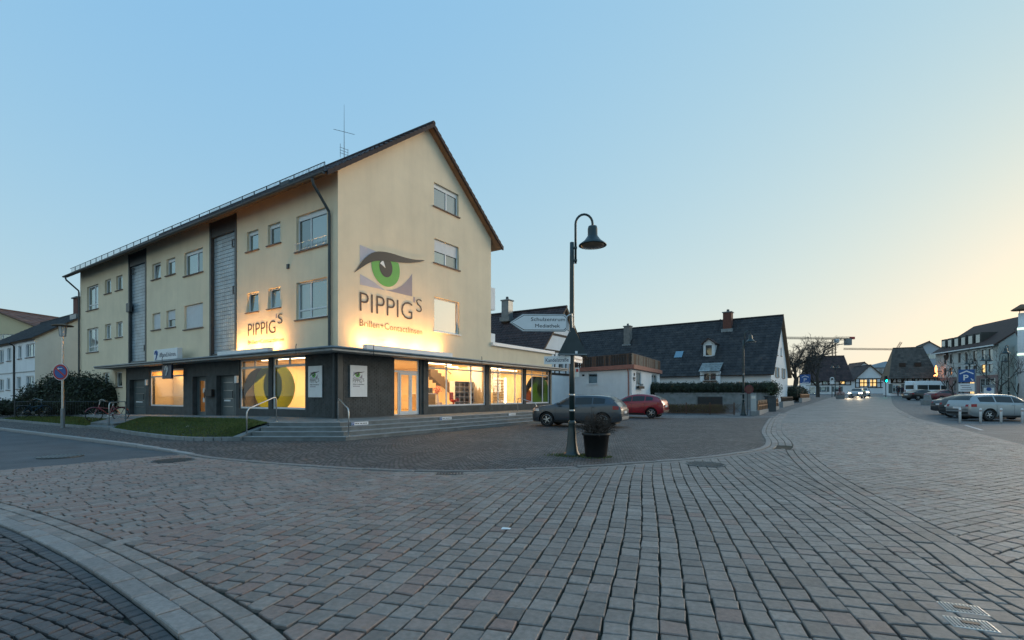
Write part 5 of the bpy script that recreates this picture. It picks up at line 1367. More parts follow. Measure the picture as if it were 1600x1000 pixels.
SPEC = {
 'suv': dict(st=[(2.21,.60,.36,.66,.70,.5),(2.13,.78,.25,.82,.86,.5),(1.92,.86,.23,.92,.97,.5),(1.5,.90,.22,.98,1.03,.55),(1.08,.91,.22,1.0,1.08,.62),(.62,.91,.22,1.01,1.30,.68),(.22,.91,.22,1.02,1.46,.66),(-.4,.91,.22,1.04,1.51,.65),(-1.1,.91,.22,1.07,1.49,.63),(-1.60,.90,.24,1.10,1.42,.61),(-1.86,.89,.27,1.09,1.24,.64),(-2.04,.87,.30,1.02,1.06,.6),(-2.14,.83,.34,.90,.94,.6),(-2.19,.76,.40,.78,.82,.6)],
   ax=(1.37,-1.33), r=.345, side=[(.85,.02),(-.03,-.82),(-.88,-1.42)], ws=(1.02,.25), rw=(-1.60,-1.96), tail=(-2.02,.92)),
 'hatch': dict(st=[(2.0,.58,.30,.58,.62,.5),(1.92,.74,.22,.70,.74,.5),(1.7,.82,.20,.82,.86,.5),(1.3,.86,.20,.90,.94,.55),(.95,.87,.20,.94,1.0,.6),(.5,.87,.20,.96,1.24,.63),(.05,.87,.20,.98,1.42,.60),(-.55,.87,.20,1.0,1.46,.59),(-1.15,.87,.20,1.03,1.41,.57),(-1.55,.86,.22,1.04,1.30,.56),(-1.82,.83,.28,1.0,1.12,.6),(-1.92,.80,.32,.92,.96,.58),(-1.98,.72,.36,.74,.78,.55)],
   ax=(1.27,-1.27), r=.315, side=[(.70,-.05),(-.10,-.85),(-.92,-1.35)], ws=(.88,.14), rw=(-1.46,-1.84), tail=(-1.84,.86)),
 'estate': dict(st=[(2.24,.58,.30,.56,.60,.5),(2.16,.76,.20,.70,.74,.5),(1.95,.84,.19,.82,.86,.5),(1.5,.89,.19,.90,.94,.55),(1.0,.90,.19,.94,1.0,.62),(.55,.90,.19,.96,1.24,.65),(.1,.90,.19,.97,1.43,.62),(-.6,.90,.19,.99,1.48,.61),(-1.4,.90,.19,1.01,1.46,.60),(-1.95,.88,.22,1.02,1.38,.58),(-2.18,.85,.26,1.0,1.14,.62),(-2.28,.82,.32,.90,.94,.58),(-2.33,.74,.38,.74,.78,.56)],
   ax=(1.33,-1.30), r=.325, side=[(.78,.0),(-.05,-.92),(-1.0,-1.78)], ws=(.95,.18), rw=(-1.90,-2.20), tail=(-2.20,.84)),
 'coupe': dict(st=[(2.2,.58,.28,.54,.58,.5),(2.1,.76,.19,.66,.70,.5),(1.85,.84,.18,.78,.82,.5),(1.4,.88,.18,.86,.90,.55),(.95,.89,.18,.90,.95,.6),(.45,.89,.18,.92,1.20,.62),(.0,.89,.18,.93,1.37,.58),(-.6,.89,.18,.95,1.39,.57),(-1.2,.88,.18,.98,1.25,.55),(-1.75,.87,.22,1.0,1.06,.6),(-2.05,.83,.26,.94,.98,.58),(-2.18,.74,.32,.74,.78,.55)],
   ax=(1.32,-1.28), r=.32, side=[(.70,-.05),(-.10,-.80),(-.86,-1.25)], ws=(.88,.10), rw=(-.95,-1.65), tail=(-2.02,.84)),
 'van': dict(st=[(2.95,.62,.36,.66,.72,.6),(2.85,.84,.24,.86,.92,.6),(2.6,.95,.22,1.02,1.08,.7),(2.2,.98,.22,1.12,1.30,.80),(1.75,.99,.22,1.2,1.95,.84),(1.3,.99,.22,1.22,2.42,.84),(.7,.99,.22,1.22,2.52,.84),(-1.0,.99,.22,1.22,2.54,.84),(-2.5,.99,.22,1.22,2.52,.84),(-2.88,.98,.24,1.22,2.48,.83),(-2.97,.95,.30,1.18,2.40,.80)],
   ax=(1.95,-1.75), r=.35, side=[(1.85,1.0),(.85,-.9),(-1.0,-2.6)], ws=(2.18,1.42), rw=(-2.90,-2.94), tail=(-2.9,1.15)),
}
_shell = {}
def wheel_mesh(r_, detail):
    t = MB().lathe([(r_*.66,-.09),(r_*.92,-.11),(r_,-.07),(r_,.07),(r_*.92,.11),(r_*.66,.09)], 28 if detail else 16, axis='y')
    a = MB(); a.lathe([(r_*.68,-.10),(r_*.655,-.105),(r_*.64,-.06),(r_*.64,.06),(r_*.68,.08)], 28 if detail else 14, axis='y', cap=False)
    n_ = 5
    for k in range(n_):
        an_ = 2*PI*k/n_; u = Vector((math.cos(an_),0,math.sin(an_))); v = Vector((-math.sin(an_),0,math.cos(an_)))
        p0, p1 = u*r_*.10, u*r_*.64
        a.add([p0-v*.022+Vector((0,-.095,0)), p0+v*.022+Vector((0,-.095,0)), p1+v*.026+Vector((0,-.088,0)), p1-v*.026+Vector((0,-.088,0)), p0-v*.03+Vector((0,-.05,0)), p0+v*.03+Vector((0,-.05,0)), p1+v*.03+Vector((0,-.05,0)), p1-v*.03+Vector((0,-.05,0))], [(3,2,1,0),(0,1,5,4),(1,2,6,5),(2,3,7,6),(3,0,4,7)])
    a.lathe([(r_*.16,-.10),(r_*.18,-.06)], 12, axis='y')
    d = MB().lathe([(r_*.60,-.035),(r_*.60,-.02),(0,-.02)], 18, axis='y')
    return t.mesh('tyre'), a.mesh('rim'), d.mesh('brake')
def make_car(name, label, kind, loc, rz, paint, group=None, lights=False, scale=1.0, cat='car', detail=True, roofrail=False, plate=True):
    sp = SPEC[kind]; st = sp['st']; r_ = sp['r']
    if kind not in _shell: _shell[kind] = (*car_shell(st, sp['ax'], r_), wheel_mesh(r_, True))
    me, bvh, wm = _shell[kind]
    o = thing(name, label, cat, loc, rz, group); o.scale = (scale,)*3
    body = me.copy(); body.materials.clear(); body.materials.append(paint); bo = link('body', body, o)
    CG = X['carglass']
    def lin(a, b, n_): return [a+(b-a)*k/(n_-1) for k in range(n_)]
    for si, (xa, xb) in enumerate(sp['side']):
        for s in (1, -1):
            g = []
            for x in lin(xa, xb, 7):
                S1 = lerp_st(st, x); z0, z1 = S1[3]+.035, S1[4]-.115
                if kind == 'van': z1 = 1.95 if si else 1.9
                if z1 - z0 < .03: z1 = z0+.03
                rw_ = []
                for t in (0,.33,.66,1):
                    z = z0+(z1-z0)*t; f_ = (z-S1[3])/max(.05, (S1[4]-.09-S1[3])); rw_.append((x, s*((.95*S1[1])*(1-f_)+(S1[5]+.04)*f_), z))
                g.append(rw_)
            if s < 0: g = g[::-1]
            patch(bvh, g).build('side_window', CG, o, smooth=False)
    for nm, (xa, xb) in (('windscreen', sp['ws']), ('rear_window', sp['rw'])):
        g = []
        for x in lin(xa, xb, 6):
            S1 = lerp_st(st, x); w_ = (S1[5]*.96 if S1[4]-S1[3] > .12 else S1[1]*.78)
            if kind == 'van' and nm == 'rear_window': break
            g.append([(x, y, S1[4]+.05) for y in lin(-w_, w_, 7)])
        if g: patch(bvh, g if nm == 'windscreen' else g, .008).build(nm, CG, o)
    if kind == 'van':
        patch(bvh, [[(-3.2, y, z) for y in lin(-.7,.7,5)] for z in (1.35,1.7,1.95)]).build('rear_window', CG, o)
    # lamps
    tx, tz = sp['tail']
    for s in (1, -1):
        S1 = lerp_st(st, tx)
        tall = kind == 'van'
        g = [[(tx+dx, s*(S1[1]-.0-abs(dx*.0)), z) for z in lin(tz-(.3 if tall else .07), tz+(.1 if tall else .09), 3)] for dx in lin(.22 if not tall else .04, -.04, 4)] + [[(tx-.14, s*(S1[1]-q), z) for z in lin(tz-(.3 if tall else .06), tz+(.1 if tall else .08), 3)] for q in (.14,.30)]
        patch(bvh, g if s < 0 else g[::-1], .010).build('tail_light', X['tail'], o)
        fx = st[2][0]; F1 = st[2]
        g = [[(fx+dx, s*(F1[1]-q), z) for z in lin(F1[3]-.17, F1[3]-.04, 3)] for dx, q in ((-.16,0),(0,.0),(.14,.08),(.24,.22),(.27,.34))]
        ho = patch(bvh, g if s < 0 else g[::-1], .010).build('headlight', X['headon'] if lights else X['headlamp'], o)
        # mirrors
        mx = sp['ws'][0]-.28; M1 = lerp_st(st, mx)
        MB().box(mx-.06, mx+.07, s*(M1[1]+.0), s*(M1[1]+.17), M1[3]+.02, M1[3]+.15).build('mirror', paint, o, bevel=.03)
        for hx in ([-.05, -.88] if kind != 'van' else [.9]):
            H1 = lerp_st(st, hx); co, nr, i, d = bvh.find_nearest(Vector((hx, s*H1[1]*1.02, H1[3]-.10)))
            MB().box(hx-.10, hx+.08, co.y-.006 if s > 0 else co.y-.02, co.y+.02 if s > 0 else co.y+.006, co.z-.016, co.z+.016).build('door_handle', paint, o, bevel=.005)
        # sill and door seams
        g = [[(x, s*S2[1], z) for z in (S2[2]+.02, S2[2]+.10)] for x in lin(sp['ax'][0]-r_*1.25, sp['ax'][1]+r_*1.25, 6) for S2 in [lerp_st(st, x)]]
        patch(bvh, g if s < 0 else g[::-1], .006).build('side_sill', X['black'], o)
        for dx in ([sp['side'][0][0]+.08, sp['side'][0][1]-.02, sp['side'][1][1]-.02]):
            g = [[(dx+e, s*S2[1], z) for e in (-.006,.006)] for z in lin(.35, lerp_st(st, dx)[3]-.02, 6) for S2 in [lerp_st(st, dx)]]
            patch(bvh, g if s > 0 else g[::-1], .003).build('door_seam', X['black'], o)
    # bumpers, plates
    rx = st[-1][0]
    g = [[(rx-.1, y, z) for z in (st[-1][2]-.08, st[-1][2]+.05, st[-1][2]+.12)] for y in lin(-.72,.72,7)]
    patch(bvh, g, .012).build('rear_bumper', X['black'] if kind != 'suv' else X['alloy'], o)
    if plate:
        MB().box(rx-.02, rx+.03, -.26,.26, .66 if kind != 'van' else .6, .77 if kind != 'van' else .71).build('number_plate', X['signwhite'], o, bevel=.004)
    fx = st[0][0]
    g = [[(fx+.1, y, z) for z in (.36,.46,.56)] for y in lin(-.48,.48,5)]
    patch(bvh, g[::-1], .008).build('grille', X['black'], o)
    MB().box(fx-.03, fx+.02, -.26,.26,.38,.49).build('number_plate', X['signwhite'], o, bevel=.004)
    if roofrail:
        for s in (1,-1): MB().tube([(.1,s*.60,1.43),(-.0,s*.60,1.50),(-.6,s*.60,1.525),(-1.3,s*.58,1.50),(-1.5,s*.57,1.44)], .016, 6).build('roof_rail', X['alloy'], o, smooth=True)
    under = MB().box(st[2][0]-.2, st[-3][0]+.2, -.5, .5, .17, .5).build('underbody', X['black'], o)
    for ax_ in sp['ax']:
        for s in (-1, 1):
            def mk(md, nm, par, m):
                d_ = md.copy(); d_.materials.clear(); d_.materials.append(m); q = link(nm, d_, par); return q
            wh = mk(wm[0], 'wheel', o, X['tyre']); wh.location = (ax_, s*(lerp_st(st, ax_)[1]-.125), r_); wh.rotation_euler = (0, rnd.uniform(0,1), 0 if s < 0 else PI)
            mk(wm[1], 'rim', wh, X['alloy']); mk(wm[2], 'brake_disc', wh, X['black'])
    return o
X['carglass'] = darkglass('tinted car glass', (.003,.004,.005), .02, .02, .3)
X['headon'] = emit('lit headlight', (1,.80,.50), 4)
def paint(name, c, metal=.5): return mat(name, c, .32, .04, 6, metal=metal, coat=.7)
make_car('parked_car', 'metallic grey compact SUV parked in front of the shop steps', 'suv', (3.1,22.5,0), rad(155), paint('metallic grey paint', (.058,.070,.085), .45), scale=.95)
make_car('parked_car', 'dark red small hatchback parked by the white house', 'hatch', (7.75,31.2,gz(7.7,31.2)), rad(150), paint('dark red paint', (.26,.012,.025), .2))
make_car('parked_car', 'silver estate car parked behind the white bollards', 'estate', (27.75,28.0,0), rad(-3), paint('silver paint', (.34,.36,.37), .5))
make_car('parked_car', 'black hatchback parked between the silver estate and another dark car', 'hatch', (29.5,30.95,.02), rad(-3), paint('black paint', (.012,.013,.015), .2))
make_car('parked_car', 'third car of the row, dark, mostly hidden behind the black hatchback', 'coupe', (31.6,33.8,.08), rad(-3), paint('anthracite paint', (.03,.032,.035), .4))
make_car('parked_van', 'white minibus with a row of dark windows beyond the parked cars', 'van', (61.4,72.5,gz(61,72)), rad(3), paint('white van paint', (.80,.82,.84), 0), cat='van')
make_car('parked_car', 'wine red saloon parked before the minibus', 'coupe', (53.0,60,gz(53,60)), rad(-2), paint('wine red paint', (.12,.012,.02), .2))
make_car('parked_car', 'black car parked between the wine red saloon and the minibus', 'coupe', (53.9,64.5,gz(54,64)), rad(-2), bpy.data.materials['black paint'])
make_car('parked_car', 'pale silver car standing before the lit shop entrance on the right', 'hatch', (83.5,85,gz(83,85)), rad(178), bpy.data.materials['silver paint'])
for i, (x, y, lab) in enumerate(((52.6,75,'light car with bright headlights driving towards the camera'),(60.0,84,'second oncoming car with lit headlights behind the first'))):
    c = make_car('driving_car', lab, 'estate' if i == 0 else 'hatch', (x, y, gz(x, y)), rad(233.0-(6 if i == 0 else 3)), bpy.data.materials['silver paint' if i == 0 else 'white van paint'], lights=True, group='cars on the street')
    for s in (-1, 1):
        l = bpy.data.lights.new('headlight_beam', 'SPOT'); l.energy = 60; l.spot_size = rad(50); l.spot_blend = .8; l.color = (1,.78,.5); l.shadow_soft_size = .08
        lo = bpy.data.objects.new('headlight_beam', l); COL.objects.link(lo); lo.parent = c; lo.location = (2.45, s*.62, .68); lo.rotation_euler = Vector((1,0,-.07)).to_track_quat('-Z','Y').to_euler()
# ================================================================== HOUSES AROUND
X['shutgrey'] = mat('grey green shutter paint', (.13,.16,.16), .6, .1, 5)
X['beam'] = mat('dark half timber', (.045,.030,.022), .8, .2, 5)
X['lit'] = emit('lit room behind glass', (1,.62,.22), .16)
X['pinkfascia'] = mat('salmon fascia board', (.36,.15,.11), .7, .1, 3)
X['brick'] = mat('old red chimney brick', (.14,.055,.04), .85, .25, 8, .5, 50)
def RT(W_): return Matrix.Translation((W_,0,0)) @ Matrix.Rotation(rad(90), 4, 'Z')
def house(name, label, loc, rz, W_, L_, ze, zr, wallm, tilem, wins=(), over=.4, tw=.30, tl=.36, hip=0.0, cat='house', lshut=False, base=-.6, group=None, tiled=True, verge=.35):
    """gabled house: x across the gable (front at y=0), y along the ridge; z values are above the thing's base"""
    o = thing(name, label, cat, loc, rz, group)
    H1 = [w_[1:5] for w_ in wins if w_[0] == 'L']; H2 = [w_[1:5] for w_ in wins if w_[0] == 'G']; H3 = [w_[1:5] for w_ in wins if w_[0] == 'R']
    k = (zr-ze)/(W_/2)
    m = MB(LT); holed(m, -L_, 0, base, ze, H1, depth=.12); m.build('wall', wallm, o)
    m = MB(GT); holed(m, 0, W_, base, zr, H2, depth=.12, top=[((0,ze),(k,-1)), ((W_,ze),(-k,-1))] if not hip else [((0,ze),(0,-1))]); m.build('wall', wallm, o)
    m = MB(RT(W_)); holed(m, 0, L_, base, ze, H3, depth=.12); m.build('wall', wallm, o)
    m = MB(); m.poly([(0,L_,base),(0,L_,ze),(W_/2,L_,zr if not hip else ze),(W_,L_,ze),(W_,L_,base)]); m.build('wall', wallm, o)
    T_ = {'L': LT, 'G': GT, 'R': RT(W_)}
    for w_ in wins:
        kw_ = dict(w_[5]) if len(w_) > 5 else {}
        shut = kw_.pop('shut', False)
        wo = window(o, T_[w_[0]], *w_[1:5], w=.07, fr=kw_.pop('fr', .06), **kw_)
        if shut:
            a, b, c, d = w_[1:5]
            for (p, q) in ((a-(b-a)*.5, a-.03), (b+.03, b+(b-a)*.5)): MB(T_[w_[0]]).box(p, q, -.05, -.012, c, d).build('shutter', shut if shut is not True else X['shutgrey'], wo)
    r_ = MB(); zeo = ze - over*k + .08; ya, yb = -verge, L_+verge
    hy0, hy1 = (ya+hip, yb-hip) if hip else (ya, yb); zt = zr + .08
    r_.slab([(-over,ya,zeo),(W_/2,hy0,zt),(W_/2,hy1,zt),(-over,yb,zeo)], .12); r_.slab([(W_+over,yb,zeo),(W_/2,hy1,zt),(W_/2,hy0,zt),(W_+over,ya,zeo)], .12)
    if hip: r_.slab([(W_+over,ya,zeo),(W_/2,hy0,zt),(-over,ya,zeo)], .12); r_.slab([(-over,yb,zeo),(W_/2,hy1,zt),(W_+over,yb,zeo)], .12)
    ro = r_.build('roof', tilem if not tiled else X['soffit'], o)
    if tiled:
        t = MB()
        tiles(t, (-over-.03,ya-.03,zeo+.012), (-over-.03,yb+.03,zeo+.012), (W_/2,hy0-.03,zt+.012), (W_/2,hy1+.03,zt+.012), tw, tl)
        tiles(t, (W_+over+.03,ya-.03,zeo+.012), (W_+over+.03,yb+.03,zeo+.012), (W_/2,hy0-.03,zt+.012), (W_/2,hy1+.03,zt+.012), tw*2, tl*1.5)
        if hip: tiles(t, (-over,ya-.03,zeo+.012), (W_+over,ya-.03,zeo+.012), (W_/2-.02,hy0,zt+.012), (W_/2+.02,hy0,zt+.012), tw, tl)
        t.build('roof_tiles', tilem, ro, kind='stuff'); 
        b = MB(); b.tube([(W_/2,hy0-.03,zt+.03),(W_/2,hy1+.03,zt+.03)], .12, 7); b.build('ridge_cap', tilem, ro)
    o['_z'] = 0; del o['_z']
    return o, ro
def chimney(par, x, y, z0, z1, s=.5, m=None):
    MB().box(x-s/2, x+s/2, y-s/2, y+s/2, z0, z1).build('chimney', m or X['brick'], par, bevel=.01)
    MB().box(x-s*.6, x+s*.6, y-s*.6, y+s*.6, z1+.002, z1+.1).build('chimney_cap', X['concrete'], par); MB().lathe([(s*.2,z1+.1),(s*.16,z1+.4)], 8, (x,y,0)).build('chimney_pot', X['greymetal'], par)
    MB().box(x-s*.65, x+s*.65, y-s*.7, y+s*.7, z0+.05, z0+.42).build('flashing', X['zinc'], par)

# ---- farmhouse with the long dark roof
FH = (26.3,50); zf = gz(*FH)
wins = [('L',-6.15,-5.0,3.25-zf,3.82-zf,dict(cols=3)), ('G',3.0,4.3,3.32-zf,4.4-zf,dict(cols=2, shut=True)), ('G',7.3,8.5,3.35-zf,4.45-zf,dict(cols=2, shut=True)), ('G',3.3,4.2,5.72-zf,6.65-zf), ('G',5.9,6.8,5.8-zf,6.75-zf), ('G',3.0,3.6,1.7-zf,2.3-zf)]
fo, fr_ = house('farmhouse', 'white farmhouse under a long steep dark tiled roof beyond the hedge', (FH[0],FH[1],zf), rad(53), 11, 25, 4.04-zf, 10.1-zf, X['housewhite'], X['tile_dark'], wins, over=.55, tw=.34, tl=.42)
chimney(fr_, 3.75, 17.1, 7.5-zf, 10.2-zf, .8, mat('sooty plaster', (.20,.19,.18), .9, .2, 3)); chimney(fr_, 4.65, 5.2, 8.6-zf, 10.9-zf, .9)
MB().tube([(3.2,24.0,7.2-zf),(3.2,24.0,9.0-zf)], .22, 8).build('flue', X['brick'], fr_); MB().lathe([(.3,0),(.12,.5),(0,.9)], 8, (3.2,24.0,9.0-zf)).build('flue_cap', X['black'], fr_)
# dormer
dz = 5.75-zf
d_ = MB(); dx = 1.45; y0, y1 = 5.75, 7.15
d_.box(dx, 3.6, y0+.1, y1-.1, dz-.15, dz+1.45); dm = d_.build('dormer', X['upvc'], fo)
b = MB(); b.slab([(dx-.3,y0-.12,dz+1.40),(dx-.3,(y0+y1)/2,dz+2.05),(4.4,(y0+y1)/2,dz+2.05),(4.4,y0-.12,dz+1.40)][::-1], .09); b.slab([(dx-.3,(y0+y1)/2,dz+2.05),(dx-.3,y1+.12,dz+1.40),(4.4,y1+.12,dz+1.40),(4.4,(y0+y1)/2,dz+2.05)][::-1], .09); b.build('dormer_roof', X['tile_red'], dm)
b = MB(); b.poly([(dx-.02,y1-.1,dz+1.45),(dx-.02,y0+.1,dz+1.45),(dx-.02,(y0+y1)/2,dz+1.95)]); b.build('dormer_gable', X['upvc'], dm)
MB().box(dx-.06,dx-.005,y0+.36,y1-.36,dz+.1,dz+1.25).build('pane', X['glass'], dm)
b = MB()
for q in ((y0+.28,y0+.37,.0,1.34),(y1-.37,y1-.28,.0,1.34),(y0+.28,y1-.28,1.25,1.34),(y0+.28,y1-.28,.0,.1)): b.box(dx-.09,dx-.002,q[0],q[1],dz+q[2],dz+q[3])
b.build('window_frame', X['white'], dm)
k_ = 6.06/5.5
b = MB(); nr = Vector((-k_,0,1)).normalized()*.12
def onroof(x, y, l=.10): return Vector((x,y,4.04-zf+.08+x*k_)) + Vector((-k_,0,1)).normalized()*l
b.slab([onroof(1.45,10.35),onroof(1.45,9.45),onroof(2.15,9.45),onroof(2.15,10.35)][::-1], -.03); b.build('skylight', X['glass'], fr_)
b = MB(); tiles(b, (-.95,4.7,3.98-zf), (-.95,6.9,3.98-zf), (.55,4.7,4.95-zf), (.55,6.9,4.95-zf), .34,.4); b.build('awning_tiles', mat('pale awning tiles', (.25,.28,.28), .6, .2, 3, tonecols=[(.18,.2,.2),(.3,.33,.33)]), fr_, kind='stuff')
b = MB(); b.box(-.55,.0,4.75,6.85,.2,3.95-zf); b.build('bay', X['housewhite'], fo)
wb = MB(); wb.box(-.60,-.56,5.2,5.75,3.05-zf,3.75-zf); wb.box(-.60,-.56,5.85,6.4,3.05-zf,3.75-zf); wb.build('bay_window', X['glassdeep'], fo); MB().box(-.75,-.56,5.1,6.5,2.85-zf,2.98-zf).build('flower_box', X['wood'], fo)
# gabled neighbour peeping over the ridge
house('far_house', 'white gable with reddish roof peeping over the farmhouse ridge', (27.2,72,gz(27,72)), rad(-16), 6, 9, 8.8, 11.2, X['housewhite'], X['tile_red'], tw=.5, tl=.5)

# ---- low white house with roof terrace
sw = thing('white_house', 'low white flat roofed house with wooden fence round its roof terrace', 'house', (0,0,0))
A, C, B = Vector((3.7,46,0)), Vector((9.25,38,0)), Vector((14.1,47,0)); zb_ = gz(9,40)
def frame(P, Q):
    d = (Q-P).normalized(); return Matrix(((d.x,-d.y,0,P.x),(d.y,d.x,0,P.y),(0,0,1,0),(0,0,0,1)))
F1, F2 = frame(A, C), frame(C, B); l1, l2_ = (C-A).length, (B-C).length
w1 = [(.3,2.1,2.05,3.3),(4.82,5.98,2.35,3.28)]; w2 = [(1.35,3.0,2.2,3.32),(6.8,9.2,2.1,3.33)]
m = MB(F1); holed(m, 0, l1, -.3, 3.45, w1, depth=.12); m.build('wall', X['housewhite'], sw); m = MB(F2); holed(m, 0, l2_, -.3, 3.45, w2, depth=.12); m.build('wall', X['housewhite'], sw)
m = MB(); m.prism(ccw([(A.x,A.y),(C.x,C.y),(B.x,B.y),(9,53)]), 3.40, 3.44); m.build('roof_deck', X['concrete'], sw)
for F_, l_ in ((F1,l1),(F2,l2_)): MB(F_).box(-.15, l_+.15, -.22, .1, 3.455 + (0 if F_ is F1 else .002), 3.78 + (0 if F_ is F1 else .002)).build('fascia', X['pinkfascia'], sw)
for i, q in enumerate(w1): window(sw, F1, *q, cols=2 if i == 0 else 1, w=.07, sillm=X['white'])
for q in w2:
    wo = window(sw, F2, *q, cols=2, w=.07, sillm=X['white'])
    MB(F2).box(q[0]-.05, q[1]+.05, -.25, -.08, q[2]-.25, q[2]-.06).build('flower_box', X['black'], wo)
    b = MB(F2)
    for k in range(60): u = rnd.uniform(q[0], q[1]); z = q[2]-.06+rnd.uniform(0,.16); b.add([(u-.05,-.2,z),(u+.05,-.15,z),(u,-.18,z+.09)], [(0,1,2)], rnd.random())
    b.build('flowers', X['leaf'], wo, kind='stuff')
b = MB(F2); b.box(.55,.75,-.06,-.02,2.95,3.15); b.tube([(.3,-.05,2.75),(.5,-.06,2.55),(.9,-.05,2.62)], .03, 5); b.box(.35,.95,-.05,-.02,2.7,2.82); b.build('iron_ornament', X['black'], sw)
MB(F1).tube([(l1-.25,-.25,3.5),(l1-.25,-.12,3.2),(l1-.25,-.08,0)], .05, 7).build('downpipe', X['pinkfascia'], sw)
MB(F1).box(.0,1.9,-.05,.0,0,1.75).build('stone_base', X['slate'], sw); MB(F1).box(4.2,4.45,-.04,0,3.05,3.2).build('wall_lamp', X['black'], sw)
for F_, l_, mm in ((F1,l1,X['wood']),(F2,l2_,mat('weathered grey brown wood', (.20,.17,.14), .8, .25, 4))):
    u = -.1
    while u < l_:
        MB(F_).box(u, u+.20, -.05, -.02, 3.80, 4.62).build('fence_board', mm if rnd.random() < .6 else (X['beam'] if mm is X['wood'] else X['wood']), sw); u += .275
    b = MB(F_); b.box(-.1, l_, -.018, .02, 3.95, 4.03); b.box(-.1, l_, -.018, .02, 4.42, 4.50); b.box(-.1, l_, -.07, .03, 4.625, 4.66); b.build('fence_rail', mm, sw)

# ---- brown roofed house behind the shop extension
zb2 = gz(4,42)
bo, bro = house('brown_roof_house', 'house with brown tiled roof and half timbered gable behind the shop', (2.3,39.2,zb2), BROT, 7.6, 13, 5.1-zb2, 8.9-zb2, X['housewhite'], X['tile_brown'], [('G',1.2,2.0,3.6-zb2,4.6-zb2),('G',3.2,4.0,3.6-zb2,4.6-zb2),('G',5.2,6.0,3.6-zb2,4.6-zb2)], over=.5)
b = MB(GT)
for z in (3.1, 5.0, 6.4): b.box(.02 if z < 5.2 else 1.4, 7.58 if z < 5.2 else 6.2, -.03, .0, z-zb2, z+.18-zb2)
for u in (.05,1.0,2.2,3.0,4.2,5.0,6.2,7.4): b.box(u, u+.16, -.034, -.0, 3.28-zb2, 5.0-zb2)
b.build('timber_frame', X['beam'], bo)
chimney(bro, 2.9, 5.2, 8.0-zb2, 9.9-zb2, .75, X['zinc'])

# ---- white row house on the left and the house behind it
wl = [('L',-2.30,-.1,4.25,5.25,dict(cols=3)),('L',-4.4,-3.4,4.25,5.25,dict(cols=2)),('L',-7.6,-6.4,4.2,5.25,dict(cols=2)),('L',-10.2,-8.7,4.15,5.2,dict(cols=2)),('L',-2.30,-.3,1.95,2.85,dict(cols=3)),('L',-4.8,-3.6,1.9,2.85,dict(cols=2)),('L',-7.8,-6.7,1.85,2.8,dict(cols=2)),('L',-10.2,-8.7,1.8,2.75,dict(cols=2))]
wh, whr = house('white_row_house', 'white two storey row house at the left edge with cream end wall', (-34.9,36,0), BROT, 8, 16, 5.62, 8.35, X['housewhite'], X['tile_dark'], wl, over=.2, verge=.12)
MB(LT).tube([(-5.3,-.35,5.5),(-5.3,-.06,5.3),(-5.3,-.06,.1)], .06, 7).build('downpipe', X['black'], wh); MB(LT).box(-16,0,-.03,.0,3.15,3.22).build('string_course', X['zinc'], wh)
chimney(whr, 3.0, .8, 7.3, 9.0, 1.0); chimney(whr, 3.5, .2, 7.8, 9.25, .9)
MB(GT).poly([(0,-.004,-.3),(8,-.004,-.3),(8,-.004,5.62),(4,-.004,8.3),(0,-.004,5.62)]).build('end_wall', mat('pale cream render', (.78,.74,.64), .85, .06, 1, .2, 90, streak=.1), wh)
hb, hbr = house('cream_house', 'cream house with shallow reddish roof and satellite dish at the far left', (-56.5,50,0), rad(-8), 9, 10, 8.4, 10.0, mat('warm cream render', (.60,.50,.32), .85, .06, 1), X['tile_red'], [('G',2.6,7.0,6.6,7.5,dict(cols=3))], over=.7, tw=.5, tl=.5)
MB().lathe([(0,0),(.3,.03),(.55,.14),(.6,.2)], 16, (1.8,-.9,9.4), 'y').build('satellite_dish', X['zinc'], hbr)

# ================================================================== HEDGE, GARDEN WALL AND FENCES OF THE FARMHOUSE
def wallbox(name, m, P, Q, t, z0, z1, par=None, **kw):
    d = Vector((Q[0]-P[0], Q[1]-P[1])).normalized(); r_ = Vector((-d.y, d.x))*t
    return MB().prism(ccw([P, Q, (Q[0]+r_.x, Q[1]+r_.y), (P[0]+r_.x, P[1]+r_.y)]), z0, z1).build(name, m, par, **kw)
zg = gz(18,42)
gw = thing('garden_wall', 'grey rendered garden wall below the clipped hedge', 'wall', (0,0,0))
wallbox('wall', X['concrete'], (12.6,43.5), (21.6,41.2), .3, -.2, 1.56, gw); wallbox('coping', X['granite'], (12.6,43.45), (21.6,41.15), .4, 1.562, 1.62, gw)
hd = thing('clipped_hedge', 'long dark green clipped hedge on top of the garden wall', 'hedge', (17.1,42.9,0), rad(-14.3))
bl = [(x*.62,0,1.95,.6,.75,.62) for x in range(-8,9)]
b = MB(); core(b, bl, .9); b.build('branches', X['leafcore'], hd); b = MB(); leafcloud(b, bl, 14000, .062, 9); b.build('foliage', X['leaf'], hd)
bl2 = [(4.9,-.1,1.9,.9,.9,.75)]; b = MB(); leafcloud(b, bl2, 1500, .06, 12); b.build('foliage', mat('mid green leaf', (.05,.08,.03), .6, .3, 2, tonecols=[(.02,.035,.012),(.05,.075,.03),(.075,.10,.045)]), hd)
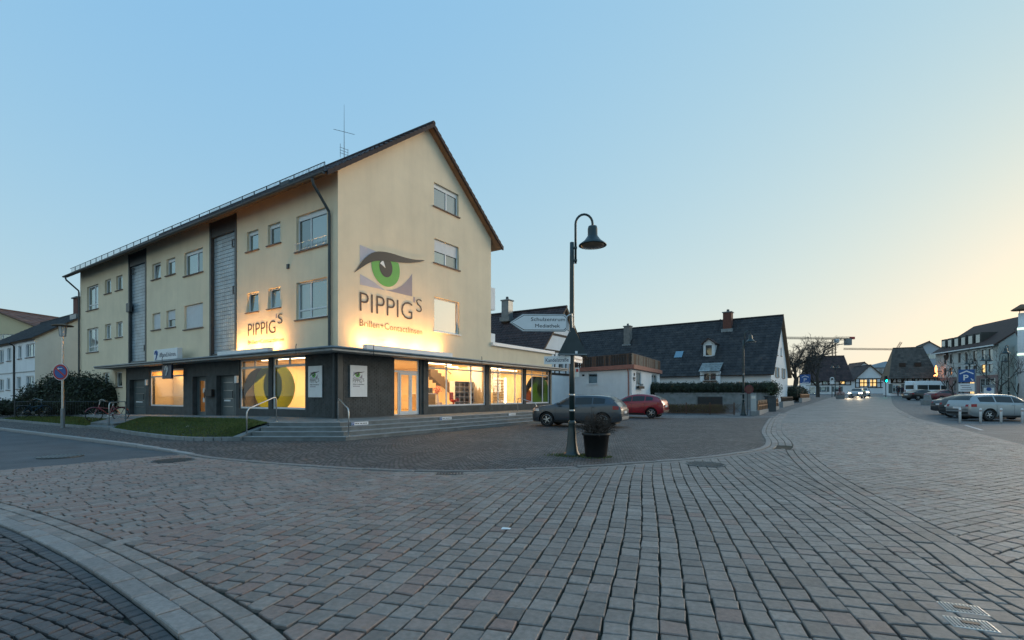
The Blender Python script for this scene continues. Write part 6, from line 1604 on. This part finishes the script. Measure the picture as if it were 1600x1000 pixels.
# flowering ground cover behind the lattice fence
bc = MB(); r = random.Random(21)
for k in range(5000):
    t = r.random(); x = 9.6+5.6*t; y = 35.6-1.2*t+r.uniform(0,1.6); z = gz(x,y)+r.uniform(.0,.55); a = r.uniform(0,6.28); s = r.uniform(.03,.07)
    bc.add([(x-s*math.cos(a),y-s*math.sin(a),z),(x+s*math.cos(a),y+s*math.sin(a),z+.01),(x,y,z+s*1.4)], [(0,1,2)], r.random())
tag(bc.build('ground_cover', mat('garden leaves', (.04,.05,.015), .7, .3, 2, tonecols=[(.015,.02,.008),(.04,.05,.016),(.16,.14,.02)]), kind='stuff'), 'low garden plants with yellow green tips behind the lattice fence', 'plants')
lf = thing('lattice_fence', 'low diagonal lattice fence along the parking place', 'fence', (0,0,0))
FA, FB = Vector((9.3,35.6,0)), Vector((15.4,34.1,0)); d = (FB-FA); L_ = d.length; d.normalize(); F_ = frame(FA, FB); n_ = int(L_/.16); z0 = gz(12,35)
for k in range(n_):
    u = k*.16
    for s_, w_ in ((1,0),(-1,.022)):
        P = [(u, w_, z0+.08), (u+.62*s_, w_, z0+.70)]
        if s_ < 0: P = [(u+.62, w_, z0+.08), (u, w_, z0+.70)]
        b = MB(F_); b.tube([P[0], P[1]], .016, 4); b.build('lattice_bar', X['wood'], lf)
for k in range(5): MB(F_).box(k*L_/4-.04, k*L_/4+.04, .03, .1, z0-.1, z0+.8).build('post', X['wood'], lf)
MB(F_).box(0, L_, -.02, .04, z0+.03, z0+.08).build('bottom_rail', X['wood'], lf)
o = thing('garden_gate', 'dark double gate leaf set into the garden wall', 'gate', (17.0,42.25,0), rad(-14.3))
for k in (0, 1): MB().box(-.95+k*.98,-.02+k*.98,-.08,-.02,.5,1.25).build('panel', X['black'], o, bevel=.01)
MB().box(-1.0,1.0,-.02,.02,.45,1.3).build('frame', X['greymetal'], o)
o = thing('electric_cabinet', 'tall pale grey utility cabinet beside the second street lamp', 'cabinet', (16.05,33.1,gz(16,33)), rad(-20))
MB().box(-.02,.34,-.2,.2,-.05,.28).build('plinth', X['concrete'], o); MB().box(0,.32,-.18,.18,.28,1.42).build('body', mat('light grey cabinet', (.42,.44,.44), .6, .1, 3), o, bevel=.015); MB().box(.03,.27,-.19,-.181,1.12,1.3).build('notice', X['paper'], o); MB().box(-.03,.35,-.21,.21,1.42,1.47).build('lid', X['zinc'], o, bevel=.01)
o = thing('round_sign', 'dark red round sign partly hidden behind the second street lamp', 'sign', (15.95,33.35,gz(16,33)))
MB().tube([(0,0,0),(0,0,1.6)], .025, 6).build('post', X['greymetal'], o); MB().lathe([(.30,-.02),(.30,.0),(0,.0)], 20, (.1,-.02,1.75), 'y').build('disc', mat('faded dark red', (.12,.02,.025), .6, .2, 4), o); MB().lathe([(.22,-.025),(.22,-.021),(0,-.021)], 20, (.1,-.02,1.75), 'y').build('ring', X['brick'], o)
X['orangewood'] = mat('orange brown wood', (.34,.16,.075), .7, .2, 4)
for i, (P, Q, lab) in enumerate((((16.9,33.6),(19.6,37.6),'low wall with orange brown arched wooden fence by the lamp'),((20.6,38.9),(22.6,41.6),'second piece of arched wooden fence beyond the gate post'))):
    o = thing('picket_fence', lab, 'fence', (0,0,0), 0, 'wooden fences on low walls'); z0 = gz(*P)
    wallbox('low_wall', X['granite'], P, Q, .25, z0-.2, z0+.30, o)
    F_ = frame(Vector((*P,0)), Vector((*Q,0))); l_ = (Vector(Q)-Vector(P)).length; n_ = int(l_/.75)
    for k in range(n_):
        u = .1+k*l_/n_; wd = l_/n_-.1
        MB(F_).tube([(u,.1,z0+.3),(u,.1,z0+.72),(u+wd/2,.1,z0+.98),(u+wd,.1,z0+.72),(u+wd,.1,z0+.3)], .045, 5).build('arch', X['orangewood'], o)
        for j in (1,2,3): MB(F_).box(u+wd*j/4-.03,u+wd*j/4+.03,.08,.12,z0+.3,z0+.74).build('picket', X['beam'], o)
    MB(F_).box(.05,l_,.06,.15,z0+.58,z0+.66).build('rail', X['orangewood'], o)
o = thing('gate_post', 'dark stone gate post between the wooden fences', 'post', (20.1,38.3,gz(20,38))); MB().box(-.3,.3,-.3,.3,-.1,1.1).build('shaft', X['slate'], o, bevel=.02); MB().box(-.36,.36,-.36,.36,1.1,1.2).build('cap', X['slate'], o, bevel=.02)
for i, (P, Q, lab) in enumerate((((24.5,44.5),(29.5,51.5),'dark railing on a low wall at the foot of the farmhouse gable'),((33.0,56.0),(38.5,63.5),'orange brown wooden railing beyond the blue parking sign'))):
    o = thing('railing', lab, 'railing', (0,0,0)); z0 = gz(*P)
    wallbox('low_wall', X['granite'], P, Q, .3, z0-.3, gz(*Q)+.35, o); F_ = frame(Vector((*P,0)), Vector((*Q,0))); l_ = (Vector(Q)-Vector(P)).length; z1 = gz(*Q)+.35
    MB(F_).box(0,l_,.08,.2,z1+.32,z1+.45).build('rail', X['orangewood'] if i else X['beam'], o)
    u = .1
    while u < l_: MB(F_).box(u,u+.1,.1,.18,z1,z1+.32).build('post', X['orangewood'] if i else X['beam'], o); u += .7
o = thing('dark_hedge', 'dark clipped hedge at the roadside before the bare trees', 'hedge', (36.5,62.5,gz(36,62)), rad(50)); bl = [(x*.8,0,.9,.8,.8,.9) for x in range(-6,3)]; b = MB(); core(b, bl, .9); b.build('branches', X['leafcore'], o); b = MB(); leafcloud(b, bl, 4000, .09, 31); b.build('foliage', X['leaf'], o)

# ================================================================== BARE TREES
def bare_tree(label, loc, H_, seed, trunk=.22, depth=6, spread=.5, group='leafless trees', twigr=.012, first=.28):
    o = thing('bare_tree', label, 'tree', loc, 0, group); r = random.Random(seed); T1 = MB(); T2 = MB()
    def grow(p, d, l, rd, dep):
        q = p + d*l; mid = p + d*l*.5 + Vector((r.gauss(0,.05), r.gauss(0,.05), 0))*l
        (T1 if dep >= depth-1 else T2).tube([p, mid, q], [rd, rd*.88, rd*.74], 7 if dep > 3 else (4 if dep > 1 else 3), cap=False)
        if dep <= 0: return
        for k in range(3 if (dep > 1 or r.random() < .5) else 2):
            e = (d*(.9 if k == 0 else .6) + Vector((r.gauss(0,spread), r.gauss(0,spread), r.gauss(.12,.28)))).normalized()
            grow(q if k < 2 else mid, e, l*r.uniform(.62,.84), max(twigr, rd*(.72 if k == 0 else .52)), dep-1)
    grow(Vector((0,0,-.1)), Vector((r.gauss(0,.04), r.gauss(0,.04), 1)).normalized(), H_*first, trunk, depth)
    T1.build('trunk', X['bark'], o, smooth=True); T2.build('crown', X['bark'], o); return o
for i, (px, Y, H_, sd, lab) in enumerate(((1244,72,13.0,3,'leafless tree nearest the farmhouse gable'),(1278,80,15.5,8,'larger leafless tree left of the half timbered house'))):
    x = (px-800)/769*Y; bare_tree(lab, (x,Y,gz(x,Y)), H_, sd, .30, 7, .52, twigr=.018, first=.22)
for i, (px, Y, H_, sd, lab) in enumerate(((1487,52,5.0,5,'thin young bare tree behind the wine red saloon'),(1561,46,5.6,6,'young bare tree with upright branches right of the parking sign'),(1592,50,5.4,9,'young bare tree at the right edge of the picture'))):
    x = (px-800)/769*Y; bare_tree(lab, (x,Y,gz(x,Y)), H_, sd, .08, 5, .38, twigr=.009, first=.36)
o = bare_tree('small leafless shrub against the farmhouse wall', (24.2,50.8,gz(24,50)), 2.6, 14, .05, 5, .5, twigr=.008, first=.22)

# ================================================================== FAR SIDE OF THE STREET
def at(px, Y): return ((px-800)/769*Y, Y)
def place(px, Y): x, y = at(px, Y); return (x, y, gz(x, y))
def timber(par, T, u0, u1, z0, z1, n_, braces=True):
    b = MB(T)
    for z in (z0, (z0+z1)/2, z1-.18): b.box(u0, u1, -.05, -.004, z, z+.18)
    for k in range(n_+1):
        u = u0+(u1-u0-.2)*k/n_; b.box(u, u+.2, -.055, -.004, z0, z1)
        if braces and k < n_ and k % 2 == 0:
            w_ = (u1-u0)/n_; b.add([(u+.1,-.045,z0+.15),(u+.32,-.045,z0+.15),(u+w_,-.045,z1-.2),(u+w_-.22,-.045,z1-.2)], [(0,1,2,3)])
    b.build('timber_frame', X['beam'], par)
lw_ = dict(gm=X['lit'])
def flatrot(px): return math.atan2(-(px-800)/769, 1.0)     # turned to face the junction
# half timbered house in the middle distance
p = place(1330,103)
hw_ = [('L',-1.9,-1.0,2.15,3.1,dict(gm=X['lit'])),('L',-3.6,-2.8,2.15,3.1),('L',-5.2,-4.4,2.15,3.1),('L',-6.8,-6.0,2.15,3.1),('L',-3.0,-2.0,.5,1.6,dict(shut=X['shutgrey'])),('L',-5.4,-4.4,.5,1.6,dict(shut=X['shutgrey'])),('L',-7.6,-6.4,.1,1.6,dict(gm=X['glassdeep']))]
hh, hr = house('half_timbered_house', 'half timbered house with big dark brown hipped roof beyond the bare trees', p, rad(66), 8.0, 8.2, 3.4, 8.2, X['housewhite'], X['tile_brown'], hw_, over=.6, hip=.9, tw=.6, tl=.5); timber(hh, LT, -8.2, 0, 1.85, 3.4, 8)
p = place(1336,112); hh, hr = house('half_timbered_house', 'small half timbered house with lit windows right of the larger brown roof', p, rad(-14), 6.0, 8, 3.3, 6.3, X['housewhite'], X['tile_brown'], [('G',.8,2.4,1.6,3.1,dict(cols=3,gm=X['lit'])),('G',3.0,4.4,1.6,3.1,dict(cols=2,gm=X['lit']))], over=.5, tw=.6, tl=.5); timber(hh, GT, 0, 6.0, 1.2, 3.4, 7, False)
p = place(1329,140); house('red_roof_house', 'red brown roof of a house further down the street', p, rad(-10), 7, 8, 5.4, 8.2, X['housewhite'], X['tile_red'], over=.4, tw=.8, tl=.8)
p = place(1352,138); wn = [('G',1.0+k*2.1,2.0+k*2.1,z,z+1.5) for k in range(5) for z in (2.1,4.7)]
house('office_building', 'pale two storey building with grey roof closing the street', p, rad(-20), 12, 9, 6.7, 8.5, mat('pale grey render', (.48,.50,.52), .85, .06, 1), X['zinc'], wn, over=.4, hip=4, tiled=False, cat='building')
# kiosk with lights and traffic light
o = thing('kiosk', 'low brown kiosk with warm lit windows at the end of the street', 'kiosk', place(1372,120), rad(-20)); MB().box(0,6.5,0,3,-.3,2.6).build('wall', X['wood'], o); MB().box(-.3,6.8,-.4,3.2,2.6,2.85).build('roof', X['beam'], o)
for k in range(4): MB().box(.5+k*1.6,1.5+k*1.6,-.05,-.01,1.0,2.1).build('lit_window', X['lit'], o)
o = thing('traffic_light', 'traffic light showing green at the end of the street', 'traffic light', place(1384,80)); MB().tube([(0,0,-.1),(0,0,3.2)], .06, 6).build('pole', X['greymetal'], o); MB().box(-.16,.16,-.12,.12,2.4,3.4).build('housing', X['black'], o)
for k, (c_, s_) in enumerate((((.02,.01,.01),0),((.03,.02,.01),0),((.0,1,.55),14))):
    MB().lathe([(.11,-.16),(.11,-.12)], 12, (0,0,3.22-.3*k), 'y').build('lamp', emit('signal green', c_, s_) if s_ else X['black'], o)
# big half timbered inn
p = place(1462,86)
inn = [('L',-1.5-k*1.75,-.7-k*1.75,2.85,3.85) for k in range(3)] + [('L',-6.0,-4.8,.5,2.2,dict(cols=3,gm=X['glassdeep'],shut=X['shutgrey'])),('L',-4.2,-3.3,.3,2.4,dict(gm=X['glassdeep'])),('L',-2.4,-1.2,.6,2.2,dict(cols=2))]
hh, hr = house('half_timbered_inn', 'long half timbered inn with sweeping grey brown roof across the square', p, rad(60), 9, 6.3, 4.1, 8.85, X['housewhite'], mat('grey brown old tiles', (.06,.05,.045), .85, .25, 2, tonecols=[(.055,.048,.042),(.085,.073,.063),(.115,.098,.085)]), inn, over=1.0, hip=1.3, tw=.6, tl=.5); timber(hh, LT, -6.3, 0, 2.3, 4.1, 8)
MB().box(.9,3,1.8,2.7,5.3,6.0).build('dormer', X['beam'], hr); MB().box(.9,3,4.0,4.9,5.3,6.0).build('dormer', X['beam'], hr)
p = place(1414,118); house('gabled_hall', 'pale blue grey gabled hall behind the inn', p, rad(-30), 9, 14, 8.6, 12.0, mat('blue grey render', (.42,.47,.52), .85, .05, 1), X['tile_dark'], [('G',3.6,6.4,8.0,9.2,dict(cols=3))], over=.5, tw=.8, tl=.8, cat='building')
# three storey shop building on the right
O2 = Vector((69.2,70,0)); ang = math.atan2(16, 4.8); g0 = gz(69.2,70)
rb = thing('shop_building', 'three storey pale building with dormers and dusky pink ground floor on the right', 'building', (O2.x, O2.y, g0), ang - PI/2)
# long side faces -x (towards the street), u = -y
P_ = mat('pale green grey render', (.50,.52,.50), .85, .06, 1); PK = mat('dusky pink render', (.26,.17,.16), .85, .08, 1)
up = [(1.3,2.2),(3.0,3.8),(5.0,5.9),(7.3,8.0),(9.2,9.9),(11.6,12.3),(13.3,14.0)]
hl = [(-b_, -a_, z-g0, z+1.55-g0) for a_, b_ in up for z in (6.6,)] + [(-b_, -a_, z-g0, z+1.2-g0) for a_, b_ in up for z in (4.75,)]
m = MB(LT); holed(m, -16.6, 0, 4.35-g0, 8.75-g0, hl, depth=.12); m.build('wall', P_, rb)
gf = [(-4.5,-.8,.9,3.0),(-7.2,-5.4,.2,3.0),(-11.5,-8.4,.6,3.0),(-14.5,-12.6,.2,3.0)]
m = MB(LT); holed(m, -16.6, 0, -.6, 4.35-g0, gf, w=.05, depth=.2); m.build('ground_floor', PK, rb)
for i, q in enumerate(gf): window(rb, LT, *q, cols=3, w=.15, gm=X['glassdeep'] if i not in (1,) else X['lit'], sill=False, name='shop_window')
for i, q in enumerate(hl): window(rb, LT, *q, cols=1, w=.07, gm=X['lit'] if i == 8 else X['glassdeep'], m=X['wood'], sillm=X['white'], fr=.07)
for q in hl: MB(LT).box(q[0]-.1,q[1]+.1,-.12,.0,q[3],q[3]+.14).build('lintel', X['white'], rb)
W2, zr2 = 11.0, 13.0-g0
m = MB(); m.poly([(0,0,-.6),(W2,0,-.6),(W2,0,8.75-g0),(W2/2,0,zr2),(0,0,8.75-g0)]); m.build('gable_wall', mat('pale mint render', (.46,.50,.48), .85, .05, 1), rb)
m = MB(); m.slab([(-.7,-.2,8.6-g0),(W2/2,-.2,zr2+.2),(W2/2,16.8,zr2+.2),(-.7,16.8,8.6-g0)], .2); m.slab([(W2+.5,16.8,8.6-g0),(W2/2,16.8,zr2+.2),(W2/2,-.2,zr2+.2),(W2+.5,-.2,8.6-g0)], .2); rr = m.build('roof', X['tile_red'], rb)
MB().box(-.75,-.55,-.2,16.8,8.45-g0,8.62-g0).build('gutter', X['white'], rr)
for k in range(6):
    y = 4.6+k*1.9; MB().box(.3,2.6,y,y+1.35,9.0-g0,10.9-g0).build('dormer', mat('dark dormer cladding', (.05,.05,.045), .6, .1, 3) if k == 0 else bpy.data.materials['dark dormer cladding'], rr); MB().box(.26,.295,y+.2,y+1.15,9.4-g0,10.6-g0).build('dormer_window', X['glassdeep'], rr)
for k in range(2): MB().lathe([(.7,-.05),(.7,0),(0,0)], 14, (-.06,13.2-.0*k,8.0-g0), 'x').build('clock_disc', X['beam'], rb) if k == 0 else None
sg = thing('neon_sign', 'small glowing orange neon figure on the pale shop building', 'sign', tuple(Matrix.Translation((O2.x,O2.y,g0)) @ Matrix.Rotation(ang-PI/2,4,'Z') @ Vector((-.9,14.6,5.2-g0))), ang-PI/2)
NE_ = emit('orange neon', (1,.35,.12), .55); MB(LT).tube([(-.5,0,-.5),(-.1,0,-.3),(.3,0,-.55),(.5,0,-.1),(.2,0,.2),(.3,0,.7),(.1,0,1.2),(-.1,0,.7),(.0,0,.1)], .10, 6).build('tube', NE_, sg); MB(LT).box(-.05,.05,.0,.85,.2,.3).build('bracket', X['greymetal'], sg)
# slim lit column and the house end at the right edge
tw_ = thing('corner_house', 'pale rendered house end at the right edge behind the slim column', 'building', place(1600,64), rad(-38))
MB().box(0,9,0,8,-.6,7.6).build('wall', bpy.data.materials['pale mint render'], tw_); MB().slab([(-.4,-.4,7.6),(9.4,-.4,7.6),(9.4,4,9.8),(-.4,4,9.8)], .2).build('roof', X['tile_red'], tw_)
for k in range(2): window(tw_, GT, .9, 1.8, 2.2+k*2.7, 3.8+k*2.7, w=-.03, gm=X['glassdeep'], m=X['wood'])
cl_ = thing('advertising_column', 'slim pale column with small pointed roof and lit rings at the right edge', 'column', place(1597,50))
MB().lathe([(.33,-.1),(.33,7.9),(.28,8.0),(.28,9.3)], 20).build('shaft', X['white'], cl_, smooth=True); MB().lathe([(.8,9.6),(.84,9.66),(.12,10.2),(0,10.22)], 20).build('roof', X['soffit'], cl_, smooth=True)
for z in (5.0,7.6): MB().lathe([(.36,z),(.36,z+.22)], 20).build('lit_ring', emit('pale lit ring', (.8,1,.75), .16), cl_)
b = MB()
for k in range(4): a_ = k*PI/2; b.tube([(.24*math.cos(a_),.24*math.sin(a_),9.2),(.24*math.cos(a_),.24*math.sin(a_),9.7)], .03, 5)
b.build('roof_strut', X['greymetal'], cl_)

# ---- cranes far away
def crane(label, px, Y, zj, left, right, flip):
    x0 = (px-800)/769*Y; o = thing('tower_crane', label, 'crane', (x0, Y, gz(x0,Y)), 0, 'tower cranes over the roofs'); zb = gz(x0,Y); zj -= zb
    def lattice(name, A_, B_, s_, par, m):
        A_, B_ = Vector(A_), Vector(B_); d_ = (B_-A_); n_ = max(4, int(d_.length/(s_*1.3))); u = d_.normalized().orthogonal().normalized(); v = d_.normalized().cross(u); b = MB(); c = [u*s_/2+v*s_/2, u*s_/2-v*s_/2, -u*s_/2-v*s_/2, -u*s_/2+v*s_/2]
        for q in c: b.tube([A_+q, B_+q], s_*.11, 4)
        for k in range(n_):
            for i in range(4): b.tube([A_+d_*k/n_+c[i], A_+d_*(k+1)/n_+c[(i+1) % 4]], s_*.06, 3)
        return b.build(name, m, par)
    Yl = X['craney']; lattice('mast', (0,0,0), (0,0,zj), 1.4, o, Yl); xl = (left-px)/769*Y; xr = (right-px)/769*Y
    lattice('jib', (0,0,zj+.6), (xl,0,zj+.9) , .75, o, Yl); lattice('counter_jib', (0,0,zj+.5), (xr,0,zj+.6), 1.1, o, Yl)
    MB().box(xr-3.4,xr-.6,-1,1,zj-2.8,zj+.4).build('counterweight', X['concrete'], o); MB().box(-.2,1.8,-1.4,-.2,zj-1.6,zj+.3).build('cab', X['white'], o)
    if flip: lattice('apex', (0,0,zj), (3.2,0,zj+5), .9, o, Yl)
    else: MB().box(xr-.8,xr+1.2,-.6,.6,zj+.2,zj+1.4).build('motor', X['signred'], o)
X['craney'] = mat('dusty orange crane paint', (.11,.07,.04), .6, .15, 2)
crane('tower crane with red motor end above the bare trees', 1303, 250, 29.5, 1222, 1331, False); crane('distant tower crane over the roofs in the middle of the street', 1400, 300, 28.6, 1318, 1416, True)

# ================================================================== STREET FURNITURE ON THE RIGHT
for i, (x, lab) in enumerate(((23.12,'leftmost white bollard by the rear wheel of the silver estate'),(24.18,'second white bollard from the left before the silver estate'),(25.24,'third white bollard from the left before the silver estate'),(26.34,'rightmost white bollard at the edge of the picture'))):
    o = thing('bollard', lab, 'bollard', (x,25.4,-.02), 0, 'white bollards'); MB().lathe([(.055,0),(.055,.72),(.048,.76),(0,.78)], 12).build('post', X['white'], o, smooth=True); MB().lathe([(.058,.60),(.058,.68)], 12).build('reflector', mat('dull red reflector', (.4,.3,.28), .5, .1, 4) if i == 0 else bpy.data.materials['dull red reflector'], o)
o = thing('parking_sign', 'tall blue parking garage sign with two text boards below', 'sign', place(1510,38), rad(-30)); o.scale = (.84,.84,.92); 
for s_ in (-.62,.62): MB().box(s_-.05,s_+.05,-.05,.05,-.2,3.55).build('post', X['zinc'], o)
MB().box(-.56,.56,-.04,.0,2.45,3.5).build('blue_panel', X['signblue'], o); text('P', .48, X['signwhite'], o, TR(-.22,-.042,2.60), width=.36, extrude=.01, off=.02)
flat([(-.50,3.18),(0,3.42),(.50,3.18),(.46,3.10),(0,3.32),(-.46,3.10)], GT, -.045, .01, X['signwhite'], o, 'garage_roof')
flat([(.28,2.72),(.33,2.76),(.43,2.66),(.47,2.70),(.48,2.54),(.33,2.55),(.37,2.60)], GT, -.045, .01, X['signwhite'], o, 'arrow')
for z in (1.65, .80):
    MB().box(-.56,.56,-.04,.0,z,z+.68).build('text_board', X['signwhite'], o); b = MB()
    for j in range(3): b.box(-.42+.1*(j % 2),.38-.08*j,-.046,-.041,z+.12+j*.18,z+.19+j*.18)
    b.build('small_print', X['mauve'], o)
o = thing('parking_sign', 'blue parking garage sign on a post left of the street', 'sign', place(1258,60), rad(-25)); MB().tube([(-.55,.03,-.1),(-.55,.03,4.2)], .06, 6).build('post', X['greymetal'], o); MB().box(-.55,.55,-.04,.0,2.2,3.25).build('blue_panel', X['signblue'], o); MB().box(-.55,.55,-.04,.0,1.95,2.17).build('white_panel', X['signwhite'], o); text('P', .42, X['signwhite'], o, TR(-.14,-.042,2.42), width=.3, extrude=.01); flat([(-.38,2.95),(0,3.14),(.38,2.95),(.35,2.89),(0,3.07),(-.35,2.89)], GT, -.045, .01, X['signwhite'], o, 'garage_roof'); MB().box(-.3,.4,-.046,-.041,2.28,2.34).build('small_print', X['signwhite'], o)
for (px, Y, rz, arms, lab) in ((1576,44,200,1,'arched street lamp standing right of the parking sign'),(1541,58,190,2,'two armed street lamp before the pink shop front'),(1515,68,190,2,'more distant two armed street lamp behind the parking sign'),(1305,84,0,2,'two armed street lamp before the half timbered house'),(1565,60,0,1,'slim street lamp at the right before the mint gable')):
    bell_lamp(lab, place(px,Y), rad(rz), 5.6, arms)
o = thing('bus_stop_sign', 'white bus stop sign on a post before the half timbered house', 'sign', place(1300,78), rad(-20)); MB().tube([(0,0,-.1),(0,0,3.0)], .05, 6).build('post', X['greymetal'], o); MB().box(-.3,.3,-.08,-.04,2.1,2.9).build('plate', X['signwhite'], o); MB().lathe([(.3,-.08),(.3,-.04),(0,-.04)], 14, (0,0,2.9), 'y').build('round_top', X['signwhite'], o); MB().lathe([(.16,-.086),(.16,-.081),(0,-.081)], 14, (0,0,2.9), 'y').build('mark', X['leaf'], o)
for (px, Y, lab) in ((1449,50,'squat concrete block on the square left of the wine red saloon'),(1545,52,'grey ticket machine with round blue mark before the pink shop front')):
    p = place(px,Y)
    if px < 1500: o = thing('concrete_block', lab, 'bollard', p, rad(-30)); MB().prism([(-.45,-.45),(.45,-.45),(.45,.45),(-.45,.45)], -.1, .5).build('base', X['concrete'], o, bevel=.04); MB().lathe([(.34,.5),(.26,1.0),(0,1.05)], 10).build('top', X['concrete'], o)
    else: o = thing('ticket_machine', lab, 'machine', p, rad(-42)); MB().box(-.5,.5,-.3,.3,-.1,2.0).build('body', X['zinc'], o, bevel=.03); MB().box(-.4,.4,-.32,-.305,.9,1.7).build('front_panel', X['signwhite'], o); MB().lathe([(.2,-.33),(.2,-.322),(0,-.322)], 14, (0,0,1.55), 'y').build('blue_mark', X['signblue'], o)
# parking bay lines on the right
ml = MB()
for (P, Q) in (((19.5,20.4),(22.0,23.9)),((22.6,24.2),(26.5,23.9)),((20.6,17.6),(33,17.0))):
    d = Vector((Q[0]-P[0],Q[1]-P[1])).normalized(); r_ = Vector((-d.y,d.x))*.06; ml.poly([(a[0],a[1],gz(*P[:2])-.024) for a in ccw([(P[0]-r_.x,P[1]-r_.y),(Q[0]-r_.x,Q[1]-r_.y),(Q[0]+r_.x,Q[1]+r_.y),(P[0]+r_.x,P[1]+r_.y)])])
ml.build('parking_markings', mat('worn white marking', (.42,.43,.44), .7, .2, 8), kind='structure')
bd = thing('flower_tub', 'stone flower tub with pink flowers beside the street', 'planter', place(1313,70)); MB().lathe([(.5,-.1),(.6,.5),(.52,.5),(.5,.4),(0,.4)], 14).build('tub', X['concrete'], bd); b = MB(); leafcloud(b, [(0,0,.7,.55,.55,.35)], 400, .07, 2); b.build('flowers', mat('pale pink petals', (.45,.25,.22), .7, .2, 4, tonecols=[(.05,.07,.02),(.4,.22,.2),(.6,.4,.35)]), bd, kind='stuff')

# ---- people far down the street
def person(label, loc, rz, top, legs, hair, walk=.25, h=1.72):
    o = thing('person', label, 'person', loc, rz, 'people far down the street'); me = bpy.data.meshes.new('body'); k = h/1.72
    V_ = [(0,0,.95),(0,0,1.15),(0,0,1.40),(0,-.01,1.50),(0,-.02,1.56),(.09,0,.92),(.10,-walk*.5,.50),(.10,-walk*.6+.02,.08),(.10,-walk*.6-.14,.04),(-.09,0,.92),(-.10,walk*.3,.50),(-.10,walk*.9,.10),(-.10,walk*.9-.14,.05),(.19,0,1.40),(.25,walk*.35,1.13),(.25,walk*.1,.88),(.25,walk*.05,.78),(-.19,0,1.40),(-.25,-walk*.35,1.13),(-.25,-walk*.5,.88),(-.25,-walk*.55,.78)]
    R_ = [.16,.15,.17,.07,.06,.10,.075,.05,.045,.10,.075,.05,.045,.075,.055,.042,.035,.075,.055,.042,.035]
    E_ = [(0,1),(1,2),(2,3),(3,4),(0,5),(5,6),(6,7),(7,8),(0,9),(9,10),(10,11),(11,12),(2,13),(13,14),(14,15),(15,16),(2,17),(17,18),(18,19),(19,20)]
    me.from_pydata([(a*k,b*k,c*k) for a, b, c in V_], E_, []); ob = link('body', me, None)
    sk = ob.modifiers.new('skin', 'SKIN'); 
    for i, sv in enumerate(me.skin_vertices[0].data): sv.radius = (R_[i]*k, R_[i]*k*.8); sv.use_root = i == 0
    ob.modifiers.new('sub', 'SUBSURF').levels = 1
    dg = bpy.context.evaluated_depsgraph_get(); dg.update(); out = bpy.data.meshes.new_from_object(ob.evaluated_get(dg)); bpy.data.objects.remove(ob)
    out.materials.clear(); out.materials.append(top); out.materials.append(legs)
    for pl in out.polygons:
        pl.use_smooth = True
        if pl.center.z < .95*k: pl.material_index = 1 if abs(pl.center.x) < .2*k else 0
    link('body', out, o)
    MB().lathe([(.03,1.50*k),(.075,1.56*k),(.095,1.64*k),(.085,1.72*k),(.04,1.77*k),(0,1.78*k)], 12, (0,-.02,0)).build('head', X['skin'], o, smooth=True)
    MB().lathe([(.102,1.66*k),(.098,1.73*k),(.05,1.79*k),(0,1.80*k)], 12, (0,.005,0)).build('hair', hair, o, smooth=True)
X['skin'] = mat('skin', (.42,.25,.18), .6, .1, 5)
cl = [mat('dark navy coat', (.02,.025,.04), .8, .1, 4), mat('charcoal trousers', (.03,.03,.033), .8, .1, 4), mat('wine coat', (.10,.02,.03), .8, .1, 4), mat('dark hair', (.03,.02,.015), .7, .2, 9)]
for i, (px, Y, rz, lab) in enumerate(((1403,86,30,'person in dark coat standing left in the group before the inn'),(1409,87,-60,'person in dark coat in the middle of the group before the inn'),(1414,86,150,'person in wine coloured coat in the group before the inn'),(1421,88,-20,'person in dark coat at the right of the group before the inn'),(1574,72,60,'person in dark clothes walking by the pink shop front'),(1312,88,20,'person in wine coloured coat walking by the bus stop'))):
    person(lab, place(px,Y), rad(rz), cl[2] if 'wine' in lab else cl[0], cl[1], cl[3], .3 if 'walk' in lab else .08)
S.cycles.use_denoising = True
S.cycles.max_bounces = 8
S.cycles.transparent_max_bounces = 12
S.cycles.caustics_reflective = False
S.cycles.caustics_refractive = False
